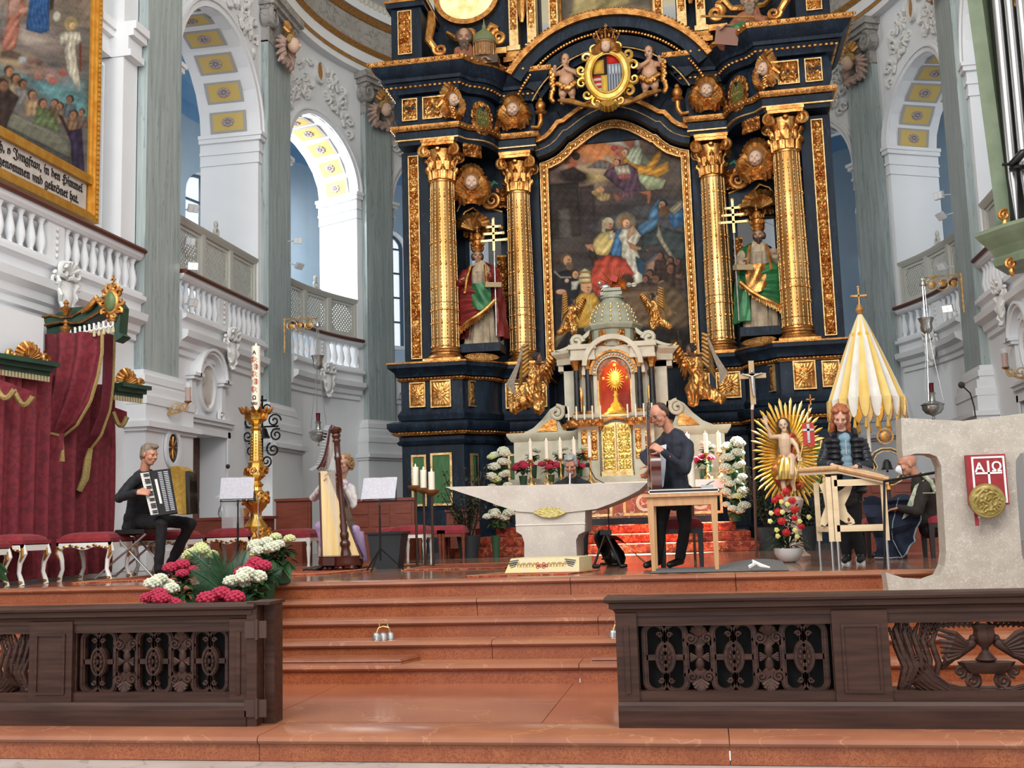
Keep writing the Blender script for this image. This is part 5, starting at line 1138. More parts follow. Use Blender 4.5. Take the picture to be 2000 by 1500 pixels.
hb.sph(HM@Vector((0,-.04,.05)),.08,14,10)
P(hb,'curly_hair',mat('light_brown_curls','9a7450','b58e66',rough=.6,scale=30),ph)
sf=MB(); 
for i in range(5): a=i*.5; sf.tube([Vector(J['neck'])+Vector(((.1+.01*i)*math.cos(t*.7+a),-.05+(.1+.006*i)*math.sin(t*.7+a)*.8,-.02+.025*math.sin(t*1.3+i))) for t in range(10)],.024,7)
sf.tube([J['neck']+Vector((.06,-.12,-.02)),J['neck']+Vector((.07,-.17,-.2)),J['neck']+Vector((.1,-.18,-.4)),J['neck']+Vector((.14,-.2,-.6))],[.04,.045,.05,.06],8)
P(sf,'lilac_scarf',lil,ph); P(MB().grid(lambda u,v:(lerp(J['lh'],J['lk'],v)+Vector((.06*math.cos(u*PI)+.02*math.sin(v*3),-.0,.07*math.sin(u*PI))) if v<.5 else lerp(J['lk'],J['la'],(v-.5)*2)+Vector((.09*math.cos(u*PI)+.02*math.sin(u*16),-.09*math.sin(u*PI),0))),24,20),'lilac_skirt',lil,ph)
# harpist's stool is hidden; ---------- trumpeter behind the stone altar
H0=at(1115,908,Y=13.6); HM=frame((-.05,-.85,-.45),(0,0,1),H0)
J=dict(neck=at(1118,938,Y=13.72),pel=at(1118,1015,Y=13.9),ls=at(1146,948,Y=13.7),rs=at(1092,948,Y=13.7),le=at(1152,975,Y=13.5),lw=at(1126,955,Y=13.3),re=at(1085,975,Y=13.5),rw=at(1108,957,Y=13.3),
 lh=at(1132,1020,Y=13.9),rh=at(1106,1020,Y=13.9),lk=at(1140,1020,Y=13.45),rk=at(1098,1020,Y=13.45),la=at(1140,1080,Y=13.5),ra=at(1098,1080,Y=13.5),lt=at(1140,1085,Y=13.3),rt=at(1098,1085,Y=13.3))
for q in ('la','ra'): J[q].z=.1
for q in ('lt','rt'): J[q].z=.04
pt_,_,_=person('man with short grey hair in black playing a wind instrument behind the stone altar',J,HM,{'l':((-.5,-.3,.5),(-.6,-.4,0),1.2),'r':((.5,-.3,.5),(.6,-.4,0),1.2)},1.05,skin,blk,blkt,leath,lab='9a9a98')
hairblob(HM,pt_,[(0,-.02,.06,.082,.095,.075),(.066,-.015,.02,.022,.055,.055),(0,.05,.105,.055,.04,.02)],mat('grey_hair','a9a7a4','8b8987',rough=.7,scale=30),s=1.05)
P(MB().sph(HM@Vector((0,.085,-.075)),(.035,.025,.03),10,8),'goatee',MATS['grey_hair'],pt_)
ins=T('wind_instrument','small silver wind instrument held to the lips of the grey haired man','instrument',at(1117,945,Y=13.3))
P(MB().tube([HM@Vector((0,.12,-.06)),HM@Vector((.0,.2,-.14)),HM@Vector((.0,.3,-.26))],[.012,.014,.03],10),'tube',steel,ins); P(MB().lathe([(.03,0),(.055,.05)],n=16).xf(Matrix.Translation(HM@Vector((.0,.3,-.26)))@Matrix.Rotation(PI,4,'X')),'bell',steel,ins)
# ---------- seated priest with mask
H0=at(1772,908,Y=12.1); HM=frame((-.95,-.15,-.15),(-.12,0,1),H0)
brn=mat('dark_brown_habit','1f1815','2c231e',rough=.9,scale=10); nbl=mat('navy_blanket','141b2c','1d2538',rough=.95,scale=14)
J=dict(neck=at(1797,938,Y=12.15),pel=at(1815,1015,Y=12.2),ls=at(1808,950,Y=12.35),rs=at(1806,952,Y=11.95),le=at(1790,1000,Y=12.4),lw=at(1755,990,Y=12.25),re=at(1792,1000,Y=11.85),rw=at(1755,992,Y=11.95),
 lh=at(1808,1015,Y=12.3),rh=at(1808,1015,Y=12.1),lk=at(1745,1010,Y=12.3),rk=at(1745,1012,Y=12.05),la=at(1735,1075,Y=12.35),ra=at(1730,1078,Y=12.1),lt=at(1712,1088,Y=12.3),rt=at(1708,1090,Y=12.05))
for q in ('la','ra'): J[q].z=.1
for q in ('lt','rt'): J[q].z=.04
pp,_,_=person('bald man with white face mask and dark habit seated behind the stone lectern',J,HM,{'l':((-.9,-.2,-.2),(0,0,-1),.6),'r':((-.9,.2,-.2),(0,0,-1),.6)},1.05,skin,brn,brn,leath,lab='8a7a70',belly=.05,topname='habit',botname='habit_skirt')
mk=MB().grid(lambda u,v:HM@Vector(((u-.5)*.12*(1-.35*abs(v-.5)),.09+.05*math.sin(PI*u)*math.sin(PI*(v*.8+.1)),-.09+.1*v)),12,10)
P(mk,'face_mask',mat('mask_white','e8ecf0',rough=.8),pp); P(MB().tube([HM@Vector((.06,.08,-.03)),HM@Vector((.08,.02,0)),HM@Vector((.083,-.01,.01))],.002,4).tube([HM@Vector((.055,.08,-.07)),HM@Vector((.08,.02,-.03)),HM@Vector((.083,-.015,-.01))],.002,4),'mask_loops',MATS['mask_white'],pp)
stl=MB()
for sg in (-1,): 
    c=[J['neck']+Vector((.08,-.05,.03)),J['neck']+Vector((-.04,-.17,-.03)),J['neck']+Vector((-.13,-.19,-.22)),J['neck']+Vector((-.2,-.2,-.38))]
    for i in range(3):
        a,b=c[i],c[i+1]; w_=Vector((0.05,.0,.03)); stl.add([a-w_,a+w_,b+w_,b-w_,a-w_+Vector((0,-.01,0)),a+w_+Vector((0,-.01,0)),b+w_+Vector((0,-.01,0)),b-w_+Vector((0,-.01,0))],[(0,1,2,3),(7,6,5,4),(0,4,5,1),(2,6,7,3),(1,5,6,2),(0,3,7,4)])
P(stl,'embroidered_stole',mat('cream_stole','c9c3a8','8fa58a',rough=.7,scale=30,lo=.45,hi=.55),pp,smooth=False)
P(MB().tube([at(1803,963,Y=11.8),at(1826,963,Y=11.9)],.006,6).tube([at(1800,925,Y=12.0),at(1818,940,Y=11.98),at(1826,960,Y=12.0)],.025,8),'cord_and_collar',MATS['cream_stole'],pp)
def drape(u,v):
    x=3.62-.42*u*1.15; 
    fold=.02*math.sin(v*22+u*3)+.012*math.sin(v*47)
    if v<.5: p=(x,12.35-.75*v*.9,.64-.05*abs(math.sin(v*9))*0+fold*.5+.03*math.sin(u*9))
    else:
        t=(v-.5)*2; p=(x+.05*math.sin(t*5+u*4),12.02-.1*t+fold*1.5+.05*math.sin(u*14)*t,.64-(.62-.3*max(0,(.45-u))*1.2)*t)
    return p
bl=T('blanket','navy blanket with grey piping over the knees of the masked man','blanket',(3.5,12.1,.02))
P(MB().grid(drape,26,30),'cloth',nbl,bl); P(MB().tube([drape(u/20,1) for u in range(21)],.008,5).tube([drape(0,v/20) for v in range(21)],.008,5).tube([drape(.45,v/20) for v in range(10,21)],.006,5),'piping',mat('grey_piping','8d9aa3',rough=.8),bl)
# ---------- statues on the altars
def robe(c,prof,folds=9,amp=.12,squash=.75,n=72,twist=.6,seed=0,arc=None):
    def f(u,v):
        k=len(prof)-1; i=min(k-1,int(v*k)); t=v*k-i; r=prof[i][0]*(1-t)+prof[i+1][0]*t; z=prof[i][1]*(1-t)+prof[i+1][1]*t
        a=(2*PI*u) if arc is None else arc[0]+(arc[1]-arc[0])*u
        rr=r*(1+amp*(1-v*.6)*(math.sin(folds*a+twist*z*3+seed)+.5*math.sin(folds*2.3*a-z*5+seed)))
        return (c[0]+rr*math.cos(a),c[1]+rr*squash*math.sin(a),c[2]+z)
    return MB().grid(f,n,28,cu=arc is None)
wood=mat('painted_skin_tone','b98d72',rough=.5); silv=mat('silver','c9c9c6',rough=.28,metal=.9,bump=.2,bscale=30)
def pope(x,y,z,side,label,cope,lining,gown,beard):
    r=T('pope_statue',label,'statue',(x,y,z)); g=lambda a,b,c:(x+a,y+b,z+c)
    P(robe(g(0,0,0),[(.33,0),(.3,.35),(.25,.8),(.22,1.1),(.25,1.35),(.2,1.5),(.06,1.62)],9,.09,seed=side),'gown',gown,r)
    P(MB().bx(x-.4,x+.4,y-.3,y+.35,z-.16,z),'plinth',navy,r,smooth=False)
    d=side
    P(robe(g(d*-.03,.03,0),[(.44,.12),(.43,.4),(.4,.8),(.37,1.1),(.35,1.3),(.3,1.48),(.1,1.6)],8,.08,.8,60,1.1,side,(-PI/2+.75+(.3 if d>0 else -.0),1.5*PI-.45)),'cope',cope,r)
    # front swag of cope across the body
    sw=MB().grid(lambda u,v:g(d*(-.36+.72*u),-.26-.08*math.sin(PI*u)-.02*math.sin(v*26+u*4),1.12-.75*v*(.4+.8*u)-.05*math.sin(u*5)),26,30); P(sw,'cope_fold',cope,r)
    P(MB().grid(lambda u,v:g(d*(-.26+.36*u),-.33-.05*math.sin(PI*u)-.015*math.sin(u*9+v*8),1.12-.42*v-.1*math.sin(PI*u)*v),18,14),'lining',lining,r)
    tr=[g(d*(-.36+.72*t/12),-.30-.1*math.sin(PI*t/12),.37+.75*(1-(.4+.8*t/12))-.05*math.sin(t/12*5)) for t in range(13)]
    P(MB().tube(tr,.045,8).tube([g(-.14,-.2,1.5),g(-.2,-.3,1.25),g(-.24,-.33,.95)],.03,6).tube([g(.14,-.2,1.5),g(.18,-.3,1.2),g(.2,-.33,1.0)],.03,6),'gilt_border',gold,r)
    fr=MB()
    for i in range(26): t=i/25; a=Vector(tr[0]).lerp(Vector(tr[-1]),t); q=tr[min(12,int(t*12))]; fr.cap((q[0]+(t*12-int(t*12))*(.06*d),q[1],q[2]-.03),(q[0]+(t*12-int(t*12))*.06*d,q[1]-.01,q[2]-.12),.014,.01,5)
    P(fr,'gilt_fringe',gold,r,kind='stuff')
    ar=MB(); hM=frame((.25*-d,-.9,-.2),(0,0,1),g(.03*d,-.06,1.72)); ar.merge(headprims(hM,1.08,beard=beard)); ar.cap(g(0,0,1.5),g(.02*d,-.03,1.68),.06,.055)
    lh,rh=g(-d*.0-.30,-.38,1.15),g(.28,-.36,1.22); 
    handprims(lh,(.2,-.5,.3),(.6,0,-.6),1.1,.8,-1,mb=ar); handprims(rh,(-.1,-.5,.6),(-.6,0,-.3),1.1,1.0,1,mb=ar)
    P_=remesh(ar,'head_and_hands',wood,r,.011,1); facebits(hM,P_,1.08,'4a3626',closed=False)
    sl=MB().cap(g(-.27,-.05,1.36),g(-.36,-.2,1.12),.11,.1).cap(g(-.36,-.2,1.12),lh,.1,.075).cap(g(.27,-.05,1.36),g(.36,-.2,1.15),.11,.1).cap(g(.36,-.2,1.15),rh,.1,.07)
    remesh(sl,'sleeves',gown if beard else cope,r,.016,3,nz=.02,nk=9)
    P(MB().merge(robe(g(0,0,1.38),[(.25,0),(.22,.1),(.13,.2),(.08,.25)],7,.05)),'shoulder_cape',mat('cream_cape','c9b79a','b09a7c',rough=.6,scale=12),r)
    hb=MB()
    for i in range(16): a=PI*(i/15)*1.3-.5; hb.sph(hM@Vector((.085*math.cos(a),-.03,.01+.07*math.sin(a)-.03)),.04,7,5)
    if beard:
        for i in range(14): a=PI+PI*i/13; hb.sph(hM@Vector((.05*math.cos(a),.075,-.07+.03*math.sin(a))),.03,6,5)
        hb.cap(hM@Vector((0,.08,-.08)),hM@Vector((0,.09,-.19)),.045,.02)
    P(hb,'hair_and_beard' if beard else 'hair',mat('dark_brown_wood','3d2a20',rough=.7),r)
    ti=MB(); T0=hM@Matrix.Translation((0,-.01,.07)); tt=MB().lathe([(.1,0),(.115,.06),(.12,.1),(.115,.2),(.1,.28),(.06,.34),(.015,.37)],n=20)
    for zz,rr in ((.02,.108),(.12,.125),(.22,.118)):
        tt.lathe([(rr,zz),(rr+.012,zz+.01),(rr,zz+.025)],n=20)
        for i in range(10): a=2*PI*i/10; tt.cap(((rr)*math.cos(a),rr*math.sin(a),zz+.02),((rr+.015)*math.cos(a),(rr+.015)*math.sin(a),zz+.07),.016,.008,6)
    tt.sph((0,0,.39),.025,8,6).bx(-.006,.006,-.006,.006,.4,.5).bx(-.03,.03,-.006,.006,.455,.467)
    P(tt.xf(T0),'tiara',gold,r)
    # staff with triple cross
    sx=.27*-d if False else (.36 if side<0 else -.42)
    P(MB().tube([g(sx,-.42,.1),g(sx-.0,-.4,1.75)],.014,8),'staff',silv,r)
    cr=MB().bx(x+sx-.022,x+sx+.022,y-.43,y-.4,z+1.7,z+2.3)
    for zz,w_ in ((1.9,.24),(2.03,.18),(2.16,.12)):
        cr.bx(x+sx-w_,x+sx+w_,y-.43,y-.4,z+zz-.02,z+zz+.02)
        for s_ in (-1,1): cr.sph((x+sx+s_*w_,y-.415,z+zz),(.035,.02,.035),8,6)
    cr.sph((x+sx,y-.415,z+2.31),(.035,.02,.035),8,6); P(cr,'triple_cross',mat('pale_gold_metal','d8b878',rough=.35,metal=.7),r,smooth=False)
    bk=MB().cb(g(.32*(-side) if side<0 else -.3,-.42,1.06),(.3,.22,.09),.3,.2); P(bk,'book',mat('book_page','b59d78',rough=.7),r,smooth=False)
    return r
rc=mat('red_cope','8e2a26','6c1f1e',rough=.42,scale=6,metal=.15); gc=mat('green_cope','1f5a34','2d7a44',rough=.4,scale=6,metal=.15); cg=mat('cream_gown','b9a588','97856c',rough=.6,scale=6)
pope(-2.56,19.55,3.82,-1,'pope statue in red cope with green lining and triple cross in the left altar niche',rc,gc,cg,0)
pope(2.6,19.55,3.82,1,'bearded pope statue in green cloak with gold border in the right altar niche',gc,gold,cg,1)
for sx,word in ((-1,'S.GREGOR'),(1,'BENEDICT')):
    q=MB().prism([(.34*math.cos(2*PI*i/24),.07*math.sin(2*PI*i/24)) for i in range(24)],-.03,.02); nm=P(put(q,sx*2.52,19.28,3.56,-sx*.55),'name_tablet',goldd,HA); 
    text(word,'lettering',goldp,.085,Matrix.Translation((sx*2.52,19.28,3.53))@Matrix.Rotation(-sx*.55,4,'Z')@Matrix.Translation((0,-.034,0))@Matrix.Rotation(PI/2,4,'X'),nm,.003,'CENTER')
# bearded half figures on the cornice
def halfman(x,y,z,sx,label,model):
    r=T('saint_figure',label,'statue',(x,y,z)); g=lambda a,b,c:(x+a*sx,y+b,z+c)
    hM=frame((.15*sx,-.9,-.3),(0,0,1),g(-.35,-.2,.62)); a=MB().merge(headprims(hM,1.5,beard=1)); a.cap(g(-.35,-.1,.35),g(-.35,-.15,.55),.1,.09)
    handprims(g(.05,-.45,.05),(.5*sx,-.4,-.1),(0,0,-1),1.5,.7,1,mb=a); h=remesh(a,'head_and_hand',wood,r,.016,1); facebits(hM,h,1.5,'6b5a4a',closed=False)
    hb=MB()
    for i in range(18): t=PI*i/17*1.5-.8; hb.sph(hM@Vector((.12*math.cos(t),-.04,.03+.1*math.sin(t))),.065,7,5)
    for i in range(26): t=2*PI*i/13; hb.sph(hM@Vector((.06*math.cos(t)*(1-.3*(i//13)),.12,-.12-.09*(i//13)+.04*math.sin(t))),.045,7,5)
    P(hb,'curly_beard',mat('grey_beard_%d'%(sx>0),'8c7a66' if sx<0 else '5a4636',rough=.7),r)
    b=MB().cap(g(-.7,0,.0),g(-.35,-.05,.32),.2,.2).cap(g(-.35,-.05,.3),g(.1,-.1,-.1),.24,.2).cap(g(-.45,-.1,.3),g(-.3,-.35,.02),.12,.1)
    remesh(b,'robe',mat('rose_robe','a8694a','8f563c',rough=.6,scale=5),r,.022,3,nz=.05,nk=6)
    c=MB().cap(g(-.3,-.3,.08),g(.05,-.42,-.02),.11,.07).cap(g(-.2,-.1,.05),g(.1,-.05,.0),.13,.1); remesh(c,'blue_sleeve' if model else 'green_sleeve',mat('blue_grey_cloth','7f8ba8',rough=.6) if model else gc,r,.02,3,nz=.04,nk=7)
    if model:
        m=T('church_model','wooden domed church model held by the bearded saint left of the arch','model',(-2.28,19.05,9.1))
        P(MB().bx(-2.52,-2.0,18.98,19.3,9.12,9.28),'base_block',mat('dark_wood_carving','5c4632','463525',rough=.6),m,smooth=False); P(MB().lathe([(.2,0),(.2,.25),(.22,.26),(.22,.29)],(-2.27,19.12,9.28),20),'drum',mat('wood_drum','8c6a48',rough=.6),m)
        co=MB()
        for i in range(14): t=2*PI*i/14; co.cap((-2.27+.21*math.cos(t),19.12+.21*math.sin(t),9.3),(-2.27+.21*math.cos(t),19.12+.21*math.sin(t),9.52),.014,.014,6)
        P(co,'colonnade',goldd,m); P(MB().lathe([(.23,0),(.21,.1),(.15,.2),(.06,.27),(.04,.3),(.04,.36),(.02,.38),(.006,.5)],(-2.27,19.12,9.57),20),'dome',mat('green_dome','5f6b48','7a8358',rough=.5),m)
    else:
        P(MB().cb(g(.1,-.42,-.12),(.42,.06,.3),0,.5,.2),'book',mat('pink_book','9a7262',rough=.7),r,smooth=False); P(MB().tube([g(-.4,-.5,.15),g(.55,-.4,.32)],.02,6),'staff',bronz,r)
halfman(-2.35,19.5,9.2,-1 if False else 1,'bearded saint figure with church model on the left cornice of the altar',True)
halfman(2.35,19.35,9.25,-1,'dark bearded saint figure reading a book on the right cornice of the altar',False)
# ---------- putti and coat of arms
def putto(x,y,z,sx,label):
    r=T('putto',label,'statue',(x,y,z)); g=lambda a,b,c:(x+a*sx,y+b,z+c)
    m=MB(); hM=frame((.4*sx,-.9,-.35),(0,0,1),g(-.02,-.06,.78)); m.merge(headprims(hM,1.15)); 
    m.cap(g(0,0,.66),g(0,-.03,.74),.05,.05).sph(g(0,0,.52),(.15,.13,.16),14,10).sph(g(0,-.03,.38),(.16,.15,.15),14,10).sph(g(0,0,.28),(.16,.14,.12),14,10)
    for q,hx in ((-1,-.07),(1,.07)): m.cap(g(hx,0,.26),g(hx*1.3,-.05,.12),.1,.08).cap(g(hx*1.3,-.05,.12),g(hx*1.4,.0,-.04),.06,.042).cap(g(hx*1.4,0,-.05),g(hx*1.6,-.1,-.08),.035,.03)
    m.cap(g(-.12,0,.58),g(-.24,-.1,.5),.055,.048).cap(g(-.24,-.1,.5),g(-.2,-.2,.62),.045,.035).cap(g(.12,0,.58),g(.2,-.12,.48),.055,.048).cap(g(.2,-.12,.48),g(0,-.2,.56),.045,.035)
    h=remesh(m,'body',mat('putto_skin','d9ab8a','c4926f',rough=.5),r,.012,2); facebits(hM,h,1.15,'5a3a26',closed=False)
    hb=MB()
    for i in range(22): t=PI*i/21*1.3-.45; hb.sph(hM@Vector((.085*math.cos(t),-.02+.03*math.sin(i*2),.03+.08*math.sin(t))),.035,7,5)
    P(hb,'curls',MATS['dark_brown_wood'],r)
    ga=MB(); rr=random.Random(5)
    for i in range(26): t=i/25; ga.sph(g(-.18+.36*t,-.12-.04*math.sin(PI*t),.3-.1*math.sin(PI*t)+rr.uniform(-.03,.03)),(.045,.045,.05),7,5)
    for i in range(22): t=i/21; ga.sph(g(-.28+rr.uniform(-.03,.03),-.14,.62-.66*t),(.05,.045,.05),7,5)
    P(ga,'gilt_garland',gold,r); w_=MB()
    for s_ in (-1,1):
        for i in range(5): w_.cap(g(s_*.08,.1,.58),g(s_*(.26-.02*i),.14,.72-.11*i),.03,.015,6)
    P(w_,'wings',wood,r); P(MB().grid(lambda u,v:g(.14-.1*u+.03*math.sin(v*9),-.0+.05*math.sin(u*12),.5-.62*v),8,16),'green_drapery' if sx>0 else 'red_drapery',gc if sx>0 else rc,r)
putto(-.78,19.7,8.52,1,'winged putto with gold garland standing left of the coat of arms'); putto(.8,19.7,8.5,-1,'winged putto with gold garland standing right of the coat of arms')
ca=T('coat_of_arms','crowned oval coat of arms in scrolling gold cartouche above the altarpiece','emblem',(.03,19.4,8.8)); cx,cy,cz=.03,19.4,8.8
gs=mat('shining_gold','dba43f','f3cf7c',rough=.24,metal=.9,scale=5)
E2=lambda a,b,k=40:[(cx+a*math.cos(2*PI*i/k),cz+b*math.sin(2*PI*i/k)) for i in range(k)]
P(MB().ring(E2(.42,.52),E2(.29,.37),cy-.14,cy+.1),'cartouche_rim',gs,ca); P(MB().tube([(a,cy-.15,b) for a,b in E2(.3,.38)],.022,8,close=True).tube([(a,cy-.13,b) for a,b in E2(.41,.51)],.03,8,close=True),'cartouche_moulding',gs,ca)
sc2=MB()
for i in range(14):
    t=2*PI*(i+.5)/14; bx_,bz_=cx+.5*math.cos(t),cz+.58*math.sin(t); sc2.tube([(bx_+p,cy-.08,bz_+q) for p,q in sprl(0,0,.11,.02,t+PI,(1.2 if i%2 else -1.2),14)],[.045-.002*j for j in range(15)],7)
for i in range(7): t=PI*(1.2+.6*i/6); sc2.tube([(cx,cy-.12,cz-.5),(cx+.16*math.cos(t),cy-.2,cz-.52+.16*math.sin(t)),(cx+.22*math.cos(t),cy-.12,cz-.52+.22*math.sin(t))],[.02,.04,.035],6)
P(sc2,'scrollwork',gs,ca)
mb,V=canvas(lambda u,v:(cx-.3+.6*u,cy-.06-.03*math.sin(PI*u),cz-.38+.76*v),60,76); 
def pxy(a,b): q=project(np.array([[a,cy-.07,b]]))[0]; return q
A=Paint(V,'b3261c'); 
def rq(x0,x1,z0,z1,c): A.g([tuple(pxy(cx+x0,cz+z0)),tuple(pxy(cx+x1,cz+z0)),tuple(pxy(cx+x1,cz+z1)),tuple(pxy(cx+x0,cz+z1))],c,.6)
rq(-.3,0,0,.38,'2a211c'); rq(-.26,-.06,.03,.3,'c99a3c'); rq(0,.3,.2,.38,'c0281e'); rq(0,.3,0,.2,'b9bfc6'); rq(-.3,-.1,-.38,0,'b5241c'); rq(-.12,0,-.38,0,'d9b04a'); rq(0,.3,-.38,0,'5a6068')
for i in range(5): rq(.0+.06*i,.03+.06*i,.0,.2,'8d949c'); rq(.02+.05*i,.04+.05*i,-.38,0,'c9ced4')
for i in range(3): rq(-.3,-.12,-.1-.1*i,-.05-.1*i,'d8d0c4')
m_=[i for i in range(len(mb.v))]
keep=[(abs((mb.v[i][0]-cx)/.3)**2+abs((mb.v[i][2]-cz)/.38)**2)<1.02 for i in m_]; mb.f=[f for f in mb.f if all(keep[i] for i in f)]
P(mb,'painted_shield',oil,ca,col=A.c)
P(MB().lathe([(.17,0),(.18,.03),(.17,.06)],(cx,cy,cz+.62),20),'crown_band',goldd,ca); cb_=MB()
for i in range(8):
    t=2*PI*i/8; cb_.tube([(cx+.17*math.cos(t),cy+.17*math.sin(t),cz+.68),(cx+.24*math.cos(t),cy+.24*math.sin(t),cz+.8),(cx+.14*math.cos(t),cy+.14*math.sin(t),cz+.9),(cx,cy,cz+.88)],.018,6); cb_.sph((cx+.24*math.cos(t),cy+.24*math.sin(t),cz+.82),.024,7,5); cb_.sph((cx+.17*math.cos(t+.39),cy+.17*math.sin(t+.39),cz+.73),(.03,.03,.05),7,5)
cb_.sph((cx,cy,cz+.93),.035,8,6).bx(cx-.01,cx+.01,cy-.01,cy+.01,cz+.95,cz+1.04).bx(cx-.03,cx+.03,cy-.01,cy+.01,cz+.99,cz+1.01); P(cb_,'crown_arches',goldd,ca)
hd=MB().sph((cx,cy-.2,cz+.5),(.09,.09,.11),14,10).sph((cx,cy-.29,cz+.49),(.015,.02,.025),6,5); P(hd,'cherub_face',MATS['cherub_skin'],ca); wv=MB()
for s_ in (-1,1):
    for i in range(7): t=-.2+i*.25; wv.tube([(cx+s_*.07,cy-.14,cz+.45),(cx+s_*(.07+.12*math.cos(t)),cy-.2,cz+.45+.12*math.sin(t)),(cx+s_*(.07+.22*math.cos(t)),cy-.13,cz+.42+.2*math.sin(t))],[.02,.035,.012],6)
for i in range(12): t=PI*i/11; wv.sph((cx+.09*math.cos(t),cy-.17,cz+.53+.08*math.sin(t)),.035,6,5)
P(wv,'cherub_wings_and_hair',gold,ca)
P(MB().tube([(-.95,19.6,8.5),(-.7,19.5,8.42),(-.45,19.45,8.3),(-.2,19.35,8.22),(.25,19.35,8.22),(.5,19.45,8.3),(.75,19.5,8.42),(1.0,19.6,8.5)],[.03,.06,.05,.07,.07,.05,.06,.03],8),'leaf_garland',gold,ca)
# ---------- tabernacle altar
TY=17.7
sto=mat('cream_altar_stone','cfc6ae','bdb39a',rough=.45,scale=5); stg=mat('grey_green_stone','a9a894','96967f',rough=.4,scale=6)
TA=T('tabernacle_altar','cream stone tabernacle altar with domed niche and gilded double doors','altar',(.06,TY,.6)); tc=.05
def tm(mb,name,m,par=TA,**k):
    a=P(MB().merge(mb,Matrix.Translation((tc,0,0))),name,m,par,**k); b=P(MB().merge(mir(mb),Matrix.Translation((tc,0,0))),name,m,par,**k); return a,b
# lower predella wings with swan-neck gable
wing=[(-1.78,.95),(-1.78,1.98),(-1.72,2.0),(-1.45,2.12),(-1.3,2.25),(-1.15,2.42),(-1.0,2.5),(-.86,2.46),(-.84,2.34),(-.93,2.3),(-.95,2.38),(-1.0,2.38),(-1.02,2.26),(-.96,2.12),(-.84,2.02),(-.72,2.06),(-.68,2.2),(-.62,2.4),(-.62,.95)]
tm(MB().prism([(x*.97,z-.05) for x,z in wing],TY+.1,TY+.5),'wing',sto,smooth=False)
tm(MB().sweep([(-1.78,TY+.5),(-1.78,TY+.03),(-.62,TY+.03)],[(-.1,1.84),(0,1.84),(.03,1.88),(.07,1.94),(.07,1.98),(-.1,1.99)]),'wing_cornice',sto); tm(MB().bx(-1.74,-.62,TY+.04,TY+.5,.95,1.86),'wing_base',sto,smooth=False)
tm(MB().tube([(-1.0+p,TY+.06,2.3+q) for p,q in sprl(0,0,.13,.015,PI/2,-1.6,22)],[.035]*23,7),'scroll',sto); tm(MB().prism([(-1.35,2.0),(-1.0,2.0),(-1.02,2.24),(-1.2,2.14)],TY+.07,TY+.1),'gilt_triangle',gold,smooth=False)
tm(MB().tube([(-.9,TY+.1,2.06),(-.72,TY+.05,2.1),(-.6,TY+.03,2.3),(-.58,TY+.03,2.6),(-.62,TY+.05,2.85)],[.05,.08,.09,.075,.05],8).merge(MB().tube([(-.62+p,TY,2.9+q) for p,q in sprl(0,0,.08,.02,-PI/2,1.2,12)],.03,6)),'gilt_consoles',gold)
# centre body
P(MB().bx(tc-.58,tc+.58,TY-.1,TY+.5,.95,2.2),'centre_base',sto,TA,smooth=False)
tm(MB().bx(-.62,-.28,TY-.22,TY+.4,.95,2.1).bx(-.65,-.26,TY-.26,TY+.4,2.1,2.16).bx(-.68,-.24,TY-.3,TY+.4,2.16,2.22),'pedestal',sto,smooth=False)
for x in (-.52,-.36): tm(put(relief(.1,.5,10,40,'leaf',.02,x*9),x,TY-.225,1.72),'gilt_panel',gold)
tm(put(relief(.2,.12,18,12,'leaf',.02,4),-.44,TY-.225,1.15),'gilt_panel',gold)
# doors
for s_ in (-1,1):
    dp=[(0,1.28),(.24*s_,1.28),(.24*s_,1.92)]+[(.24*s_*math.cos(PI/2*i/8),1.92+.16*math.sin(PI/2*i/8)) for i in range(9)]+[(0,2.08)]
    d=P(MB().prism([(tc+x+.004*s_,z) for x,z in dp],TY-.16,TY-.1),'door',goldp,TA,smooth=False)
    P(put(relief(.19,.56,26,70,'leaf',.02,s_*3),tc+s_*.125,TY-.162,1.76),'carved_door_panel',mat('bright_gold_carving','e0b64c','f5da86',rough=.3,metal=.8,scale=30),d); P(put(relief(.19,.16,26,22,'leaf',.02,s_*5),tc+s_*.125,TY-.162,1.39),'carved_door_panel',MATS['bright_gold_carving'],d)
P(MB().bx(tc-.26,tc+.26,TY-.2,TY-.08,1.2,1.28),'door_step',goldp,TA,smooth=False)
P(MB().tube([(tc+.27*math.cos(PI*i/16),TY-.17,1.95+.2*math.sin(PI*i/16)) for i in range(17)],.03,8),'door_arch',goldd,TA)
# niche storey: splayed bays with black columns
P(MB().bx(tc-.34,tc-.28,TY-.15,TY+.4,2.2,3.0).bx(tc+.28,tc+.34,TY-.15,TY+.4,2.2,3.0).bx(tc-.34,tc+.34,TY+.35,TY+.42,2.2,3.35),'niche_walls',sto,TA,smooth=False)
nic=mat('red_silk','b3341c','96260f',rough=.6,scale=8,bump=.2,bscale=20)
P(MB().bx(tc-.28,tc+.28,TY+.33,TY+.35,2.22,3.2),'red_niche_lining',nic,TA,smooth=False); P(MB().bx(tc-.28,tc-.26,TY-.1,TY+.33,2.22,3.0).bx(tc+.26,tc+.28,TY-.1,TY+.33,2.22,3.0).bx(tc-.28,tc+.28,TY-.12,TY+.33,2.18,2.22),'gilt_niche_sides',goldp,TA,smooth=False)
ar=lambda r,z0,n=20:[(tc+r*math.cos(PI*i/n),z0+r*math.sin(PI*i/n)) for i in range(n+1)]
for ra,rb,y0,nm,m in ((.28,.36,TY-.2,'niche_arch',sto),(.36,.4,TY-.24,'niche_arch_gilt',goldd),(.4,.52,TY-.22,'niche_arch_outer',sto)):
    P(MB().ring(ar(rb,2.88),ar(ra,2.88),y0,TY+.35,closed=False),nm,m,TA)
b=MB()
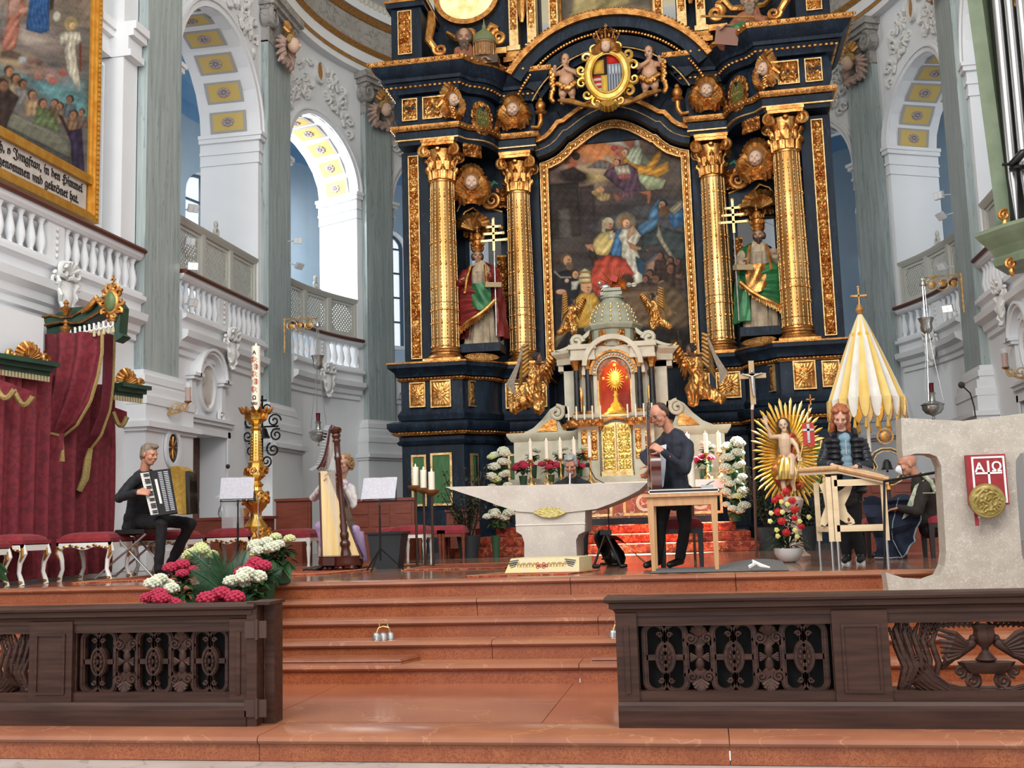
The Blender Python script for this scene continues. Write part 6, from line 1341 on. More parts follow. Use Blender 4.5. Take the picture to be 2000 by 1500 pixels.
for i in range(19): a=PI*(i+.5)/19; b.sph((tc+.32*math.cos(a),TY-.21,2.88+.32*math.sin(a)),(.022,.02,.022),6,4)
P(b,'arch_beads',gold,TA,kind='stuff')
cu=MB().tube([(tc-.26,TY-.1,2.8),(tc-.22,TY-.12,3.0),(tc-.1,TY-.12,3.1),(tc,TY-.12,3.14),(tc+.1,TY-.12,3.1),(tc+.22,TY-.12,3.0),(tc+.26,TY-.1,2.8)],[.02,.05,.06,.03,.06,.05,.02],8); P(cu,'draped_valance',mat('dusky_drape','8a4a38','b59070',rough=.6,scale=20),TA)
P(MB().bx(tc-.6,tc+.6,TY+.0,TY+.42,2.2,3.32),'niche_back_body',sto,TA,smooth=False) if False else None
tm(MB().bx(-.62,-.34,TY-.02,TY+.42,2.22,3.1).bx(-.86,-.62,TY+.1,TY+.42,2.22,3.1),'pier',sto,smooth=False)
for x,y in ((-.62,TY-.12),(-.42,TY-.2)):
    tm(MB().lathe([(.055,2.28),(.052,2.5),(.047,2.98)],(x,y,0),16),'column_shaft',mat('black_marble','1c1c1f','2c2c30',rough=.2,scale=8)); tm(MB().lathe([(.075,2.22),(.08,2.25),(.06,2.28)],(x,y,0),16).lathe([(.05,2.97),(.06,3.03),(.085,3.1),(.09,3.12)],(x,y,0),12,6,.12),'column_gilding',gold)
tm(MB().bx(-.7,-.28,TY-.3,TY+.4,3.12,3.18).bx(-.72,-.26,TY-.32,TY+.4,3.3,3.38).bx(-.69,-.29,TY-.28,TY+.4,3.18,3.3),'entablature_block',sto,smooth=False)
tm(MB().sweep([(-.95,TY+.42),(-.95,TY+.1),(-.7,TY-.02)],[(-.1,3.1),(.02,3.1),(.02,3.2),(.1,3.28),(.1,3.33),(-.1,3.34)]),'side_cornice',sto); tm(MB().bx(-.95,-.6,TY+.1,TY+.42,3.0,3.3),'side_frieze',sto,smooth=False)
tm(MB().ring([(-.98+.62*math.sin(PI/2*i/12)*1.0,3.34+.34*(math.sin(PI/2*i/12))**1.6) for i in range(13)],[(-.9+.5*math.sin(PI/2*i/12),3.32+.24*math.sin(PI/2*i/12)**1.6) for i in range(13)],TY-.05,TY+.4,closed=False),'broken_gable',sto); tm(put(MB().tube([(p,0,q) for p,q in sprl(0,0,.11,.02,0,1.4,16)],.04,7),-.6,TY-.08,3.46),'gable_scroll',sto)
P(MB().ring(ar(.5,3.02),ar(.42,3.02),TY-.34,TY+.3,closed=False),'centre_gable',sto,TA)
# drum and dome
P(MB().lathe([(.42,3.34),(.42,3.62),(.46,3.64),(.5,3.7),(.48,3.74),(.38,3.76)],(tc,TY+.15,0),8),'drum',stg,TA,smooth=False)
for i in range(8):
    a=PI*2*(i+.5)/8-PI/2
    if math.sin(a)<.5: 
        P(put(relief(.12,.26,12,20,'leaf',.03,i),tc+.42*math.cos(a),TY+.15+.42*math.sin(a),3.48,a+PI/2),'gilt_drum_ornament',goldd,TA)
P(MB().lathe([(.4,3.74),(.39,3.8),(.36,3.92),(.3,4.03),(.22,4.12),(.17,4.16),(.17,4.18),(.2,4.2),(.2,4.24),(.16,4.25)],(tc,TY+.15,0),24),'dome',stg,TA)
b=MB()
for i in range(16):
    a=2*PI*i/16
    for r,z in ((.4,3.78),(.385,3.86),(.36,3.93),(.325,4.0),(.28,4.06)): b.sph((tc+r*math.cos(a),TY+.15+r*math.sin(a),z),(.018,.018,.025),6,4)
P(b,'dome_gilt_drops',goldp,TA,kind='stuff')
P(MB().cb((tc,TY+.12,4.27),(.36,.26,.06)).cb((tc+.02,TY+.05,4.33),(.3,.18,.05)),'book_of_seals',stg,TA,smooth=False)
lb=MB().sph((tc-.1,TY+.1,4.4),(.09,.05,.05),12,8).sph((tc-.19,TY+.08,4.47),(.035,.035,.04),10,7).cap((tc-.12,TY+.08,4.4),(tc-.16,TY+.05,4.34),.02,.015).cap((tc-.04,TY+.1,4.38),(tc+.02,TY+.05,4.34),.025,.015); P(lb,'lamb',silv,TA)
P(MB().tube([(tc-.05,TY+.2,4.36),(tc+.06,TY+.16,4.62)],.008,6).cb((tc+.05,TY+.15,4.55),(.12,.01,.1),0,0,.4),'flag',mat('red_banner','b5302a',rough=.6),TA)
ry=MB()
for i in range(26):
    a=-.3+(PI+.6)*i/25; L=.3+.1*(i%2); c=(tc+.08,4.4); q=Vector((-math.sin(a),math.cos(a)))*.014
    ry.add([(c[0]+.06*math.cos(a)-q.x,TY+.24,c[1]+.06*math.sin(a)-q.y),(c[0]+.06*math.cos(a)+q.x,TY+.24,c[1]+.06*math.sin(a)+q.y),(c[0]+L*math.cos(a),TY+.23,c[1]+L*math.sin(a)),(c[0]+.06*math.cos(a),TY+.21,c[1]+.06*math.sin(a))],[(0,1,2),(0,2,3),(1,3,2),(0,3,1)])
P(ry,'gilt_rays',gold,TA,smooth=False,kind='stuff')
# monstrance
mo=T('monstrance','glowing gold monstrance standing in the red niche of the tabernacle','monstrance',(tc,TY+.1,2.22)); gl=mat('lit_gold','e8b23a','f7d76a',rough=.3,metal=.55,scale=20)
P(MB().lathe([(.2,0),(.2,.02),(.14,.06),(.13,.1),(.09,.13),(.08,.17),(.04,.22),(.03,.3),(.045,.33),(.025,.36),(.03,.4)],(tc,TY+.1,2.23),20,8,.08),'foot',gl,mo)
P(MB().sph((tc,TY+.08,2.82),(.1,.03,.14),14,10),'lunette',gl,mo); b=MB()
for i in range(22): a=2*PI*i/22; b.cap((tc+.09*math.cos(a),TY+.09,2.82+.12*math.sin(a)),(tc+(.14+.02*(i%2))*math.cos(a),TY+.09,2.82+(.18+.02*(i%2))*math.sin(a)),.012,.004,5)
for x,z in ((0,.24),(-.2,.02),(.2,.02),(0,-.25)): b.sph((tc+x,TY+.08,2.82+z),.03,8,6)
P(b,'rays_and_jewels',gl,mo)
lamp('niche_lamp','POINT',(tc,TY-.05,3.1),(0,0,0),9,(1,.72,.3),.06); lamp('niche_lamp_low','POINT',(tc-.18,TY-.02,2.3),(0,0,0),4,(1,.75,.3),.05)
# angels on wings and small angels on gables
def kneel(x,y,z,sx,s,label,big=True):
    r=T('angel_statue',label,'statue',(x,y,z)); g=lambda a,b,c:(x+a*sx*s,y+b*s,z+c*s)
    bd=MB().cap(g(.02,0,.42),g(.08,0,.78),.15*s,.15*s).cap(g(0,0,.3),g(-.02,-.05,.45),.2*s,.17*s).cap(g(-.05,0,.2),g(.12,-.12,.22),.17*s,.14*s).cap(g(-.1,0,.2),g(-.4,0,.02),.16*s,.1*s).cap(g(.1,-.1,.22),g(.12,-.1,0),.14*s,.12*s)
    bd.cap(g(.0,0,.84),g(.14,-.16,.7),.08*s,.06*s).cap(g(.14,-.16,.7),g(.26,-.16,.86),.06*s,.045*s).cap(g(.14,.02,.84),g(.26,-.08,.72),.07*s,.055*s)
    remesh(bd,'gilded_robe',gold,r,.016*s,2,nz=.05*s,nk=9/s)
    hM=frame((.75*sx,-.45,-.3),(0,0,1),g(.12,-.04,1.02)); sk_=MB().merge(headprims(hM,s)); sk_.cap(g(.09,0,.84),g(.11,-.02,.96),.045*s,.045*s); handprims(g(.28,-.17,.86),(.2*sx,-.1,.9),(-.6*sx,0,0),s,.3,1,mb=sk_)
    h=remesh(sk_,'head_and_hands',mat('bronzed_skin','6b4a34',rough=.5),r,.012*s,1)
    hb=MB()
    for i in range(24): t=PI*i/23*1.4-.6; hb.sph(hM@Vector((.08*s*math.cos(t),(-.03+.04*math.sin(i*1.7))*s,(.03+.075*math.sin(t))*s)),.036*s,7,5)
    P(hb,'curls',mat('black_curls','221c1a',rough=.6),r)
    for k,(bx0,tip,m_) in enumerate((((-.08,.12,.8),(-.12,.28,1.42),gold),((.12,.16,.8),(.42,.3,1.25),gold))):
        wg=MB(); 
        for j in range(3):
            for i in range(8):
                t=i/7; ro=Vector(g(*bx0)).lerp(Vector(g(*tip)),t*.95); L=(.32-.07*j+.15*(1-t))*s; dx=(-.55 if k==0 else .35)*sx; e=ro+Vector((dx*L,.05*s,-L*(.75-.25*t))); wg.tube([ro+Vector((0,-.02*j*s,0)),ro.lerp(e,.5)+Vector((dx*.05,-.03*(j+1)*s,0)),e],[.03*s,.045*s,.012*s],6)
        P(wg,'wing',gold if k else mat('gilt_wing','c69140','9c7a58',rough=.35,metal=.7,scale=4),r)
        if k==0 and big:
            w2=MB()
            for i in range(9):
                t=i/8; ro=Vector(g(-.22-.12*t,.2,1.3-.4*t)); w2.tube([ro,ro+Vector((-.12*sx*s,0,-.35*s)),ro+Vector((-.32*sx*s*(1.2-t),0,(-.78+.2*t)*s))],[.03*s,.035*s,.012*s],6)
            P(w2,'long_feathers',mat('grey_feathers','8f8374','a8998a',rough=.5,scale=20),r)
kneel(-1.32,TY-.02,2.38,1,.82,'gilded kneeling angel with curly dark hair on the left altar volute'); kneel(1.42,TY-.02,2.38,-1,.82,'gilded kneeling angel with raised wing on the right altar volute')
kneel(-.66,TY+.1,3.66,1,.5,'small gilded angel seated on the left gable beside the silver dome',False); kneel(.78,TY+.1,3.66,-1,.5,'small gilded angel seated on the right gable beside the silver dome',False)
# ---------- predella, carpeted steps, altar table
cloth=mat('white_altar_cloth','ece9e4',rough=.8); 
AT=T('altar_table','high altar table block with inlaid marble front behind the stone altar','altar table',(.05,17.2,.42))
P(MB().bx(-1.5,1.6,16.95,17.6,.42,.98),'marble_front',mat('pink_marble','a8654a','8a4a36',rough=.3,scale=6,vein='d8c0a8',vscale=5,vw=.02),AT,smooth=False); P(MB().bx(-1.6,1.7,16.85,17.65,.98,1.06),'table_slab',sto,AT,smooth=False); P(MB().bx(-1.74,1.8,TY-.25,TY+.5,.9,1.2),'retable_shelf',sto,AT,smooth=False)
for i in range(4): 
    x=-1.2+.85*i; P(put(MB().ring([(-.34,-.2),(.34,-.2),(.34,.2),(-.34,.2)],[(-.3,-.16),(.3,-.16),(.3,.16),(-.3,.16)],-.02,0),x+.0,16.95,.75),'inlay_frame',goldp,AT,smooth=False); P(put(MB().ring([(.14*math.cos(2*PI*q/16),.14*math.sin(2*PI*q/16)) for q in range(16)],[(.09*math.cos(2*PI*q/16),.09*math.sin(2*PI*q/16)) for q in range(16)],-.015,0),x,16.95,.75),'inlay_ring',sto,AT)
P(MB().bx(-1.5,1.6,16.92,16.95,.42,.52),'black_base',MATS['black_marble'],AT,smooth=False)
ac_=T('altar_cloth','white altar cloth with pressed folds hanging over the rear altar edge','tablecloth',(.05,17,1.06)); P(MB().sweep([(-1.62,17.6),(-1.62,16.83),(1.72,16.83),(1.72,17.6)],[(0,.93),(.012,.93),(.012,1.075),(-.3,1.08),(-.3,1.066),(0,1.066)]),'cloth',cloth,ac_,smooth=False)
cp_=mat('red_patterned_carpet','7c2a1e','a8452c',rough=.95,scale=12,lo=.48,hi=.54,vein='c28a52',vscale=9,vw=.018,bump=.3,bscale=80)
cs=T('carpeted_steps','three steps covered in red patterned carpet behind the stone altar','steps',(0,17,0))
for i,(x0,x1,y0,z1) in enumerate(((-2.5,2.15,15.9,.14),(-2.2,2.05,16.25,.28),(-1.8,1.85,16.6,.42))):
    P(MB().sweep([(x0,18.6),(x0,y0),(x1,y0),(x1,18.6)],[(-.02,z1-.14),(0,z1-.135),(.012,z1-.06),(.012,z1-.02),(0,z1),(-.36,z1)]),'carpet_tread',cp_,cs); P(MB().bx(x0+.02,x1-.02,y0+.02,18.6,z1-.14,z1-.004),'step_core',redm,cs,smooth=False)
lamp('sunbeam','SPOT',(5.2,18.6,8.2),(.75,16.1,.1),130000,(1,.96,.88),.04,spot_size=math.radians(10.5),spot_blend=.08)
# ---------- stone altar
lime=mat('pale_limestone','c6bcb0','b6aba0',rough=.6,scale=3,detail=8,vein='d8d0c6',vscale=14,vw=.012); limeg=mat('shell_limestone','b9b0a2','a89f92',rough=.6,scale=9,detail=8,lo=.3,hi=.7,vein='d9d2c6',vscale=16,vw=.014,bump=.15,bscale=60)
Yf=11.25; ma=T('stone_altar','pale limestone boat-shaped altar table on a curved foot at the chancel edge','altar',(-.1,11.7,0))
def tp(pts,Yv): return [(p.x,p.z) for p in (at(x,y,Y=Yv) for x,y in pts)]
top=tp([(869,951),(1265,942),(1248,958),(1225,970),(1198,982),(1165,994),(1150,996),(1105,1001),(1090,994),(1075,990),(1058,992),(1041,1001),(1010,999),(975,988),(935,973),(900,962)],Yf)
P(MB().prism(top,Yf,Yf+.95),'table_slab',lime,ma,smooth=False)
P(MB().prism(tp([(1006,997),(1041,1000),(1105,1000),(1143,996),(1142,1038),(1130,1044),(1125,1055),(1127,1093),(1024,1093),(1024,1060),(1019,1045),(1008,1038)],Yf+.02),Yf+.02,Yf+.72),'foot',lime,ma,smooth=False)
P(MB().bx(*[q for q in (at(1006,1023,Y=Yf).x,at(1143,1023,Y=Yf).x)],Yf+.012,Yf+.02,at(1075,1025,Y=Yf).z,at(1075,1023,Y=Yf).z),'joint_line',mat('pale_joint','ddd5ca',rough=.6),ma,smooth=False)
ey=tp([(1041,1001),(1050,995),(1062,991),(1075,990),(1090,992),(1098,996),(1105,1001),(1096,1006),(1085,1010),(1073,1011),(1060,1010),(1050,1006)],Yf-.01)
P(MB().prism(ey,Yf-.02,Yf+.05),'gilt_inlay',mat('pitted_gold','b7a45c','d8c987',rough=.5,metal=.4,scale=30,bump=.8,bscale=60),ma)
ec=T('embroidered_cloth','cream embroidered cloth with red knot motif over a block at the altar foot','cloth',(-.2,10.75,0))
ecm=mat('cream_embroidery','d9c98e','cfc0a2',rough=.8,scale=10)
q0,q1=at(985,1113,Y=10.55).x,at(1131,1113,Y=10.55).x
P(MB().add([(q0,10.55,.005),(q1,10.55,.005),(q1,10.6,.15),(q0+.06,10.6,.15),(q1+.08,11.0,.15),(q0+.15,11.0,.15),(q1+.08,11.0,.01),(q0,11,.01),(q1+.06,10.7,.02)],[(0,1,2,3),(3,2,4,5),(1,6,4,2),(0,3,5,7)]),'cloth',ecm,ec,smooth=False)
m_=MB(); c=((q0+q1)/2,.078)
for sx in (-1,1):
    for a in (0,2.1,4.2): m_.tube([(c[0]+sx*.03+.018*math.cos(a)+.013*math.cos(t),10.565+.0*t-.0,c[1]+.018*math.sin(a)+.013*math.sin(t)) for t in [i*.7 for i in range(9)]],.004,5)
P(m_,'red_knot_motif',mat('red_thread','a8301e',rough=.7),ec); m2=MB()
for sx in (-1,1):
    for i in range(5): m2.tube([(c[0]+sx*(.3+.01*i),10.57,.04+.02*i),(c[0]+sx*(.27-.01*i),10.575,.055+.02*i)],.005,5)
P(m2,'blue_sprigs',mat('blue_thread','3a4358',rough=.7),ec); m3=MB()
for sx in (-1,1):
    for k in range(3):
        m3.tube([(c[0]+sx*(.09+.06*k)+.03*math.cos(t),10.572,.08+.03*math.sin(t*2)) for t in [i*.6 for i in range(11)]],.004,5)
P(m3,'gold_scrolls',mat('gold_thread','b3933f',rough=.6),ec)
def rug(name,label,pts,z,border=True):
    r=T(name,label,'rug',(sum(p[0] for p in pts)/4,sum(p[1] for p in pts)/4,z)); P(MB().prism(pts,z,z+.012,'z'),'pile',cp_,r,smooth=False)
    c=[Vector(p) for p in pts]; m=sum(c,Vector((0,0)))/4; o=[(p.x,p.y) for p in c]; i=[tuple(m+(p-m)*.94) for p in c]; P(MB().ring(o,i,z+.011,z+.015,'z'),'border',mat('rug_border','b98a5a',rough=.95),r,smooth=False); return r
rug('rug','red patterned rug partly under the embroidered block',[(-.85,10.15),(.12,10.25),(.35,10.9),(-.5,10.9)],0)
rug('rug','long red patterned rug under the harp and stools on the left',[(-5.2,10.5),(-2.7,11.4),(-2.2,13.6),(-5.0,13.4)],0)
rug('rug','red rug on the dark marble between candle stand and altar',[(-2.0,11.9),(-.8,11.9),(-.6,13.2),(-1.9,13.2)],0)
# ---------- wooden table, zither, stool
def legd(x0,x1,y0,y1,z0,z1,t0,mb=None): 
    mb=mb or MB(); return mb
beech=mat('light_beech','b98a5c','c99b6c',rough=.45,scale=4,stretch=(6,6,.8)); beech2=mat('pale_maple','d8bf96','e3cda8',rough=.45,scale=3,stretch=(.6,6,6))
x0,x1=at(1256,965,Y=10.42).x,at(1407,965,Y=10.42).x; wt=T('table','light wooden table with tapered legs carrying a zither','table',((x0+x1)/2,10.75,0))
P(MB().bx(x0,x1,10.42,11.0,.705,.735),'table_top',beech,wt,smooth=False)
for sx,xx in ((1,x0+.03),(-1,x1-.03)):
    for yy in (10.45,10.93):
        P(MB().add([(xx,yy,.705),(xx+sx*.065,yy,.705),(xx+sx*.065,yy+.06,.705),(xx,yy+.06,.705),(xx+sx*.02,yy+.01,0),(xx+sx*.055,yy+.01,0),(xx+sx*.055,yy+.045,0),(xx+sx*.02,yy+.045,0)],[(0,1,2,3),(7,6,5,4),(0,4,5,1),(1,5,6,2),(2,6,7,3),(3,7,4,0)]),'leg',beech,wt,smooth=False)
P(MB().bx(x0+.09,x1-.09,10.455,10.475,.62,.705),'apron',beech,wt,smooth=False); P(MB().bx(x0+.09,x1-.09,10.97,10.99,.62,.705),'apron',beech,wt,smooth=False)
for xx in (x0+.04,x1-.06): P(MB().bx(xx,xx+.02,10.5,10.94,.62,.705),'side_apron',beech,wt,smooth=False)
zi=T('zither','flat dark zither with pale edging lying on the wooden table','zither',((x0+x1)/2,10.7,.735))
P(MB().bx(x0+.06,x1-.02,10.46,10.8,.74,.775),'body',mat('dark_rosewood','2e1a14',rough=.2),zi,smooth=False); P(MB().bx(x0+.05,x1-.01,10.455,10.462,.738,.746).bx(x0+.05,x1-.01,10.455,10.462,.768,.776).bx(x0+.05,x0+.06,10.455,10.8,.738,.776).bx(x1-.02,x1-.01,10.455,10.8,.738,.776),'pale_edging',MATS['ivory'],zi,smooth=False)
P(MB().bx(x0+.08,x1-.3,10.55,10.75,.777,.79).bx(x0+.02,x0+.25,10.7,10.95,.777,.785),'dark_folder',leath,zi,smooth=False); P(MB().cb((x1-.12,10.7,.8),(.12,.03,.03)).tube([(x1-.16,10.7,.79),(x1-.08,10.68,.84),(x1-.05,10.68,.85)],.008,6),'chrome_clip',steel,zi,smooth=False)
redv=mat('red_velvet','7c1c26','93262e',rough=.8,sheen=.1,scale=14)
def cushion(x0,x1,y0,y1,z,h,mb=None):
    def f(u,v):
        e=(1-abs(2*u-1)**5)*(1-abs(2*v-1)**5); return (x0+(x1-x0)*u,y0+(y1-y0)*v,z+h*(.45+.55*e) if 0<u<1 and 0<v<1 else z)
    mb=mb or MB(); mb.grid(f,15,15); return mb.bx(x0,x1,y0,y1,z-.02,z+.03)
def stool(x,y,w,d,h,label,legm,grp=None,style='plain',z=0,rz=0,under=None):
    r=T('stool',label,'stool',(x,y,z),0,grp)
    R_=Matrix.Translation((x,y,z))@Matrix.Rotation(rz,4,'Z')
    P(cushion(-w/2,w/2,-d/2,d/2,h-.09,.1).xf(R_),'cushion',redv,r)
    if style=='rococo':
        ap=MB()
        for yy in (-d/2,d/2-.03):
            ap.prism([(-w/2,h-.1),(w/2,h-.1)]+[(w/2-w*i/12,h-.17-.02*math.cos(i*PI/3)) for i in range(13)],yy,yy+.03)
        for xx in (-w/2,w/2-.03): ap.bx(xx,xx+.03,-d/2,d/2,h-.17,h-.1)
        P(ap.xf(R_),'carved_apron',whp,r,smooth=False); gd=MB()
        for i in range(9): gd.sph((-w/2+.04+(w-.08)*i/8,-d/2-.01,h-.15-.015*math.cos(i*PI/2)),(.03,.012,.014),6,4)
        P(gd.xf(R_),'gilt_carving',gold,r)
        for sx in (-1,1):
            for sy in (-1,1):
                bx_,by_=sx*(w/2-.04),sy*(d/2-.04); lg=MB().tube([(bx_,by_,h-.12),(bx_+sx*.03,by_,h-.2),(bx_-sx*.01,by_,h-.3),(bx_-sx*.02,by_,h-.4),(bx_+sx*.01,by_,.05),(bx_+sx*.02,by_,.0)],[.045,.04,.026,.022,.026,.03],8)
                l=P(lg.xf(R_),'leg',whp,r); P(MB().tube([(bx_+sx*.03,by_-.03,h-.14),(bx_+sx*.04,by_-.035,h-.22),(bx_+sx*.01,by_-.03,h-.28)],[.016,.02,.01],6).sph((bx_+sx*.015,by_-.02,.03),(.025,.025,.02),7,5).xf(R_),'gilt_leg_trim',gold,l)
    else:
        P(MB().bx(-w/2+.01,w/2-.01,-d/2+.01,d/2-.01,h-.16,h-.09).xf(R_),'seat_frame',legm,r,smooth=False)
        for sx in (-1,1):
            for sy in (-1,1):
                bx_,by_=sx*(w/2-.035),sy*(d/2-.035)
                lg=MB().lathe([(.018,0),(.02,.03),(.016,.06),(.026,.2),(.03,h-.24),(.022,h-.2),(.034,h-.17),(.034,h-.1)],(bx_,by_,0),12) if style=='turned' else MB().add([(bx_-.03,by_-.03,h-.1),(bx_+.03,by_-.03,h-.1),(bx_+.03,by_+.03,h-.1),(bx_-.03,by_+.03,h-.1),(bx_-.02,by_-.02,0),(bx_+.02,by_-.02,0),(bx_+.02,by_+.02,0),(bx_-.02,by_+.02,0)],[(0,1,2,3),(7,6,5,4),(0,4,5,1),(1,5,6,2),(2,6,7,3),(3,7,4,0)])
                P(lg.xf(R_),'leg',legm,r,smooth=style=='turned')
    return r
dkl=mat('dark_stool_wood','2a201e',rough=.4)
stool(1.17,11.35,.46,.42,.5,'red cushioned stool with dark legs behind the wooden table',dkl)
stool(-2.42,13.9,.5,.42,.5,'white turned-leg stool with red cushion behind the three candles',whp,style='turned')
stool(-3.95,13.6,.62,.45,.5,'white turned-leg stool with red cushion left of the harp',whp,style='turned')
for i,(x,y) in enumerate(((-5.98,10.55),(-5.45,11.35),(-4.95,12.1),(-4.45,12.9))):
    stool(x,y,.66 if i<3 else .6,.5,.53,['rococo white and gold stool with red seat in front of the curtain, leftmost whole one','rococo white and gold stool with red seat, just left of the accordion player','rococo white and gold stool with red seat behind the accordion player','rococo white stool with red seat behind the music stand near the door'][i],whp,'rococo stools by the curtain','rococo')
stool(-5.95,9.95,.5,.5,.5,'white and gold stool at the left picture edge behind the green leaves',whp,'rococo stools by the curtain','rococo')
for i,(x,y) in enumerate(((-2.9,14.6),(-2.55,15.6),(-2.25,15.6))): stool(x,y,.42,.4,.48,['low red cushioned stool in white frame just right of the harp','brown legged red stool behind the black bin','brown legged red stool left of the candle stand'][i],whp if i==0 else redw,style='turned')
stool(3.98,12.25,.5,.5,.48,'red cushioned stool with dark legs under the masked man',dkl); stool(3.35,12.55,.44,.44,.44,'red cushioned dark stool left of the masked man under the blanket',dkl)
# ---------- harp
hp=T('harp','large brown pedal harp with pale soundboard and turned column','harp',(-2.85,12.35,0)); YH=12.3
hw=mat('dark_mahogany_gloss','3c1a14','4d241b',rough=.18,scale=4,coat=.3)
def hpt(x,y,Yv=YH): return at(x,y,Y=Yv)
c0,c1=hpt(676,1085),hpt(655,835); cv=(c1-c0)
def alonglathe(prof,a,b,n=16):
    d=(b-a); q=d.to_track_quat('Z','Y').to_matrix().to_4x4(); return MB().lathe([(r,t*d.length) for r,t in prof],n=n).xf(Matrix.Translation(a)@q)
P(alonglathe([(.07,0),(.06,.03),(.05,.06),(.065,.08),(.065,.1),(.045,.12),(.055,.15),(.055,.17),(.04,.19),(.05,.23),(.035,.26),(.04,.3),(.04,.31),(.033,.33),(.033,.74),(.045,.75),(.045,.77),(.036,.78),(.038,.88),(.05,.89),(.05,.9),(.04,.91),(.055,.93),(.055,.94),(.045,.95),(.07,.965),(.075,.985),(.05,1.0)],c0,c1,20),'column',hw,hp)
sb=[hpt(625,920),hpt(640,920),hpt(706,1090),hpt(629,1094)]; P(slabq(sb,.03),'soundboard',mat('spruce_board','e2bf7c','ecd098',rough=.35,scale=4,stretch=(8,8,.5),coat=.2),hp,smooth=False)
P(slabq([hpt(624,918,12.36),hpt(640,918,12.36),hpt(704,1088,12.4),hpt(630,1092,12.4)],.25),'soundbox',hw,hp,smooth=False)
P(MB().tube([hpt(624,920),hpt(629,1094)],.012,8).tube([hpt(640,918,12.3),hpt(707,1092,12.3)],.012,8),'edge_strips',hw,hp)
nk=[hpt(652,832),hpt(648,840),hpt(645,865),hpt(640,890),hpt(632,910),hpt(620,918)]; P(MB().tube([p+Vector((0,0.02,0)) for p in nk],[.04,.045,.05,.055,.06,.03],10),'neck',hw,hp)
pn=MB()
for i in range(22): t=i/21*5; k=min(4,int(t)); p=nk[k].lerp(nk[k+1],t-k)+Vector((-.05,0,.0)); pn.tube([p,p+Vector((-.05,-.01,.01))],.0045,5)
P(pn,'tuning_pins',steel,hp); sg_=MB()
for i in range(24):
    t=i/23; k=min(4,int(t*5)); a=nk[k].lerp(nk[k+1],t*5-k)+Vector((0,-.03,0)); b=sb[1].lerp(sb[2],.05+.8*(1-t)).lerp(sb[0].lerp(sb[3],.05+.8*(1-t)),.5)+Vector((0,-.02,0)); sg_.tube([a,b],.0012,4)
P(sg_,'strings',MATS['ivory'],hp,kind='stuff')
bs=MB().lathe([(.2,.05),(.24,.06),(.25,.09),(.24,.15),(.25,.17),(.2,.18)],(-2.87,12.35,0),28,sx=1.1,sy=.8); P(bs,'pedal_base',hw,hp); P(MB().bx(-3.0,-2.86,12.1,12.25,.07,.16),'base_block',hw,hp)
for x in (-3.08,-2.95,-2.82,-2.68): P(MB().cap((x,12.2,.035),(x,12.3,.06),.035,.03,8),'foot',hw,hp)
for x in (-3.18,-3.12,-3.06): P(MB().tube([(-2.98,12.2,.08),(x,12.08,.04),(x-.05,12.05,.03)],.014,6),'pedal',black,hp)
# ---------- music stands, mics, bin
def mstand(x,y,z,label,w=.42,h=.28,m=black,tilt=.45,rz=0,paper=2):
    r=T('music_stand',label,'music stand',(x,y,0)); M_=Matrix.Translation((x,y,z))@Matrix.Rotation(rz,4,'Z')@Matrix.Rotation(-tilt,4,'X')
    P(MB().tube([(x,y,.2),(x,y,z-.02)],.009,8).tube([(x,y,.12),(x,y,.6)],.013,8),'pole',m,r)
    for a in (.4,2.5,4.6): P(MB().tube([(x,y,.26),(x+.26*math.cos(a),y+.26*math.sin(a),.012)],.008,6),'leg',m,r)
    d=MB(); A_=[(-w/2*.78,h),(w/2*.78,h),(w/2,0),(-w/2,0)]
    for a,b in ((0,1),(1,2),(2,3),(3,0)): d.tube([(A_[a][0],0,A_[a][1]),(A_[b][0],0,A_[b][1])],.006,6)
    d.tube([(-w/2,0,0),(0,0,h*.95)],.005,6).tube([(w/2,0,0),(0,0,h*.95)],.005,6).tube([(-w/2,-.05,0),(w/2,-.05,0)],.005,6).bx(-.012,.012,-.005,.005,-.06,h*1.05); P(d.xf(M_),'desk',m,r)
    if paper:
        for i in range(paper): P(MB().grid(lambda u,v:(-.02-.2+.2*(u+i)*1.0,-.014-.006*math.sin(PI*u),.01+(h*1.05)*v),8,3).xf(M_),'sheet_music',mat('paper','c3c0c6','b5b2ba',rough=.8,scale=40),r)
    return r
mstand(-2.21,11.8,.79,'black wire music stand with open sheet music right of the harp',.4,.27); mstand(-4.15,12.3,.86,'black wire music stand with a white sheet between accordion player and candlestick',.42,.3,tilt=.5,paper=2,rz=.3)
bn=T('waste_bin','dark rectangular bin behind the right music stand','bin',(-2.35,12.6,0)); P(MB().add([(-2.52,12.45,0),(-2.2,12.45,0),(-2.2,12.7,0),(-2.52,12.7,0),(-2.56,12.42,.42),(-2.14,12.42,.42),(-2.14,12.74,.42),(-2.56,12.74,.42)],[(0,3,2,1),(4,5,6,7),(0,1,5,4),(1,2,6,5),(2,3,7,6),(3,0,4,7)]),'body',mat('dark_grey_plastic','23262a',rough=.6),bn,smooth=False); P(MB().ring([(-2.58,12.4),(-2.12,12.4),(-2.12,12.76),(-2.58,12.76)],[(-2.54,12.44),(-2.16,12.44),(-2.16,12.72),(-2.54,12.72)],.41,.435,'z'),'rim',leath,bn,smooth=False)
def mic(p0,pts,label,base=None,m=steel):
    r=T('microphone',label,'microphone',p0); P(MB().tube([p0]+pts,.006,8),'stem',m,r); a=Vector(pts[-1]); b=Vector(pts[-2]) if len(pts)>1 else Vector(p0); P(MB().sph(a,.028,10,7).cap(a,a.lerp(b,.08),.022,.014),'head',mat('mic_foam','1a1a1c',rough=.9),r)
    if base: P(MB().lathe([(.12,0),(.12,.015),(.03,.03)],base,16),'base',black,r)
    return r
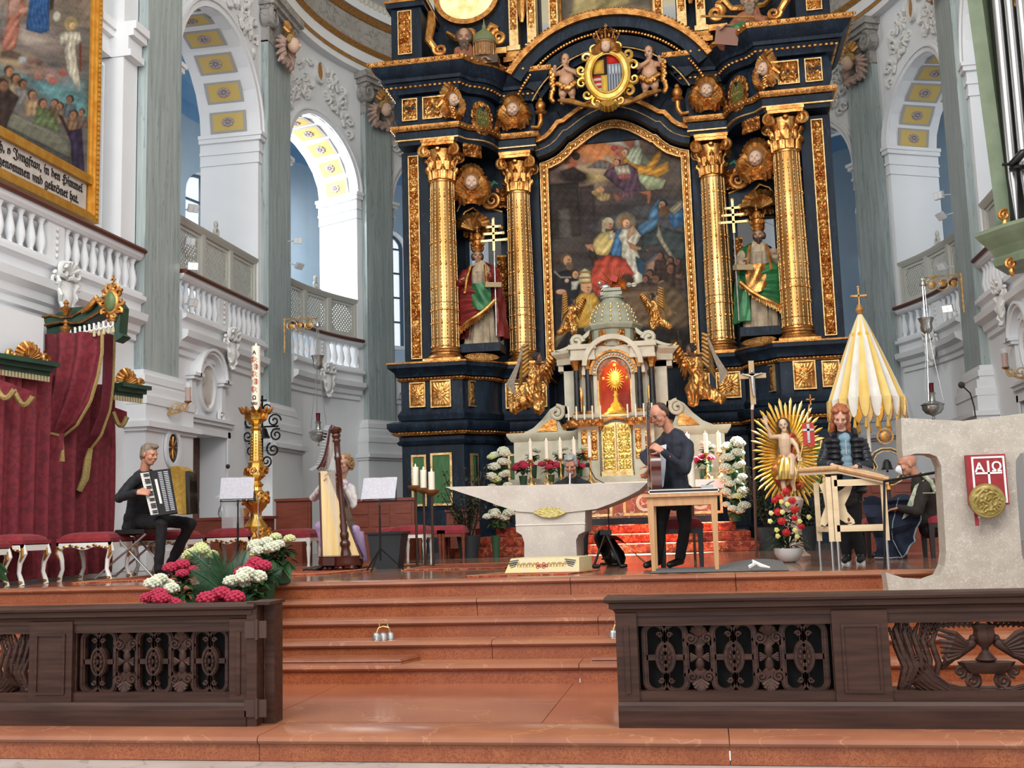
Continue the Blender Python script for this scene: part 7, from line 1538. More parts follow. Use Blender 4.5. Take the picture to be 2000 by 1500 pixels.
mic((-4.0,12.55,0),[Vector((-4.0,12.55,.9)),at(438,945,Y=12.5),at(445,911,Y=12.5)],'slim standing microphone with round head beside the left music stand',(-4.0,12.55,0)); 
g0=at(1905,815,Y=9.35); mic(g0,[at(1903,795,Y=9.35),at(1895,768,Y=9.33),at(1878,752,Y=9.3)],'black gooseneck microphone on top of the stone lectern',None,black)
mic((.33,12.4,0),[Vector((.33,12.4,.9)),at(1163,935,Y=12.4),at(1148,908,Y=12.45)],'black boom microphone stand behind the stone altar',(.33,12.4,0),black)
gs_=T('guitar_stand','black folding guitar stand between stone altar and wooden table','stand',(.5,11.55,0)); a=at(1183,1040,Y=11.5)
for p in (at(1160,1106,Y=11.45),at(1213,1106,Y=11.4),at(1195,1100,Y=11.8)): q=Vector((p.x,p.y,.02)); P(MB().tube([a,q],.013,8).cap(q,q+Vector((.05,0,0)),.02,.02),'leg',black,gs_)
P(MB().cb(a,(.12,.05,.05)).tube([a+Vector((-.05,0,-.28)),a+Vector((.03,-.12,-.25)),a+Vector((.06,-.14,-.2))],.01,6),'yoke',black,gs_)
gb=T('guitar_bag','black and orange guitar bag lying open behind the altar foot','bag',(.42,12.0,0)); P(MB().grid(lambda u,v:(.25+.5*u,11.8+.35*v,.03+.42*math.sin(PI*min(1,u*.9+.1))*(1-v*.2)*(1-u*.7)),14,8),'flap',mat('orange_lining','a85a34',rough=.7),gb); P(MB().cap((.28,12.1,.3),(.42,12.0,.08),.1,.12,12),'body',leath,gb)
mt=T('floor_mat','grey felt mat with a raised curled corner under the wooden table','mat',(1.5,10.3,0))
P(MB().grid(lambda u,v:(.9+1.25*u,10.08+.95*v,.006+.16*max(0,u-.45)*max(0,v-.2)*2*math.sin(PI*min(1,u*.9))),30,16),'felt',mat('grey_felt','6f6c68','5d5e60',rough=.95,scale=40),mt)
kn=T('white_cable_tie','small white knotted cloth on the grey mat','cloth',(1.85,10.15,.02)); P(MB().tube([(1.8,10.15,.04),(1.85,10.12,.06),(1.83,10.18,.09),(1.9,10.15,.05),(1.98,10.13,.03)],[.02,.025,.015,.02,.008],7),'knot',cloth,kn)
# ---------- dulcimer on stand
du=T('dulcimer','pale wood hammered dulcimer lying on its stand before the red haired girl','dulcimer',(2.72,10.7,.85))
tz=[at(1560,914,Y=10.85),at(1637,909,Y=10.45),at(1735,930,Y=10.35),at(1672,910,Y=10.95)]
pl=[(p.x,p.y,p.z) for p in tz]; th=.075; P(MB().add(pl+[(x,y,z-th) for x,y,z in pl],[(0,1,2,3),(7,6,5,4),(0,4,5,1),(1,5,6,2),(2,6,7,3),(3,7,4,0)]),'body',beech2,du,smooth=False)
P(MB().tube([tz[1]+Vector((0,-.01,-.03)),tz[2]+Vector((0,-.01,-.03))],.025,8).tube([tz[0]+Vector((0,0,-.03)),tz[1]+Vector((0,-.01,-.03))],.02,8),'rounded_edge',beech,du); pn=MB()
for i in range(26): p=tz[3].lerp(tz[2],i/25)+Vector((-.02,-.02,.0)); pn.tube([p,p+Vector((0,0,.03))],.004,5)
P(pn,'tuning_pins',steel,du,kind='stuff'); sg_=MB()
for i in range(18): sg_.tube([tz[0].lerp(tz[3],.1+.8*i/17)+Vector((0,0,.012)),tz[1].lerp(tz[2],.1+.8*i/17)+Vector((0,0,.012))],.001,4)
P(sg_,'strings',steel,du,kind='stuff')
ds=T('dulcimer_stand','pale wooden stand with curved side board and steel feet under the dulcimer','stand',(2.75,10.65,0))
def lg(pa,pb,zt,zb,w=.05,name='leg'):
    P(MB().cb(((pa+pb)/2).to_tuple() if hasattr(pa,'to_tuple') else 0,(w,.03,(pa-pb).length)),name,beech2,ds,smooth=False)
LX=[(at(1592,930,Y=10.8).x,10.8,.80),(at(1616,930,Y=10.45).x,10.45,.84),(at(1628,930,Y=10.42).x,10.42,.85),(at(1724,945,Y=10.4).x,10.4,.78)]
for x,y,zt in LX:
    P(MB().bx(x-.02,x+.028,y,y+.03,.24,zt),'leg',beech2,ds,smooth=False); P(MB().tube([(x,y+.015,.3),(x,y+.015,.0)],.012,8),'steel_foot',steel,ds)
P(MB().bx(LX[2][0],LX[3][0],10.42,10.44,.33,.39),'lower_rail',beech2,ds,smooth=False); P(MB().bx(LX[2][0],LX[3][0],10.42,10.44,.75,.81),'upper_rail',beech2,ds,smooth=False); P(slabq([(LX[0][0],10.8,.33),(LX[1][0],10.46,.33),(LX[1][0],10.46,.38),(LX[0][0],10.8,.38)],.02),'side_rail',beech2,ds,smooth=False)
P(MB().prism(tp([(1600,948),(1612,940),(1634,962),(1646,955),(1660,945),(1665,948),(1660,965),(1650,985),(1655,1000),(1668,1015),(1670,1022),(1660,1026),(1640,1014),(1625,1010),(1612,1028),(1602,1024),(1604,1012),(1612,990),(1608,965)],10.52),10.52,10.545),'curved_board',beech2,ds,smooth=False)
c=at(1658,1017,Y=10.515); P(MB().sph((c.x,10.518,c.z+.01),(.012,.003,.02),8,5).bx(c.x-.025,c.x+.025,10.516,10.52,c.z-.025,c.z-.018),'burned_emblem',mat('burned_brown','5a3018',rough=.7),ds)
bs=T('brass_stand_pole','thin dark metal pole leaning on the dulcimer stand','pole',at(1728,1112,Y=10.2)); P(MB().tube([at(1728,1112,Y=10.2),at(1727,940,Y=10.2)],.011,8).tube([at(1727,940,Y=10.2),at(1832,922,Y=9.6)],.012,8),'pole',black,bs)
# ---------- ambo
am=T('stone_lectern','large pale limestone lectern with two rounded openings at the right edge','lectern',(3.5,9.3,-.3))
YA=9.15; out=tp([(1760,816),(1880,822),(2010,806),(2130,812),(2135,880),(2010,880),(1992,886),(1984,900),(1984,930),(1996,1085),(2004,1105),(2030,1118),(2130,1116),(2130,1175),(1735,1175),(1735,1150),(1730,1118),(1775,1132),(1810,1134),(1835,1125),(1845,1105),(1848,1080),(1838,910),(1830,892),(1815,886),(1788,886),(1764,892),(1762,880)],YA)
out=[(x,max(z,-.299)) for x,z in out]
P(MB().prism(out,YA,YA+.26),'slab',limeg,am,smooth=False)
bm=bpy.context.collection
bk=T('gospel_book','red gospel book with white cross and Alpha Omega letters on the lectern','book',(3.63,9.1,.5)); x0,x1=3.497,3.79; Yb=9.06
P(MB().bx(x0,x1,Yb,Yb+.07,.53,.93),'cover',mat('red_leather','9c1f26','87181f',rough=.5,scale=20),bk,smooth=False); P(MB().bx(x0+.01,x1-.005,Yb+.012,Yb+.058,.525,.926),'pages',cloth,bk,smooth=False)
wm=mat('white_enamel','ece8e4',rough=.4); P(MB().ring([(x0+.035,.545),(x1-.01,.545),(x1-.01,.915),(x0+.035,.915)],[(x0+.05,.56),(x1-.025,.56),(x1-.025,.9),(x0+.05,.9)],Yb-.004,Yb+.001),'white_frame',wm,bk,smooth=False)
xc=(x0+x1)/2+.012; P(MB().bx(xc-.008,xc+.008,Yb-.005,Yb,.56,.88).bx(x0+.06,x1-.035,Yb-.005,Yb,.775,.79),'white_cross',wm,bk,smooth=False)
for ch,xx in (('A',xc-.067),('\u03A9',xc+.062)): text(ch,'letter',wm,.105,Matrix.Translation((xx,Yb-.004,.795))@Matrix.Rotation(PI/2,4,'X'),bk,.003,'CENTER',.002)
P(MB().grid(lambda u,v:(x0+.03+.03*u,Yb+.03-.01*v,.53-.16*v),4,8),'ribbon',MATS['red_leather'],bk); P(MB().grid(lambda u,v:(x0+.055+.02*u,Yb+.02,.53-.1*v),4,8),'white_ribbon',wm,bk)
md=T('gold_medallion','round gold relief medallion hanging over the lower edge of the red book','medallion',(3.665,9.0,.45)); cx_,cz_=at(1930,978,Y=9.0).x,at(1930,978,Y=9.0).z
P(MB().lathe([(.135,-.012),(.137,0),(.13,.012)],n=40).xf(Matrix.Translation((cx_,9.03,cz_))@Matrix.Rotation(PI/2,4,'X')),'disc',mat('satin_gold','8f7c40','a8935a',rough=.5,metal=.6,scale=10),md)
rl=MB().grid(lambda u,v:(cx_+.12*u*math.cos(2*PI*v),9.017-.012*max(0,1-abs(noise.noise(Vector((u*math.cos(2*PI*v)*3.2,u*math.sin(2*PI*v)*3.2,4)))*4))*(1-u**8),cz_+.12*u*math.sin(2*PI*v)),26,50); P(rl,'relief',MATS['satin_gold'],md)
# ---------- communion rails
def railprof(y,f): return [(f*.0,0)]
def commrail(x0,x1,label,seq,endx):
    z0=-.75; y=6.75; r=T('communion_rail',label,'railing',((x0+x1)/2,y+.1,z0))
    P(MB().bx(x0,x1,y-.02,y+.26,z0,z0+.1).sweep([(x0,y+.0),(x1,y+.0)],[(-.1,z0+.1),(.02,z0+.1),(.015,z0+.13),(0,z0+.15),(-.1,z0+.15)]),'plinth',oakh,r,smooth=False)
    P(MB().sweep([(x0,y+.24),(x0,y+.02),(x1,y+.02),(x1,y+.24)],[(0,z0+.68),(.01,z0+.7),(.035,z0+.71),(.035,z0+.74),(.06,z0+.75),(.065,z0+.765),(.06,z0+.78),(-.11,z0+.78)]),'handrail',oakh,r,smooth=False); P(MB().bx(x0,x1,y+.02,y+.24,z0+.66,z0+.776),'rail_core',oakh,r,smooth=False)
    P(MB().bx(x0,x1,y+.03,y+.2,z0+.6,z0+.66).bx(x0,x1,y+.03,y+.2,z0+.15,z0+.21),'rails',oakh,r,smooth=False)
    for a,b in seq['posts']:
        p=P(MB().bx(a,b,y+.01,y+.22,z0+.13,z0+.68),'post',oakh,r,smooth=False); P(MB().ring([(a+.05,z0+.2),(b-.05,z0+.2),(b-.05,z0+.6),(a+.05,z0+.6)],[(a+.065,z0+.215),(b-.065,z0+.215),(b-.065,z0+.585),(a+.065,z0+.585)],y+.0,y+.02),'panel_moulding',oakh,p,smooth=False)
    for a,b in seq['bevels']:
        w=.035; mb=MB(); zA,zB=z0+.15,z0+.66
        for (p,q,s_,t_) in (((a,zA),(b,zA),(b-w,zA+w+.02),(a+w,zA+w+.02)),((a+w,zB-w),(b-w,zB-w),(b,zB),(a,zB)),((a,zA),(a+w,zA+w+.02),(a+w,zB-w),(a,zB)),((b-w,zA+w+.02),(b,zA),(b,zB),(b-w,zB-w))):
            yy=[y+.03 if pt[0] in (a,b) else y+.06 for pt in (p,q,s_,t_)]; mb.add([(pt[0],yy[i],pt[1]) for i,pt in enumerate((p,q,s_,t_))],[(0,1,2,3)]); 
        P(mb,'bevelled_frame',oakh,r,smooth=False)
    return r,y,z0
def band(mb,pts,w,y0,y1,close=False):
    P2=[Vector(p) for p in pts]; n=len(P2); L=[];R2=[]
    for i in range(n):
        a=P2[(i-1)%n] if (i or close) else P2[i]; b=P2[(i+1)%n] if (i<n-1 or close) else P2[i]; t=(b-a).normalized(); q=Vector((-t.y,t.x))*w/2; L.append(tuple(P2[i]+q)); R2.append(tuple(P2[i]-q))
    mb.ring(L,R2,y0,y1,closed=close)
def fret(cx,w,z0,z1,y,mb,mb2):
    zc=(z0+z1)/2; h=(z1-z0)/2; rr=w*.25
    for sg in (-1,1):
        o=[(cx+sg*rr+rr*math.cos(t),zc+(1 if math.sin(t)>=0 else -1)*(h-rr)+rr*math.sin(t)) for t in [2*PI*(i+.5)/32 for i in range(32)]]
        band(mb,o,.036,y,y+.045,True); band(mb2,[(cx+sg*rr+(rr*1.0)*math.cos(t),zc+(1 if math.sin(t)>=0 else -1)*(h-rr)+rr*math.sin(t)) for t in [2*PI*(i+.5)/32 for i in range(32)]],.014,y-.008,y,True)
        for zz in (1,-1): mb2.tube([(cx+sg*.03+p*sg,y-.004,zc+zz*(h-rr*1.1)+q*zz) for p,q in sprl(0,0,.018,.004,0,1.2,10)],.007,5)
    ov=[(cx+w*.25*math.cos(t),zc+.1*math.sin(t)) for t in [2*PI*i/28 for i in range(28)]]; mb.prism(ov,y-.005,y+.045); band(mb2,[(cx+w*.2*math.cos(t),zc+.085*math.sin(t)) for t in [2*PI*i/28 for i in range(28)]],.01,y-.014,y-.004,True)
    for i in range(10): a=2*PI*i/10; mb2.sph((cx+.026*math.cos(a),y-.012,zc+.05*math.sin(a)),(.011,.01,.015),6,4)
    mb2.sph((cx,y-.014,zc),(.01,.01,.018),6,4)
    mb.bx(cx-.022,cx+.022,y,y+.04,z0+.01,z1-.01); mb.bx(cx-w/2+.01,cx+w/2-.01,y,y+.04,zc-.016,zc+.016)
def scrollunit(cx,w,z0,z1,y,mb,mb2):
    zc=(z0+z1)/2
    for zz,ze in ((1,z1),(-1,z0)):
        band(mb,[(cx-w*.52,ze-zz*.12),(cx-w*.3,ze-zz*.085),(cx-w*.14,ze-zz*.1),(cx,ze-zz*.13),(cx+w*.14,ze-zz*.1),(cx+w*.3,ze-zz*.085),(cx+w*.52,ze-zz*.12)],.055,y,y+.04)
        for sg in (-1,1): mb2.tube([(cx+sg*w*.3+p,y-.004,ze-zz*.09+q) for p,q in sprl(0,0,.034,.007,0,1.4*sg,14)],.01,5)
        for i in range(7): a=(.35+.4*i)*zz; mb2.tube([(cx,y-.0,ze-zz*.075),(cx+.05*math.cos(a)*1.0,y-.014,ze-zz*.06+.055*math.sin(a))],[.008,.015],6)
    mb2.merge(MB().sph((cx,y+.01,zc+.035),(.026,.02,.05),10,8).sph((cx,y+.01,zc-.04),(.028,.02,.048),10,8))
    for sg in (-1,1):
        for i in range(4): mb2.cap((cx+sg*.02,y+.0,zc),(cx+sg*.052,y-.004,zc+.014*(i-1.5)),.01,.008,6)
        mb2.tube([(cx,y+.02,zc+sg*.08),(cx,y+.02,zc+sg*.115)],.008,6)
def fretpanel(r,a,b,y,z0,nu=5):
    W=b-a; us=[.23,.15,.23,.15,.23]; tot=sum(us); x=a
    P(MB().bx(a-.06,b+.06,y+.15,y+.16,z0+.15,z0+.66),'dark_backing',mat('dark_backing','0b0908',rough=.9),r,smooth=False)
    for i,u in enumerate(us):
        w=W*u/tot; cx=x+w/2; m1=MB();m2=MB()
        if i%2==0: fret(cx,w,z0+.2,z0+.61,y+.07,m1,m2); n1,n2='oval_strapwork','oval_rosette'
        else: scrollunit(cx,w,z0+.2,z0+.61,y+.07,m1,m2); n1,n2='scroll_strapwork','carved_shells'
        p=P(m1,n1,oak,r,smooth=False); P(m2,n2,oak,p); x+=w
def birdpanel(r,a,b,y,z0):
    cx=(a+b)/2; zc=z0+.4; yy=y+.09; S1=MB();
    vz=MB().lathe([(.05,0),(.06,.01),(.05,.02),(.018,.06),(.02,.075),(.045,.1),(.06,.15),(.055,.18),(.065,.2),(.07,.21)],(cx,yy,z0+.37),16,8,.05); P(vz,'carved_vase',oak,r)
    P(MB().lathe([(.1,0),(.14,.03),(.15,.055),(.155,.065)],(cx,yy,z0+.3),20,10,.05,1,.45),'carved_basin',oak,r)
    bd=[]
    for sg in (-1,1):
        g=lambda x,z,d=0:(cx+sg*x,yy+d,z0+z)
        m=MB().cap(g(.075,.47),g(.17,.41),.03,.035).cap(g(.17,.41),g(.25,.33),.028,.012).sph(g(.065,.5),.022,8,6).cap(g(.05,.5),g(.03,.495),.008,.003)
        P(m,'carved_dove',oak,r); w=MB()
        for i in range(7): w.tube([g(.1+.008*i,.47-.01*i,-.03),g(.17+.01*i,.53-.025*i,-.045),g(.27-.004*i,.56-.034*i,-.025)],[.012,.02,.009],6)
        P(w,'dove_wing',oak,r)
        hc=MB().tube([g(.06,.21),g(.14,.19),g(.24,.2),g(.33,.25),g(.38,.3)],[.015,.035,.05,.07,.085],10); 
        for i in range(7):
            b_=-.9+.3*i; hc.tube([g(x_+r_*.95*math.sin(b_)*-.5,z_+r_*.95*math.sin(b_),-r_*.95*math.cos(b_)) for x_,z_,r_ in ((.09,.2,.025),(.14,.19,.035),(.24,.2,.05),(.33,.25,.07),(.38,.3,.085))],.006,5)
        hc.tube([g(.33,.36),g(.37,.345),g(.42,.27),g(.45,.24)],.012,6); P(hc,'carved_cornucopia',oak,r)
        wh=MB()
        for j,(bx_,bz_,tx,tz) in enumerate(((.4,.33,.33,.6),(.42,.33,.44,.62),(.38,.33,.26,.62),(.45,.3,.52,.55),(.36,.35,.4,.55))):
            wh.tube([g(bx_,bz_),g((bx_+tx)/2+.01,(bz_+tz)/2),g(tx,tz)],.006,5)
            for i in range(7):
                t=.45+.55*i/6; px_,pz_=bx_+(tx-bx_)*t,bz_+(tz-bz_)*t
                for k in (-1,1): wh.sph(g(px_+k*.012,pz_+.006,-.01),(.01,.01,.017),6,4)
        P(wh,'carved_wheat',oak,r); lf=MB()
        for i in range(9): t=i/8; lf.tube([g(.3+.16*t,.3-.05*t,-.01),g(.36+.13*t,.42-.2*t,-.02),g(.44+.07*t,.38-.2*t,-.01)],[.01,.016,.008],5)
        for i in range(10): t=i/9; lf.tube([g(.02+.26*t,.6+.02*math.sin(t*6)),g(.05+.26*t,.57),g(.09+.26*t,.6)],[.008,.013,.005],5)
        for i in range(5): lf.tube([g(.3+.03*i,.24),g(.27+.05*i,.36+.02*i,-.02),g(.3+.05*i,.48+.02*i,-.01),g(.24+.06*i,.6)],[.012,.02,.018,.006],6)
        for q_ in range(3): lf.tube([g(.5-.02*q_,.2),g(.46-.03*q_,.34,-.02),g(.5-.03*q_,.46),g(.49-.02*q_,.6)],[.016,.024,.02,.008],6)
        P(lf,'carved_leaves',oak,r)
        sc_=MB().tube([g(.04+.055*1,.27)]+[g(.085+p,.255+q) for p,q in sprl(0,0,.045,.008,PI/2,1.6,20)],[.016]*22,6).tube([g(.15+p,.31+q) for p,q in sprl(0,0,.035,.006,-PI/2,-1.4,16)],[.013]*17,6).tube([g(0,.19),g(.05,.2),g(.09,.235)],.013,6); P(sc_,'carved_scroll',oak,r)
    P(MB().bx(a,b,yy-.01,yy+.02,z0+.2,z0+.215).bx(a,b,yy-.01,yy+.02,z0+.6,z0+.62),'panel_border',oak,r,smooth=False)
r,y,z0=commrail(.85,5.4,'dark carved oak communion rail on the right of the steps',dict(posts=[(.85,.98),(2.14,2.46),(3.55,3.87)],bevels=[(.95,2.17),(2.43,3.58),(3.84,5.1)]),0)
fretpanel(r,1.02,2.1,y,z0); birdpanel(r,2.5,3.52,y,z0); fretpanel(r,3.91,5.0,y,z0)
r,y,z0=commrail(-5.8,-1.56,'dark carved oak communion rail on the left of the steps',dict(posts=[(-1.69,-1.56),(-3.14,-2.82),(-4.5,-4.2)],bevels=[(-2.85,-1.66),(-4.23,-3.11)]),0)
fretpanel(r,-2.78,-1.73,y,z0); birdpanel(r,-4.17,-3.18,y,z0)
gt_=T('rail_gate','open hinged oak gate leaf folded back at the left rail end','gate',(-1.55,6.9,-.75))
P(MB().bx(-1.56,-1.49,6.74,6.86,-.75,.02).bx(-1.48,-1.41,6.84,6.98,-.75,.03),'gate_stile',oakh,gt_,smooth=False); P(MB().bx(-1.56,-1.4,6.74,7.0,.02,.04),'gate_cap',oakh,gt_,smooth=False)
for z in (-.1,-.6): P(MB().bx(-1.57,-1.42,6.73,6.74,z-.09,z+.02).lathe([(.012,-.1),(.012,.03)],(-1.485,6.725,z),10),'hinge',mat('iron_hinge','4a342c',rough=.5,metal=.4),gt_,smooth=False)
# kneelers, altar bells
ktan=mat('brown_leather','84492f','92563a',rough=.4,scale=12)
for (x0,x1,lab) in ((at(540,1295,Y=8.7).x,at(805,1290,Y=8.7).x,'long brown leather kneeling cushion on the lowest step, left'),(at(1160,1290,Y=8.7).x,at(1300,1290,Y=8.7).x,'brown leather kneeling cushion on the lowest step, partly behind the right rail')):
    k=T('kneeling_cushion',lab,'cushion',((x0+x1)/2,8.67,-.6)); P(MB().add([(x0-.02,8.55,-.6),(x1-.05,8.55,-.6),(x1+.05,8.79,-.6),(x0+.12,8.79,-.6),(x0,8.56,-.56),(x1-.06,8.56,-.56),(x1+.03,8.77,-.55),(x0+.14,8.77,-.55)],[(0,3,2,1),(4,5,6,7),(0,1,5,4),(1,2,6,5),(2,3,7,6),(3,0,4,7)]),'pad',ktan,k); P(MB().tube([(x0,8.55,-.575),(x1-.05,8.55,-.575),(x1+.04,8.78,-.57)],.006,6),'piping',ktan,k)
for (px_,lab) in ((750,'cluster of silver altar bells with looped handle on the step'),(1212,'second cluster of silver altar bells half hidden by the right rail')):
    c=at(px_,1245,Y=9.0); k=T('altar_bells',lab,'bells',(c.x,9.0,-.45))
    for dx,dy in ((-.055,-.02),(.01,-.03),(.055,.03)): P(MB().lathe([(.036,0),(.034,.03),(.028,.055),(.01,.062)],(c.x+dx,8.98+dy,-.448),14),'bell',silv,k)
    P(MB().tube([(c.x-.055,8.97,-.39),(c.x-.04,8.98,-.35),(c.x,8.99,-.34),(c.x+.045,8.99,-.35),(c.x+.055,9.0,-.39)],.007,6).tube([(c.x-.04,9.0,-.34),(c.x-.035,9.0,-.3),(c.x,9.0,-.285),(c.x+.035,9.0,-.3),(c.x+.035,9.0,-.34),(c.x,9.0,-.35)],.006,6),'handle',goldp,k)
# ---------- plants
lgreen=mat('dark_leaf','1f3a1e','2f5228',rough=.45,scale=8); pgreen=mat('palm_green','1c3a22','2a5230',rough=.45,scale=6); potm=mat('plastic_pot','2a4a30',rough=.5)
HY={'white':mat('white_bloom','e3e0cf','cfd3b4',rough=.8,scale=30,bump=.8,bscale=60),'red':mat('crimson_bloom','a81c3c','c23a58',rough=.8,scale=30,bump=.8,bscale=60),'green':mat('lime_bloom','c3cd7a','dfe0b4',rough=.8,scale=30,bump=.8,bscale=60)}
def bloom(s=1,seed=0):
    mb=MB(); r_=random.Random(seed)
    for i in range(46):
        z=1-2*(i+.5)/46; 
        if z<-.45: continue
        a=i*2.39996; rr=math.sqrt(1-z*z); c=Vector((rr*math.cos(a),rr*math.sin(a),z*.72))*.055*s; mb.sph(c,(.0155*s,.0155*s,.012*s),5,4)
    return mb.sph((0,0,0),(.05*s,.05*s,.036*s),10,7)
BL={}
def putbloom(p,col,par,s=1):
    k=(col,)
    if k not in BL:
        o=P(bloom(),'flower_head',HY[col],par); BL[k]=o; o.location=Vector(p)-rootloc(par); 
        me=o.data; me.transform(Matrix.Translation(rootloc(par))); o.scale=(s,)*3
    else:
        o=BL[k].copy(); COL.objects.link(o); o.parent=par; o.location=Vector(p)-rootloc(par); o.scale=(s,)*3
def leaves(mb,c,n,L,W_,r0=.0,el=(-.2,.9),seed=0):
    rr=random.Random(seed)
    for i in range(n):
        a=rr.uniform(0,2*PI); e=rr.uniform(*el); d=Vector((math.cos(a)*math.cos(e),math.sin(a)*math.cos(e),math.sin(e))); sd=d.cross(Vector((0,0,1))).normalized(); l=L*rr.uniform(.7,1.2); w_=W_*rr.uniform(.7,1.2); o=Vector(c)+d*r0*rr.random()
        tip=o+d*l+Vector((0,0,-l*.35)); m1=o+d*l*.35+Vector((0,0,.01)); m2=o+d*l*.7-Vector((0,0,l*.08))
        mb.add([o,m1+sd*w_,m1-sd*w_,m2+sd*w_*.85,m2-sd*w_*.85,tip,m1-Vector((0,0,w_*.3)),m2-Vector((0,0,w_*.3))],[(0,1,6),(0,6,2),(1,3,7,6),(6,7,4,2),(3,5,7),(7,5,4)])
    return mb
def hydrangea(x,y,z,col,n,label,grp=None,s=1,h=.16,pot=True,seed=0,spread=.1,cat='plant',extra=None):
    r=T('hydrangea',label,cat,(x,y,z),0,grp); rr=random.Random(seed)
    P(leaves(MB(),(x,y,z+h*.75),34,.12*s,.035*s,.06*s,seed=seed),'leaves',lgreen,r,kind='stuff')
    for i in range(n):
        a=2*PI*i/n+seed; q=spread*s*(0 if i==0 and n>3 else 1); putbloom((x+q*math.cos(a),y+q*.8*math.sin(a),z+h+.03*math.sin(i*2.1)+(.05*s if i==0 else 0)),col if not extra or i%3 else extra,r,s*rr.uniform(.9,1.15))
    if pot: P(MB().lathe([(.05*s,0),(.07*s,h*.5),(.075*s,h*.52),(.065*s,h*.5)],(x,y,z),14),'pot',potm,r)
    return r
def zfor(px,py,Y): return at(px,py,Y=Y)
fl=[(392,1074,9.6,'green',6,'pale green hydrangea behind the palm, left of the candlestick',1.1),(355,1108,9.2,'red',4,'red hydrangea under the pale green one beside the palm',1.0),(312,1138,8.75,'white',4,'white hydrangea at the left end of the flower bank',1.15),(310,1168,8.4,'red',5,'crimson hydrangea on the left just over the rail',1.2),
 (432,1167,8.4,'red',5,'crimson hydrangea right of the palm just over the rail',1.2),(480,1128,8.8,'white',5,'big white hydrangea on the right side of the flower bank',1.2),(498,1105,9.2,'red',5,'crimson hydrangea right of the palm below the candlestick',1.15),(520,1064,9.6,'white',5,'creamy white hydrangea right of the gold candlestick',1.1),(552,1052,9.75,'green',2,'lime green blooms at the right top of the flower bank',.9)]
for i,(px_,py_,Yv,col,n,lab,s) in enumerate(fl):
    p=at(px_,py_,Y=Yv); base=max(-.75 if Yv<8.5 else (-.6 if Yv<8.8 else (-.45 if Yv<9.1 else (-.3 if Yv<9.4 else (-.15 if Yv<9.73 else 0)))),p.z-.6); h=p.z-base
    r=hydrangea(p.x,Yv,base,col,n,lab,s=s,h=h-.03,pot=False,seed=i+1,spread=.1)
    P(MB().lathe([(.07,0),(.095,.15),(.1,.16),(.09,.15)],(p.x,Yv,base),14).tube([(p.x,Yv,base+.12),(p.x+.01,Yv,base+h*.8)],.012,6),'pot',potm,r); P(leaves(MB(),(p.x,Yv,base+h*.5),24,.14,.04,.05,(-.6,.6),seed=i),'lower_leaves',lgreen,r,kind='stuff')
def palm(x,y,z,L,label,n=9,seed=0,lean=(0,0)):
    r=T('palm_plant',label,'plant',(x,y,z)); rr=random.Random(seed)
    for i in range(n):
        a=2*PI*i/n+rr.uniform(-.2,.2); e=rr.uniform(.75,1.25); l=L*rr.uniform(.8,1.1); pts=[]
        for t in range(9):
            u=t/8; pts.append(Vector((x+lean[0]*u+math.cos(a)*l*u*math.cos(e*(1-.25*u)),y+math.sin(a)*l*u*.6*math.cos(e),z+l*math.sin(e)*u-l*.2*u*u)))
        mb=MB().tube(pts,[.008]*8+[.003],4)
        for k in range(34):
            u=.12+.86*k/33; j=min(7,int(u*8)); p=pts[j].lerp(pts[j+1],u*8-j); d=(pts[j+1]-pts[j]).normalized(); sd=d.cross(Vector((0,-1,.3))).normalized(); ll=.15*math.sin(PI*min(1,u*.9+.12))*L/.5
            for sg in (-1,1): tip=p+(d*.75+sd*sg*.75+Vector((0,0,-.1))).normalized()*ll; mb.add([p-d*.007,p+d*.007,tip],[(0,1,2)])
        P(mb,'frond',pgreen,r,smooth=False)
    P(MB().lathe([(.08,-.0),(.11,.18),(.12,.2),(.1,.19)],(x,y,z-.2 if z>-.3 else z),14),'pot',potm,r); return r
p=at(395,1170,Y=8.5); palm(p.x,8.5,-.55,.72,'large dark green cycad palm in the middle of the flower bank',12,1)
p=at(455,1105,Y=9.3); palm(p.x,9.3,-.15,.66,'second cycad palm behind, beside the gold candlestick',10,4,(.0,0))
def bigleaf(x,y,z,label,n=9):
    r=T('broadleaf_plant',label,'plant',(x,y,z)); 
    for i in range(n):
        a=-1.2+2.6*i/n; e=.4+.5*(i%3)/2; L=.42; d=Vector((math.cos(a)*math.cos(e),-abs(math.sin(a))*.3,math.sin(e))); sd=Vector((-math.sin(a),0,math.cos(a)))
        P(MB().grid(lambda u,v:tuple(Vector((x,y,z+.15))+d*L*v+Vector((0,0,-.25*v*v))+sd*(u-.5)*.13*math.sin(PI*min(1,v*.92+.06))),5,9),'leaf',lgreen,r)
    P(MB().lathe([(.1,0),(.14,.2),(.15,.22),(.13,.2)],(x,y,z),14),'pot',potm,r)
bigleaf(-5.85,9.9,0,'broad dark green leaves at the left picture edge in front of the stools')
for sx,xx,lab in ((-1,-1.7,'left'),(1,1.86,'right')):
    r=T('hydrangea_column','tall column of stacked white hydrangeas %s of the tabernacle altar'%lab,'flower arrangement',(xx,16.5,.42)); k=0
    for z in (.62,.82,1.02,1.22,1.4,1.56):
        P(leaves(MB(),(xx,16.5,z-.04),26,.12,.035,.08,(-.7,.5),seed=int(z*100)),'leaves',lgreen,r,kind='stuff')
        for j in range(4): k+=1; putbloom((xx-.13+.09*j+.03*math.sin(k*3.1),16.38+.05*math.sin(k*2.3),z+.05*math.sin(k*1.7)),'green' if (k%7==0) else 'white',r,1.25+.25*math.sin(k*5))
    P(MB().tube([(xx,16.5,.42),(xx,16.5,1.5)],.03,6).lathe([(.08,.42),(.11,.56),(.1,.56)],(xx,16.5,0),14),'stand_and_pot',potm,r)
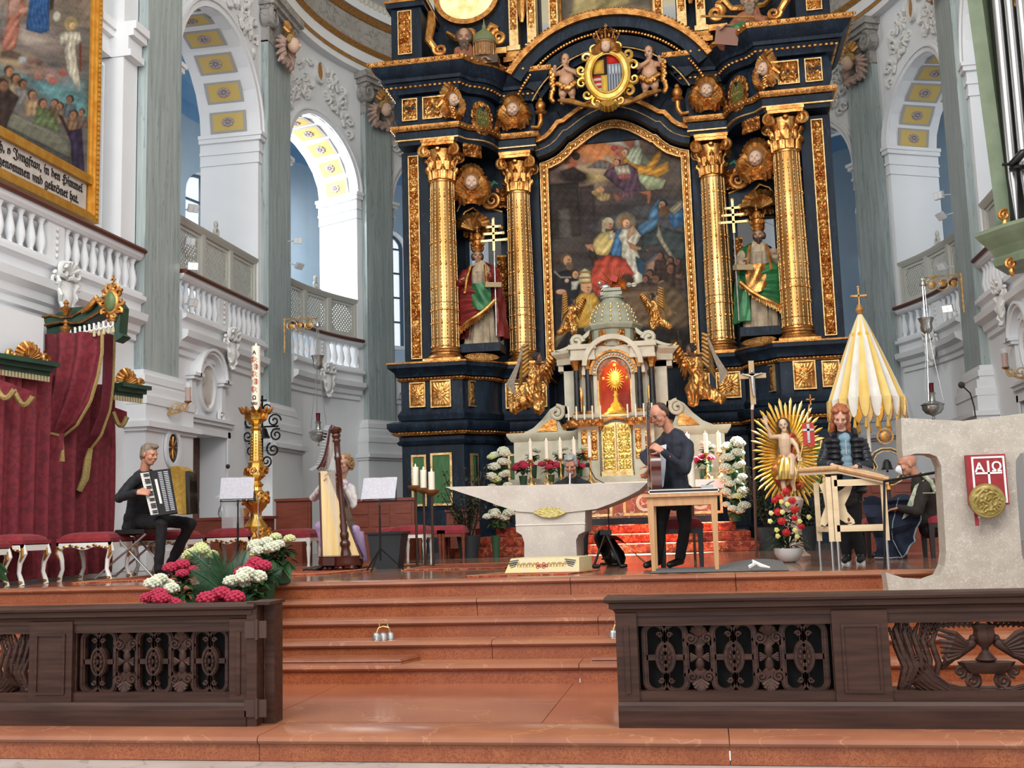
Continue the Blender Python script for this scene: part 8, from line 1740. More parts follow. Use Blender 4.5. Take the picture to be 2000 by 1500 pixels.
for i,(x,n,c_,lab) in enumerate(((-1.42,5,'red','left outer'),(-.98,5,'red','left middle'),(-.58,4,'red','left inner'),(1.0,4,'red','right inner'),(1.42,4,'red','right outer'))):
    hydrangea(x,16.98,1.08,c_,n,'crimson hydrangea in the row on the altar shelf, %s'%lab,'crimson hydrangeas on the altar shelf',1.0,.3,True,i+20,.13)
for i,(x,lab) in enumerate(((-1.3,'left outer'),(-.85,'left middle'),(-.55,'left inner'),(1.1,'right inner'),(1.5,'right outer'))):
    hydrangea(x,17.3,1.2,'white',3,'white hydrangea behind the altar candles, %s'%lab,'white hydrangeas behind the altar candles',.9,.42,True,i+30,.1)
r=hydrangea(-1.62,15.6,.0,'white',4,'white potted hydrangea low beside the altar foot',None,1.0,.62,True,44,.12)
def shrub(x,y,h,w_,label,seed):
    r=T('evergreen_shrub',label,'plant',(x,y,0)); rr=random.Random(seed); mb=MB(); st=MB()
    for i in range(26):
        a=rr.uniform(0,2*PI); q=rr.uniform(.1,1)*w_; top=Vector((x+q*math.cos(a),y+q*math.sin(a)*.6,h*rr.uniform(.5,1))); st.tube([(x,y,.2),(x+q*.4*math.cos(a),y+q*.3*math.sin(a),h*.4),top],.006,4)
        for k in range(5): t=.45+.55*k/4; c=Vector((x,y,.2)).lerp(top,t); leaves(mb,c,8,.075,.014,.02,(-.2,1.2),seed=seed*50+i*5+k)
    P(mb,'foliage',mat('olive_leaf','2c3a24','46553a',rough=.5,scale=20),r,kind='stuff'); P(st,'branches',dkl,r,kind='stuff'); P(MB().lathe([(.13,0),(.18,.3),(.19,.33),(.16,.3)],(x,y,0),16),'pot',mat('dark_pot','2b2f33',rough=.6),r)
shrub(-2.05,15.7,1.35,.42,'pointed leaved evergreen shrub in a dark pot left of the altar',1); shrub(2.3,15.8,1.2,.42,'dark evergreen shrub behind the processional cross',2); shrub(2.75,15.4,1.0,.35,'evergreen shrub behind the risen Christ statue',3)
# bouquet
bq=T('flower_bouquet','bouquet of red gerberas and yellow carnations in a white bowl','flower arrangement',(2.26,11.8,0)); bx_=2.27
P(MB().lathe([(.06,0),(.1,.02),(.145,.09),(.155,.15),(.14,.14)],(bx_,11.8,0),24),'bowl',mat('white_ceramic','dedcd8',rough=.3),bq)
g_=MB(); rr=random.Random(9)
for i in range(60): a=rr.uniform(0,6.28); e=rr.uniform(-.1,1.5); leaves(g_,(bx_,11.8,.16),1,rr.uniform(.15,.34),.012,.05,(e,e+.1),seed=i)
for i in range(40): leaves(g_,(bx_+rr.uniform(-.12,.12),11.8+rr.uniform(-.08,.08),rr.uniform(.15,.6)),4,.1,.018,.04,(-.3,1),seed=i+90)
P(g_,'greenery',lgreen,bq,kind='stuff'); gr=mat('gerbera_red','b5161a','cf2a22',rough=.6); yc=mat('carnation_yellow','e5dc7c','f0eaa8',rough=.7,bump=.5,bscale=60)
for (px_,py_,kind) in ((1535,960,0),(1522,972,0),(1547,978,0),(1513,977,2),(1552,995,0),(1520,1000,0),(1527,1018,0),(1552,1012,2),(1536,1040,0),(1565,1028,2),(1526,980,1),(1506,1002,1),(1528,1000,1),(1504,1018,1),(1562,1018,1),(1517,1035,1),(1553,1035,1),(1519,1047,1),(1557,1048,1),(1538,985,1),(1580,1010,1)):
    c=at(px_,py_,Y=11.62); m=MB(); R_=.04 if kind==0 else .03
    if kind!=1:
        for ring_ in (1,.6):
            for k in range(14): a=2*PI*k/14+ring_; m.cap((c.x,c.y,c.z),(c.x+R_*ring_*math.cos(a),c.y+.008,c.z+R_*ring_*.9*math.sin(a)),.006,.007,5)
        m.sph((c.x,c.y-.008,c.z),(.01,.008,.01),6,4)
    else:
        for k in range(16): a=k*2.4; q=.022*math.sqrt(k/16); m.sph((c.x+q*math.cos(a),c.y-.01+q*.3,c.z+q*math.sin(a)),(.011,.011,.009),5,4)
    P(m,'red_gerbera' if kind!=1 else 'yellow_carnation',gr if kind!=1 else yc,bq)
# ---------- candles
wax=mat('candle_wax','efe6d2',rough=.5); flm=mat('flame','fff0c0',rough=.5,emit=6)
def candle(x,y,z,h,r,label,grp=None,lit=True,glass=False,root=None,m=wax):
    k=T('candle',label,'candle',(x,y,z),0,grp); P(MB().lathe([(r,0),(r,h-.004),(r*.8,h),(r*.3,h-.004)],(x,y,z),16),'wax',m,k)
    if lit: P(MB().lathe([(.002,0),(r*.22,.012),(.001,.04)],(x,y,z+h),8),'flame',flm,k)
    return k
def cstick(x,y,z,h,label,m=gold,grp=None):
    k=T('candlestick',label,'candlestick',(x,y,z),0,grp); P(MB().lathe([(.075,0),(.07,.02),(.035,.06),(.02,.09),(.03,.12),(.014,.16),(.014,h*.6),(.022,h*.65),(.012,h*.7),(.014,h-.04),(.05,h-.02),(.055,h),(.04,h-.005)],(x,y,z),16,3 if m is gold else 0,.06),'body',m,k)
    for a in (0,2.1,4.2): P(MB().sph((x+.07*math.cos(a),y+.07*math.sin(a),z+.02),.02,6,5),'foot',m,k)
    return k
brs=mat('brass','b58c4e','c9a468',rough=.35,metal=.8)
for i,x in enumerate((-1.28,-1.02,-.8,-.58,-.33,1.2,1.48,1.68)):
    pos=['leftmost','second from left','third from left','fourth from left','fifth, left of the tabernacle doors','sixth, right of the doors','seventh from left','rightmost'][i]
    cstick(x,16.92,1.08,.4,'brass altar candlestick behind the red flowers, %s'%pos,brs,'brass altar candlesticks'); candle(x,16.92,1.485,.3,.032,'lit white altar candle on a brass stick, %s'%pos,'white altar candles')
for sx in (-1,1):
    k=T('candelabrum','gilt branched candelabrum beside the tabernacle doors, %s'%('left' if sx<0 else 'right'),'candelabrum',(tc+sx*.45,17.3,2.2)); m=MB()
    for i in range(5): x=tc+sx*(.22+.13*i); m.tube([(tc+sx*.48,17.42,2.08),((x+tc+sx*.48)/2,17.3,2.02),(x,17.28,2.1)],.012,6).lathe([(.02,2.08),(.03,2.12),(.025,2.12)],(x,17.28,0),10)
    m.merge(put(relief(.6,.12,40,10,'leaf',.04,sx),tc+sx*.48,17.32,2.07)); P(m,'branches',goldd,k)
    for i in range(5): P(MB().lathe([(.014,0),(.014,.22),(.003,.225)],(tc+sx*(.22+.13*i),17.28,2.12),10),'thin_candle',wax,k)
k=T('triple_candle_stand','floor stand of three dark poles with bronze bowls left of the altar','candle stand',(-1.98,12.9,0)); bow=mat('bronze_bowl','7a5230','94663c',rough=.45,metal=.4)
for i,(px_,pyb,ptop) in enumerate(((826,957,912),(844,962,918),(862,966,922))):
    px_=px_-14+0; x=at(px_,960,Y=12.9).x; zb=at(px_,pyb,Y=12.9).z; P(MB().tube([(x,12.9-.06*i,0),(x,12.9-.06*i,zb)],.016,8),'pole',mat('dark_bronze','4a3428',rough=.4,metal=.4),k); P(MB().lathe([(.02,-.02),(.06,0),(.095,.03),(.1,.055),(.09,.05),(.03,.03)],(x,12.9-.06*i,zb),20),'bowl',bow,k)
    zt=at(px_,ptop,Y=12.9).z; candle(x,12.9-.06*i,zb+.04,zt-zb-.04,.04,'thick white candle in a glass-rimmed bronze bowl, %s of the three'%['left','middle','right'][i],'three thick candles'); 
P(MB().lathe([(.16,0),(.16,.012),(.02,.03)],(-1.98,12.84,0),20),'base',MATS['dark_bronze'],k)
c=at(1350,935,Y=12.9); candle(c.x,12.9,c.z-.12,.42,.045,'thick lit white candle behind the guitarist on a wooden bowl stand'); k=T('candle_bowl_stand','wooden bowl on a dark pole behind the wooden table','candle stand',(c.x,12.9,0)); P(MB().lathe([(.02,-.04),(.07,-.03),(.12,.0),(.125,.03),(.11,.02)],(c.x,12.9,c.z-.13),20),'bowl',bow,k); P(MB().tube([(c.x,12.9,0),(c.x,12.9,c.z-.16)],.016,8),'pole',MATS['dark_bronze'],k)
# paschal candle
pxc=at(500,800,Y=12.9); X0=pxc.x; cz0=at(500,806,Y=12.9).z; pcs=T('paschal_candlestick','tall gilded carved candlestick behind the flower bank','candlestick',(X0,12.9,0))
def zz(y): return at(500,y,Y=12.9).z
pr2=[(.2,0),(.21,.06),(.17,.1),(.2,.2),(.16,.3),(.19,.42),(.14,zz(1040)),(.15,zz(1028)),(.085,zz(1015)),(.07,zz(1008)),(.075,zz(1000)),(.13,zz(990)),(.16,zz(978)),(.15,zz(966)),(.08,zz(958)),(.07,zz(952)),(.1,zz(947)),(.055,zz(940)),(.06,zz(938)),(.12,zz(930)),(.13,zz(920)),(.1,zz(908)),(.105,zz(904)),(.08,zz(900)),(.075,zz(880)),(.06,zz(845)),(.055,zz(842)),(.085,zz(838)),(.05,zz(834)),(.06,zz(828)),(.14,zz(820)),(.15,zz(812)),(.18,zz(804)),(.17,zz(802))]
P(MB().lathe(pr2,(X0,12.9,0),32,8,.05),'body',gs,pcs); m=MB()
for i in range(14): a=2*PI*i/14; m.cap((X0+.17*math.cos(a),12.9+.17*math.sin(a),zz(805)),(X0+.21*math.cos(a),12.9+.21*math.sin(a),zz(797)),.03,.012,6)
P(m,'crown_leaves',goldd,pcs); m=MB()
for (yy,r_,n_) in ((1060,.2,7),(1040,.18,7),(978,.15,9),(920,.13,9),(968,.14,9)):
    for i in range(n_): a=2*PI*i/n_; q=sprl(0,0,.05,.01,a,1.1,8); m.tube([(X0+(r_+.01)*math.cos(a)+p_*math.sin(a),12.9+(r_+.01)*math.sin(a)-p_*math.cos(a),zz(yy)+z_) for p_,z_ in q],[.018]*9,5)
P(m,'carved_scrolls',gold,pcs); m=MB()
for i in range(16):
    a=2*PI*i/16
    for j in range(9): zq=zz(896)+(zz(850)-zz(896))*j/8; m.sph((X0+(.078-.018*j/8)*math.cos(a),12.9+(.078-.018*j/8)*math.sin(a),zq),(.008,.008,.014),5,4)
P(m,'bead_rows',goldp,pcs,kind='stuff')
pcn=candle(X0,12.9,cz0,zz(676)-cz0,.055,'tall painted paschal candle with Alpha, Omega, red crosses and 2021',None,True); hN=zz(676)-cz0
rdw=mat('red_wax','9c2f22',rough=.5); gdw=mat('gold_wax','b98d3c',rough=.4,metal=.4); dkw=mat('dark_wax','4a2a22',rough=.5)
for i,(xo,yy) in enumerate(((0-.012,703),(.018,717),(-.012,731),(.016,746),(-.012,761))):
    zc_=zz(yy); R4=Matrix.Translation((X0,12.9,zc_))
    m=MB()
    for q in range(4):
        a=PI/4+q*PI/2; 
        m.add([(X0+xo+.003*math.cos(a),12.9-.0565,zc_+.003*math.sin(a))]+[(X0+xo+.026*math.cos(a+t),12.9-.0565+.004*abs(math.cos(a+t)),zc_+.036*math.sin(a+t)) for t in (-.6,-.2,.2,.6)],[(0,1,2,3,4)])
    P(m,'red_cross_disc',rdw,pcn,smooth=False); P(MB().tube([(X0+xo+.028*math.cos(t),12.9-.055,zc_+.04*math.sin(t)) for t in [2*PI*q/14 for q in range(15)]],.0025,4).tube([(X0-xo*2+.012*math.sin(t*2),12.9-.052,zc_-.04+.012*t) for t in range(7)],.003,4),'gold_scroll',gdw,pcn)
for ch,yy,sz in (('A',693,.07),('\u03A9',781,.07),('2021',791,.045)): text(ch,'lettering',dkw,sz,Matrix.Translation((X0,12.9-.058,zz(yy)))@Matrix.Rotation(PI/2,4,'X'),pcn,.002,'CENTER',.002)
# ---------- left throne canopy and curtains
red1=mat('crimson_damask','661521','781d29',rough=.75,scale=16,lo=.47,hi=.52,sheen=.05); grn=mat('dark_green_paint','1f3a2e','2a4a3a',rough=.4,scale=6); frg=mat('gold_fringe','8a7440','a8925a',rough=.8,scale=60)
th=T('throne_canopy','green and gold throne canopy with carved crest over red drapes','canopy',(-6.0,11.8,2.9)); YC,YD=11.5,11.72
def cp3(pts,Yv): return tp(pts,Yv)
P(MB().prism(cp3([(84,618),(100,613),(122,618),(140,616),(160,604),(185,590),(206,578),(215,584),(213,600),(206,606),(180,622),(160,633),(140,634),(120,632),(90,640)],YC),YC,YD),'curved_cornice',grn,th,smooth=False)
P(MB().prism(cp3([(88,640),(120,634),(140,636),(160,635),(155,645),(120,646),(100,670),(88,690)],YC),YC+.03,YD),'side_bracket',grn,th,smooth=False)
P(MB().prism(cp3([(100,610),(120,598),(150,596),(175,600),(206,580),(206,600),(140,620),(100,618)],YC),YC+.1,YD),'roof',grn,th,smooth=False)
fr_=cp3([(206,578),(215,574),(232,588),(240,600),(236,650),(244,656),(240,660),(228,668),(226,650),(222,615),(208,606)],YC); P(MB().prism(fr_,YC-.04,YC+.14),'front_bracket',grn,th,smooth=False)
for pts in (((84,620),(100,616),(122,621),(142,619),(162,607),(186,593),(206,581)),((88,636),(120,630),(140,632),(158,631),(180,619),(205,604))): P(MB().tube([Vector((a,YC-.02,b)) for a,b in cp3(pts,YC)],.014,6),'gilt_moulding',goldd,th)
c=at(224,592,Y=YC); m=MB().sph((c.x,YC-.06,c.z),(.1,.05,.17),14,10)
for i in range(10): a=2*PI*i/10; m.tube([(c.x+.11*math.cos(a)+p_,YC-.06,c.z+.18*math.sin(a)+q_) for p_,q_ in sprl(0,0,.05,.01,a,1.1*(1 if i%2 else -1),8)],[.022]*9,5)
m.tube([Vector((a,YC-.05,b)) for a,b in cp3([(164,612),(178,602),(190,588),(192,582),(198,590),(206,584)],YC)],[.02,.04,.035,.03,.04,.03],7); P(m,'gilt_crest',gold,th); P(MB().sph((c.x,YC-.1,c.z),(.07,.03,.12),12,8),'crest_shield',mat('crest_green','5a6a3c',rough=.4),th)
c2=at(224,565,Y=YC); m=MB().bx(c2.x-.01,c2.x+.01,YC-.05,YC-.03,c2.z-.12,c2.z+.16)
for i,w_ in enumerate((.06,.05,.035)): m.bx(c2.x-w_,c2.x+w_,YC-.05,YC-.03,c2.z+.0+.05*i,c2.z+.015+.05*i)
P(m,'triple_cross',bronz,th,smooth=False)
for px_,py_ in ((132,606),(131,644)): q=at(px_,py_,Y=YC-.05); P(MB().lathe([(.03,-.07),(.035,-.05),(.06,0),(.065,.02),(.03,.04),(.02,.06),(.035,.08),(.01,.12)],(q.x,YC-.08,q.z),14),'urn_finial',goldd,th)
m=MB();m2=MB()
for i in range(9):
    t=i/8; px_,py_=144+(218-144)*t,648-(648-632)*t+0; q=at(px_,py_,Y=YC-.03); m.tube([(q.x-.035,YC-.05,q.z+.04),(q.x-.03,YC-.05,q.z-.02),(q.x,YC-.05,q.z-.045),(q.x+.03,YC-.05,q.z-.02),(q.x+.035,YC-.05,q.z+.04)],.013,5); m2.cap((q.x+.035,YC-.05,q.z-.03),(q.x+.035,YC-.05,q.z-.1),.008,.02,6)
P(m,'scalloped_valance',whp,th); P(m2,'tassels',mat('cream_tassel','c9bb92',rough=.8),th,kind='stuff')
m=MB()
for i in range(12): t=i/11; q=at(90+(132-90)*t,688-(688-645)*t**.7,Y=YC-.02); m.sph((q.x,YC-.03,q.z),(.035,.025,.03),7,5)
P(m,'gilt_bracket_edge',gold,th)
def sidecorn(pa,pb,Yv,label,fin):
    s_=T('shell_cornice',label,'cornice',((pa.x+pb.x)/2,Yv,pa.z)); d=(pb-pa); n=Vector((-d.y,d.x,0)).normalized(); n=n if n.dot(Vector((1,-.6,0)))>0 else -n
    def strip(mb,o0,o1,z0,z1): 
        a=pa+n*o1; b=pb+n*o1; a0=pa+n*o0;b0=pb+n*o0; mb.add([(p_.x,p_.y,p_.z+z) for z in (z0,z1) for p_ in (a0,b0,b,a)],[(0,3,2,1),(4,5,6,7),(0,1,5,4),(1,2,6,5),(2,3,7,6),(3,0,4,7)])
    m=MB(); strip(m,-.1,.06,0,.05); strip(m,-.1,.12,.05,.1); strip(m,-.1,.2,.1,.15); P(m,'cornice',grn,s_,smooth=False)
    m=MB(); k_=int(d.length/.045)
    for i in range(k_): q=pa.lerp(pb,(i+.5)/k_)+n*.05; m.cb((q.x,q.y,q.z-.03),(.026,.026,.06),math.atan2(d.y,d.x))
    P(m,'cream_fringe',MATS['cream_tassel'],s_,kind='stuff',smooth=False)
    m=MB(); q=pa.lerp(pb,fin)+n*.08; 
    dd=d.normalized()
    for i in range(11): a=PI*(i+.5)/11; m.tube([q+Vector((0,0,.14)),q+dd*.12*math.cos(a)+Vector((0,0,.16+.12*math.sin(a)))+n*.04,q+dd*.19*math.cos(a)+Vector((0,0,.16+.19*math.sin(a)))],[.01,.022,.024],6)
    for sg in (-1,1): m.tube([q+dd*(sg*.25+p_)+Vector((0,0,.19+z_)) for p_,z_ in sprl(0,0,.06,.01,0,1.2*sg,10)],[.025]*11,6)
    P(m,'gilt_shell',gold,s_); return s_,dd,n
q=at(86,622,X=-6.05); ST(MB().bx(-6.45,-6.05,9.2,q.y,2.3,q.z).bx(-6.045,-6.04,q.y-.9,q.y-.88,2.3,q.z),'trim_white_panelling',white,smooth=False)
pa,pb=at(-40,712,Y=10.1),at(90,742,Y=11.0); pb.z=pa.z=(pa.z+pb.z)/2; pa.z=pb.z; s_,dd,n=sidecorn(pa,pb,10.6,'green and gold cornice with shell above the left red curtain',.62)
pa,pb=at(216,772,Y=12.2),at(272,790,Y=12.7); pb.z=pa.z; s_,dd,n=sidecorn(pa,pb,12.4,'small green and gold cornice with shell right of the throne canopy',.35)
P(MB().lathe([(.02,0),(.05,.04),(.055,.07),(.03,.09),(.015,.11),(.03,.14),(.008,.18)],(pb.x-.05,pb.y-.1,pb.z+.15),12),'urn_finial',bronz,s_)
def cur(name,label,f,nu,nv,m=red1,cat='curtain'):
    c=f(.5,1); r=T(name,label,cat,tuple(c)); P(MB().grid(lambda u,v:tuple(f(u,v)),nu,nv),'cloth',m,r); return r
def backcur(u,v):
    Yv=10.0+2.75*u; x=-6.02+.05*math.sin(u*62)+.025*math.sin(u*131+2*math.sin(v*3)); return Vector((x,Yv,2.35*(1-v)+.03))
cur('curtain','wide crimson damask curtain hanging behind the stools on the left wall',backcur,260,14)
def tracecur(left,right,Yv,fold,amp=.05):
    def f(u,v):
        k=len(left)-1; i=min(k-1,int(v*k)); t=v*k-i; a=Vector(left[i]).lerp(Vector(left[i+1]),t); b=Vector(right[i]).lerp(Vector(right[i+1]),t); p_=a.lerp(b,u); q=at(p_.x,p_.y,Y=Yv+.1*u); w_=(b-a).length/100; q.y-=amp*math.sin(u*fold+v*2)*min(1,w_+.25)+.12*math.sin(PI*u); return q
    return f
L1=[(88,655),(90,700),(84,750),(80,790),(88,822),(108,845)]; R1=[(204,650),(204,690),(196,735),(180,785),(152,830),(122,852)]
f1=tracecur(L1,R1,YC-.1,20); dr1=cur('canopy_drape','large crimson drape gathered to a tieback under the throne canopy',f1,60,36)
P(MB().tube([f1(1,v/24) for v in range(25)],.022,6),'fringe',frg,dr1); P(MB().tube([f1(.02,1)+Vector((-.25,-.05,.12)),f1(.5,1)+Vector((0,-.12,0)),f1(1,1)],.018,6),'tieback',frg,dr1)
L2=[(100,845),(96,880),(80,920),(72,955)]; R2=[(122,850),(118,880),(104,920),(100,935)]
f2=tracecur(L2,R2,YC-.12,16,.03); P(MB().grid(lambda u,v:tuple(f2(u,v)),20,16),'gathered_tail',red1,dr1); P(MB().tube([f2(u/10,1) for u in range(11)],.026,6).tube([f2(1,.1),f2(1,.1)+Vector((.02,-.03,-.15)),f2(1,.1)+Vector((.02,-.03,-.26))],[.02,.03,.04],6),'tail_fringe',frg,dr1)
L3=[(205,650),(205,700),(203,750),(198,800),(180,850),(166,870)]; R3=[(224,655),(222,700),(220,750),(214,800),(196,850),(176,876)]
f3=tracecur(L3,R3,YC+.25,9,.03); dr2=cur('canopy_drape','narrow darker crimson drape tied back on the far side of the throne',f3,26,30,mat('dark_crimson','5a1524','6b1c2c',rough=.75,scale=16)); P(MB().tube([f3(1,v/24) for v in range(25)],.022,6).tube([f3(1,1),f3(1,1)+Vector((-.03,0,-.12)),f3(1,1)+Vector((-.06,0,-.35)),f3(1,1)+Vector((-.14,0,-.5))],[.03,.045,.05,.04],7),'fringe',frg,dr2)
for i,(x0,x1,yy,Yv) in enumerate(((-10,28,738,10.15),(28,64,752,10.4),(222,248,795,12.3))):
    q=lambda u,v,x0=x0,x1=x1,yy=yy,Yv=Yv: at(x0+(x1-x0)*u,yy+(x0+(x1-x0)*u-x0)*.35+(10+22*math.sin(PI*u))*v,Y=Yv-.05)
    v_=cur('valance','scalloped crimson valance with gold fringe, %s'%['at the left picture edge','below the left shell cornice','right of the canopy'][i],q,12,8); P(MB().tube([q(u/12,1) for u in range(13)],.03,6),'fringe',frg,v_)
# ---------- pews, credence, door-side niche
def pewback(x0,x1,y,z1,label,rz=0,n=4,rows=2):
    r=T('pew',label,'pew',((x0+x1)/2,y,0)); P(MB().bx(x0,x1,y,y+.06,0,z1).bx(x0-.02,x1+.02,y-.03,y+.08,z1,z1+.04).bx(x0,x1,y-.35,y,.0,.42),'frame',redw,r,smooth=False); w_=(x1-x0)/n
    for i in range(n):
        for j in range(rows): a=.48+(z1-.5)*j/rows; P(MB().bx(x0+w_*i+.04,x0+w_*(i+1)-.04,y-.012,y,a+.02,a+(z1-.5)/rows-.02),'panel',redw,r,smooth=False)
    return r
pewback(-4.95,-4.4,15.4,.92,'red-brown wooden pew end left of the harp',n=1,rows=1); pewback(-4.2,-2.85,15.6,.88,'red-brown panelled pew behind the right music stand'); pewback(3.2,4.6,14.3,.86,'red-brown panelled pew behind the masked man',n=5,rows=3); pewback(-2.75,-2.2,17.2,.7,'low panelled pew end beside the navy altar block',n=2)
cr=T('credence_table','long red-brown side table with vessels beside the door','table',(-5.3,14.7,0)); P(MB().bx(-5.95,-4.75,14.5,15.0,.66,.7).bx(-5.9,-4.8,14.52,14.98,0,.66),'cabinet',redw,cr,smooth=False)
v_=T('glass_carafe','clear carafe and small vessels on the side table','vessel',(-5.35,14.6,.7)); gcl=mat('clear_glass','dfe6e6',rough=.05,trans=.9)
P(MB().lathe([(.04,0),(.06,.05),(.05,.12),(.02,.18),(.03,.24)],(-5.45,14.62,.7),14),'carafe',gcl,v_); P(MB().lathe([(.05,0),(.07,.06),(.08,.12),(.05,.1)],(-5.1,14.62,.7),14),'gilt_bowl',gold,v_)
al=T('acrylic_lectern','clear acrylic lectern shelf between the music stand and candlestick','lectern',(-4.55,13.0,0)); q=at(455,965,Y=13.0); P(MB().cb((q.x,13.0,q.z),(.36,.3,.012),0,.25).cb((q.x,13.0,q.z-.25),(.3,.012,.4)),'shelf',mat('acrylic','e8eef0',rough=.05,alpha=.3),al,smooth=False); P(MB().tube([(q.x,13.05,0),(q.x,13.05,q.z)],.02,8),'post',mat('acrylic2','e8eef0',rough=.05,alpha=.45),al)
# ---------- sconces, medallions, floodlights, lamps
def sconce(x,y,z,sx,label):
    r=T('candle_sconce',label,'sconce',(x,y,z)); m=MB()
    for i,(o,rr_) in enumerate(((.0,.1),(.16,.09),(.3,.07))): m.tube([(x+sx*(-.42+o+.06)+p_,y,z+q_) for p_,q_ in sprl(0,0,rr_,.015,PI*i,1.6*(1 if i%2 else -1),22)],.011,6)
    m.tube([(x-sx*.45,y,z-.09),(x-sx*.2,y,z-.1),(x-sx*.05,y,z-.04),(x,y,z+.04)],.014,6); P(m,'scroll_arm',goldp,r); P(MB().lathe([(.015,0),(.05,.02),(.055,.035)],(x,y,z+.04),14),'drip_pan',goldd,r); P(MB().lathe([(.04,0),(.042,.2),(.036,.2)],(x,y,z+.075),16),'amber_candle',mat('amber_wax','a8602c','b8703a',rough=.4),r)
    P(MB().lathe([(.044,.0),(.046,.27)],(x,y,z+.075),16),'glass_shade',mat('acrylic','e8eef0',rough=.05,alpha=.3),r)
sconce(-5.83,14.3,2.3,1,'gilt scroll wall sconce with amber candle beside the left door'); sconce(5.75,16.2,2.42,-1,'gilt scroll wall sconce with amber candle at the right edge')
def medal(x,y,z,sx,label):
    r=T('consecration_cross',label,'medallion',(x,y,z)); E3=lambda a,b:[(y+a*math.cos(2*PI*i/28),z+b*math.sin(2*PI*i/28)) for i in range(28)]
    P(MB().ring(E3(.23,.3),E3(.16,.22),x,x+sx*.04,'x'),'white_ring',white,r); P(MB().prism(E3(.165,.225),x,x+sx*.012,'x'),'dark_disc',mat('dark_disc','2a2a2c','3a3430',rough=.4,scale=30),r); m=MB()
    for i in range(8): a=2*PI*i/8; m.cap((x+sx*.015,y,z),(x+sx*.02,y+.11*math.cos(a),z+.15*math.sin(a)),.008,.018,6)
    P(m,'gilt_star',gold,r)
medal(-6.14,14.42,1.72,1,'oval dark medallion with gold star on the left pilaster pedestal')
def flood(p,d,label,w_=.16,h_=.12,arm=(-.2,.1,0)):
    lit='lit' in label or 'double' in label
    r=T('floodlight',label,'floodlight',p); M_=frame(d,(0,0,1),p); P(MB().bx(-w_/2,w_/2,-.05,.0,-h_/2,h_/2).xf(M_),'housing',mat('grey_housing','b9bcbe',rough=.5),r,smooth=False); P(MB().bx(-w_/2+.01,-.005,0,.006,-h_/2+.01,h_/2-.01).bx(.005,w_/2-.01,0,.006,-h_/2+.01,h_/2-.01).xf(M_),'lit_face',mat('led_face','fff6e6',rough=.3,emit=1.5) if lit else mat('lamp_glass','d5d8da',rough=.2),r,smooth=False); P(MB().tube([p,Vector(p)+Vector(arm)],.012,6),'bracket',MATS['grey_housing'],r)
for (px_,py_,Yv,d,lab,arm) in ((377,520,15.1,(.5,-.8,-.5),'double floodlight at the left pilaster above the gallery rail',(-.15,0,-.05)),(378,592,15.1,(.8,-.4,-.4),'white floodlight tilted beside the left pilaster below the rail',(-.15,0,0)),(378,408,15.1,(.5,-.5,-.5),'floodlight high on the left gallery lattice',(-.15,0,0)),(372,472,15.3,(.6,-.5,-.3),'small floodlight behind the left lattice screen',(-.1,0,0)),(582,470,18.6,(.3,-.8,-.2),'small white floodlight high in the bright left arch',(-.2,0,0)),(586,521,18.6,(.6,-.3,-.6),'lower white floodlight in the bright left arch',(-.2,0,.08)),(1832,382,17.6,(-.7,-.6,-.1),'upper white floodlight in the right arch',(.2,0,0)),(1836,424,17.6,(-.7,-.3,-.6),'lower white floodlight in the right arch',(.2,0,.05)),(1850,603,17.4,(-.4,-.8,-.5),'lit floodlight on the right pilaster under the lamp bracket',(.15,0,-.05)),(1838,522,17.6,(-.7,-.4,-.4),'white floodlight before the right lattice screen',(.2,0,0))):
    flood(at(px_,py_,Y=Yv),d,lab,arm=arm)
def bracket_lamp(xw,y,zt,xl,label,sx,zl):
    b=T('lamp_bracket','gilt scroll bracket with rosettes carrying a sanctuary lamp on the %s'%('left' if sx<0 else 'right'),'bracket',(xw,y,zt)); m=MB().tube([(xw,y,zt+.1),(xw,y,zt-.55)],.02,6).tube([(xw,y,zt+.08),(xl,y,zt+.06)],.012,6)
    L=(xl-xw)
    for i in range(3): m.tube([(xw+L*(.2+.28*i)+p_,y,zt-.06+q_) for p_,q_ in sprl(0,0,.12,.02,PI*i,1.4,18)],.012,6)
    P(m,'scrollwork',goldp,b); 
    for i in range(3): P(MB().lathe([(.01,0),(.05,.01),(.02,.02)],n=12).xf(Matrix.Translation((xw+L*(.2+.28*i),y-.02,zt-.06))@Matrix.Rotation(PI/2,4,'X')),'rosette',bronz,b)
    l=T('sanctuary_lamp',label,'hanging lamp',(xl,y,zl)); m=MB()
    for a in (0,2.1,4.2): m.tube([(xl+.02*math.cos(a),y+.02*math.sin(a),zt+.05),(xl+.03*math.cos(a),y+.03*math.sin(a),zl+1.25),(xl+.05*math.cos(a),y+.05*math.sin(a),zl+1.0),(xl+.17*math.cos(a),y+.17*math.sin(a),zl+.1)],.006,5)
    P(m,'chains',silv,l); P(MB().lathe([(.01,-.2),(.025,-.17),(.012,-.14),(.04,-.12),(.11,-.09),(.155,-.03),(.16,.03),(.18,.05),(.13,.08),(.05,.11),(.04,.2),(.06,.24),(.03,.26)],(xl,y,zl),24,6,.05),'silver_bowl',silv,l)
    P(MB().lathe([(.035,.26),(.04,.38),(.045,.4)],(xl,y,zl),16),'red_glass',mat('ruby_glass','5a0f14',rough=.15),l); P(MB().lathe([(.03,1.2),(.07,1.24),(.09,1.3),(.08,1.36),(.12,1.46),(.1,1.44),(.06,1.34)],(xl,y,zl),16,6,.08).lathe([(.05,2.05),(.06,2.0),(.02,2.1)],(xl,y,zl),12),'silver_crown',silv,l)
p0,p1=at(556,632,Y=18.5),at(620,640,Y=18.5); q=at(620,850,Y=18.5); bracket_lamp(p0.x,18.5,p0.z,p1.x,'silver sanctuary lamp with red glass hanging on the left',-1,q.z)
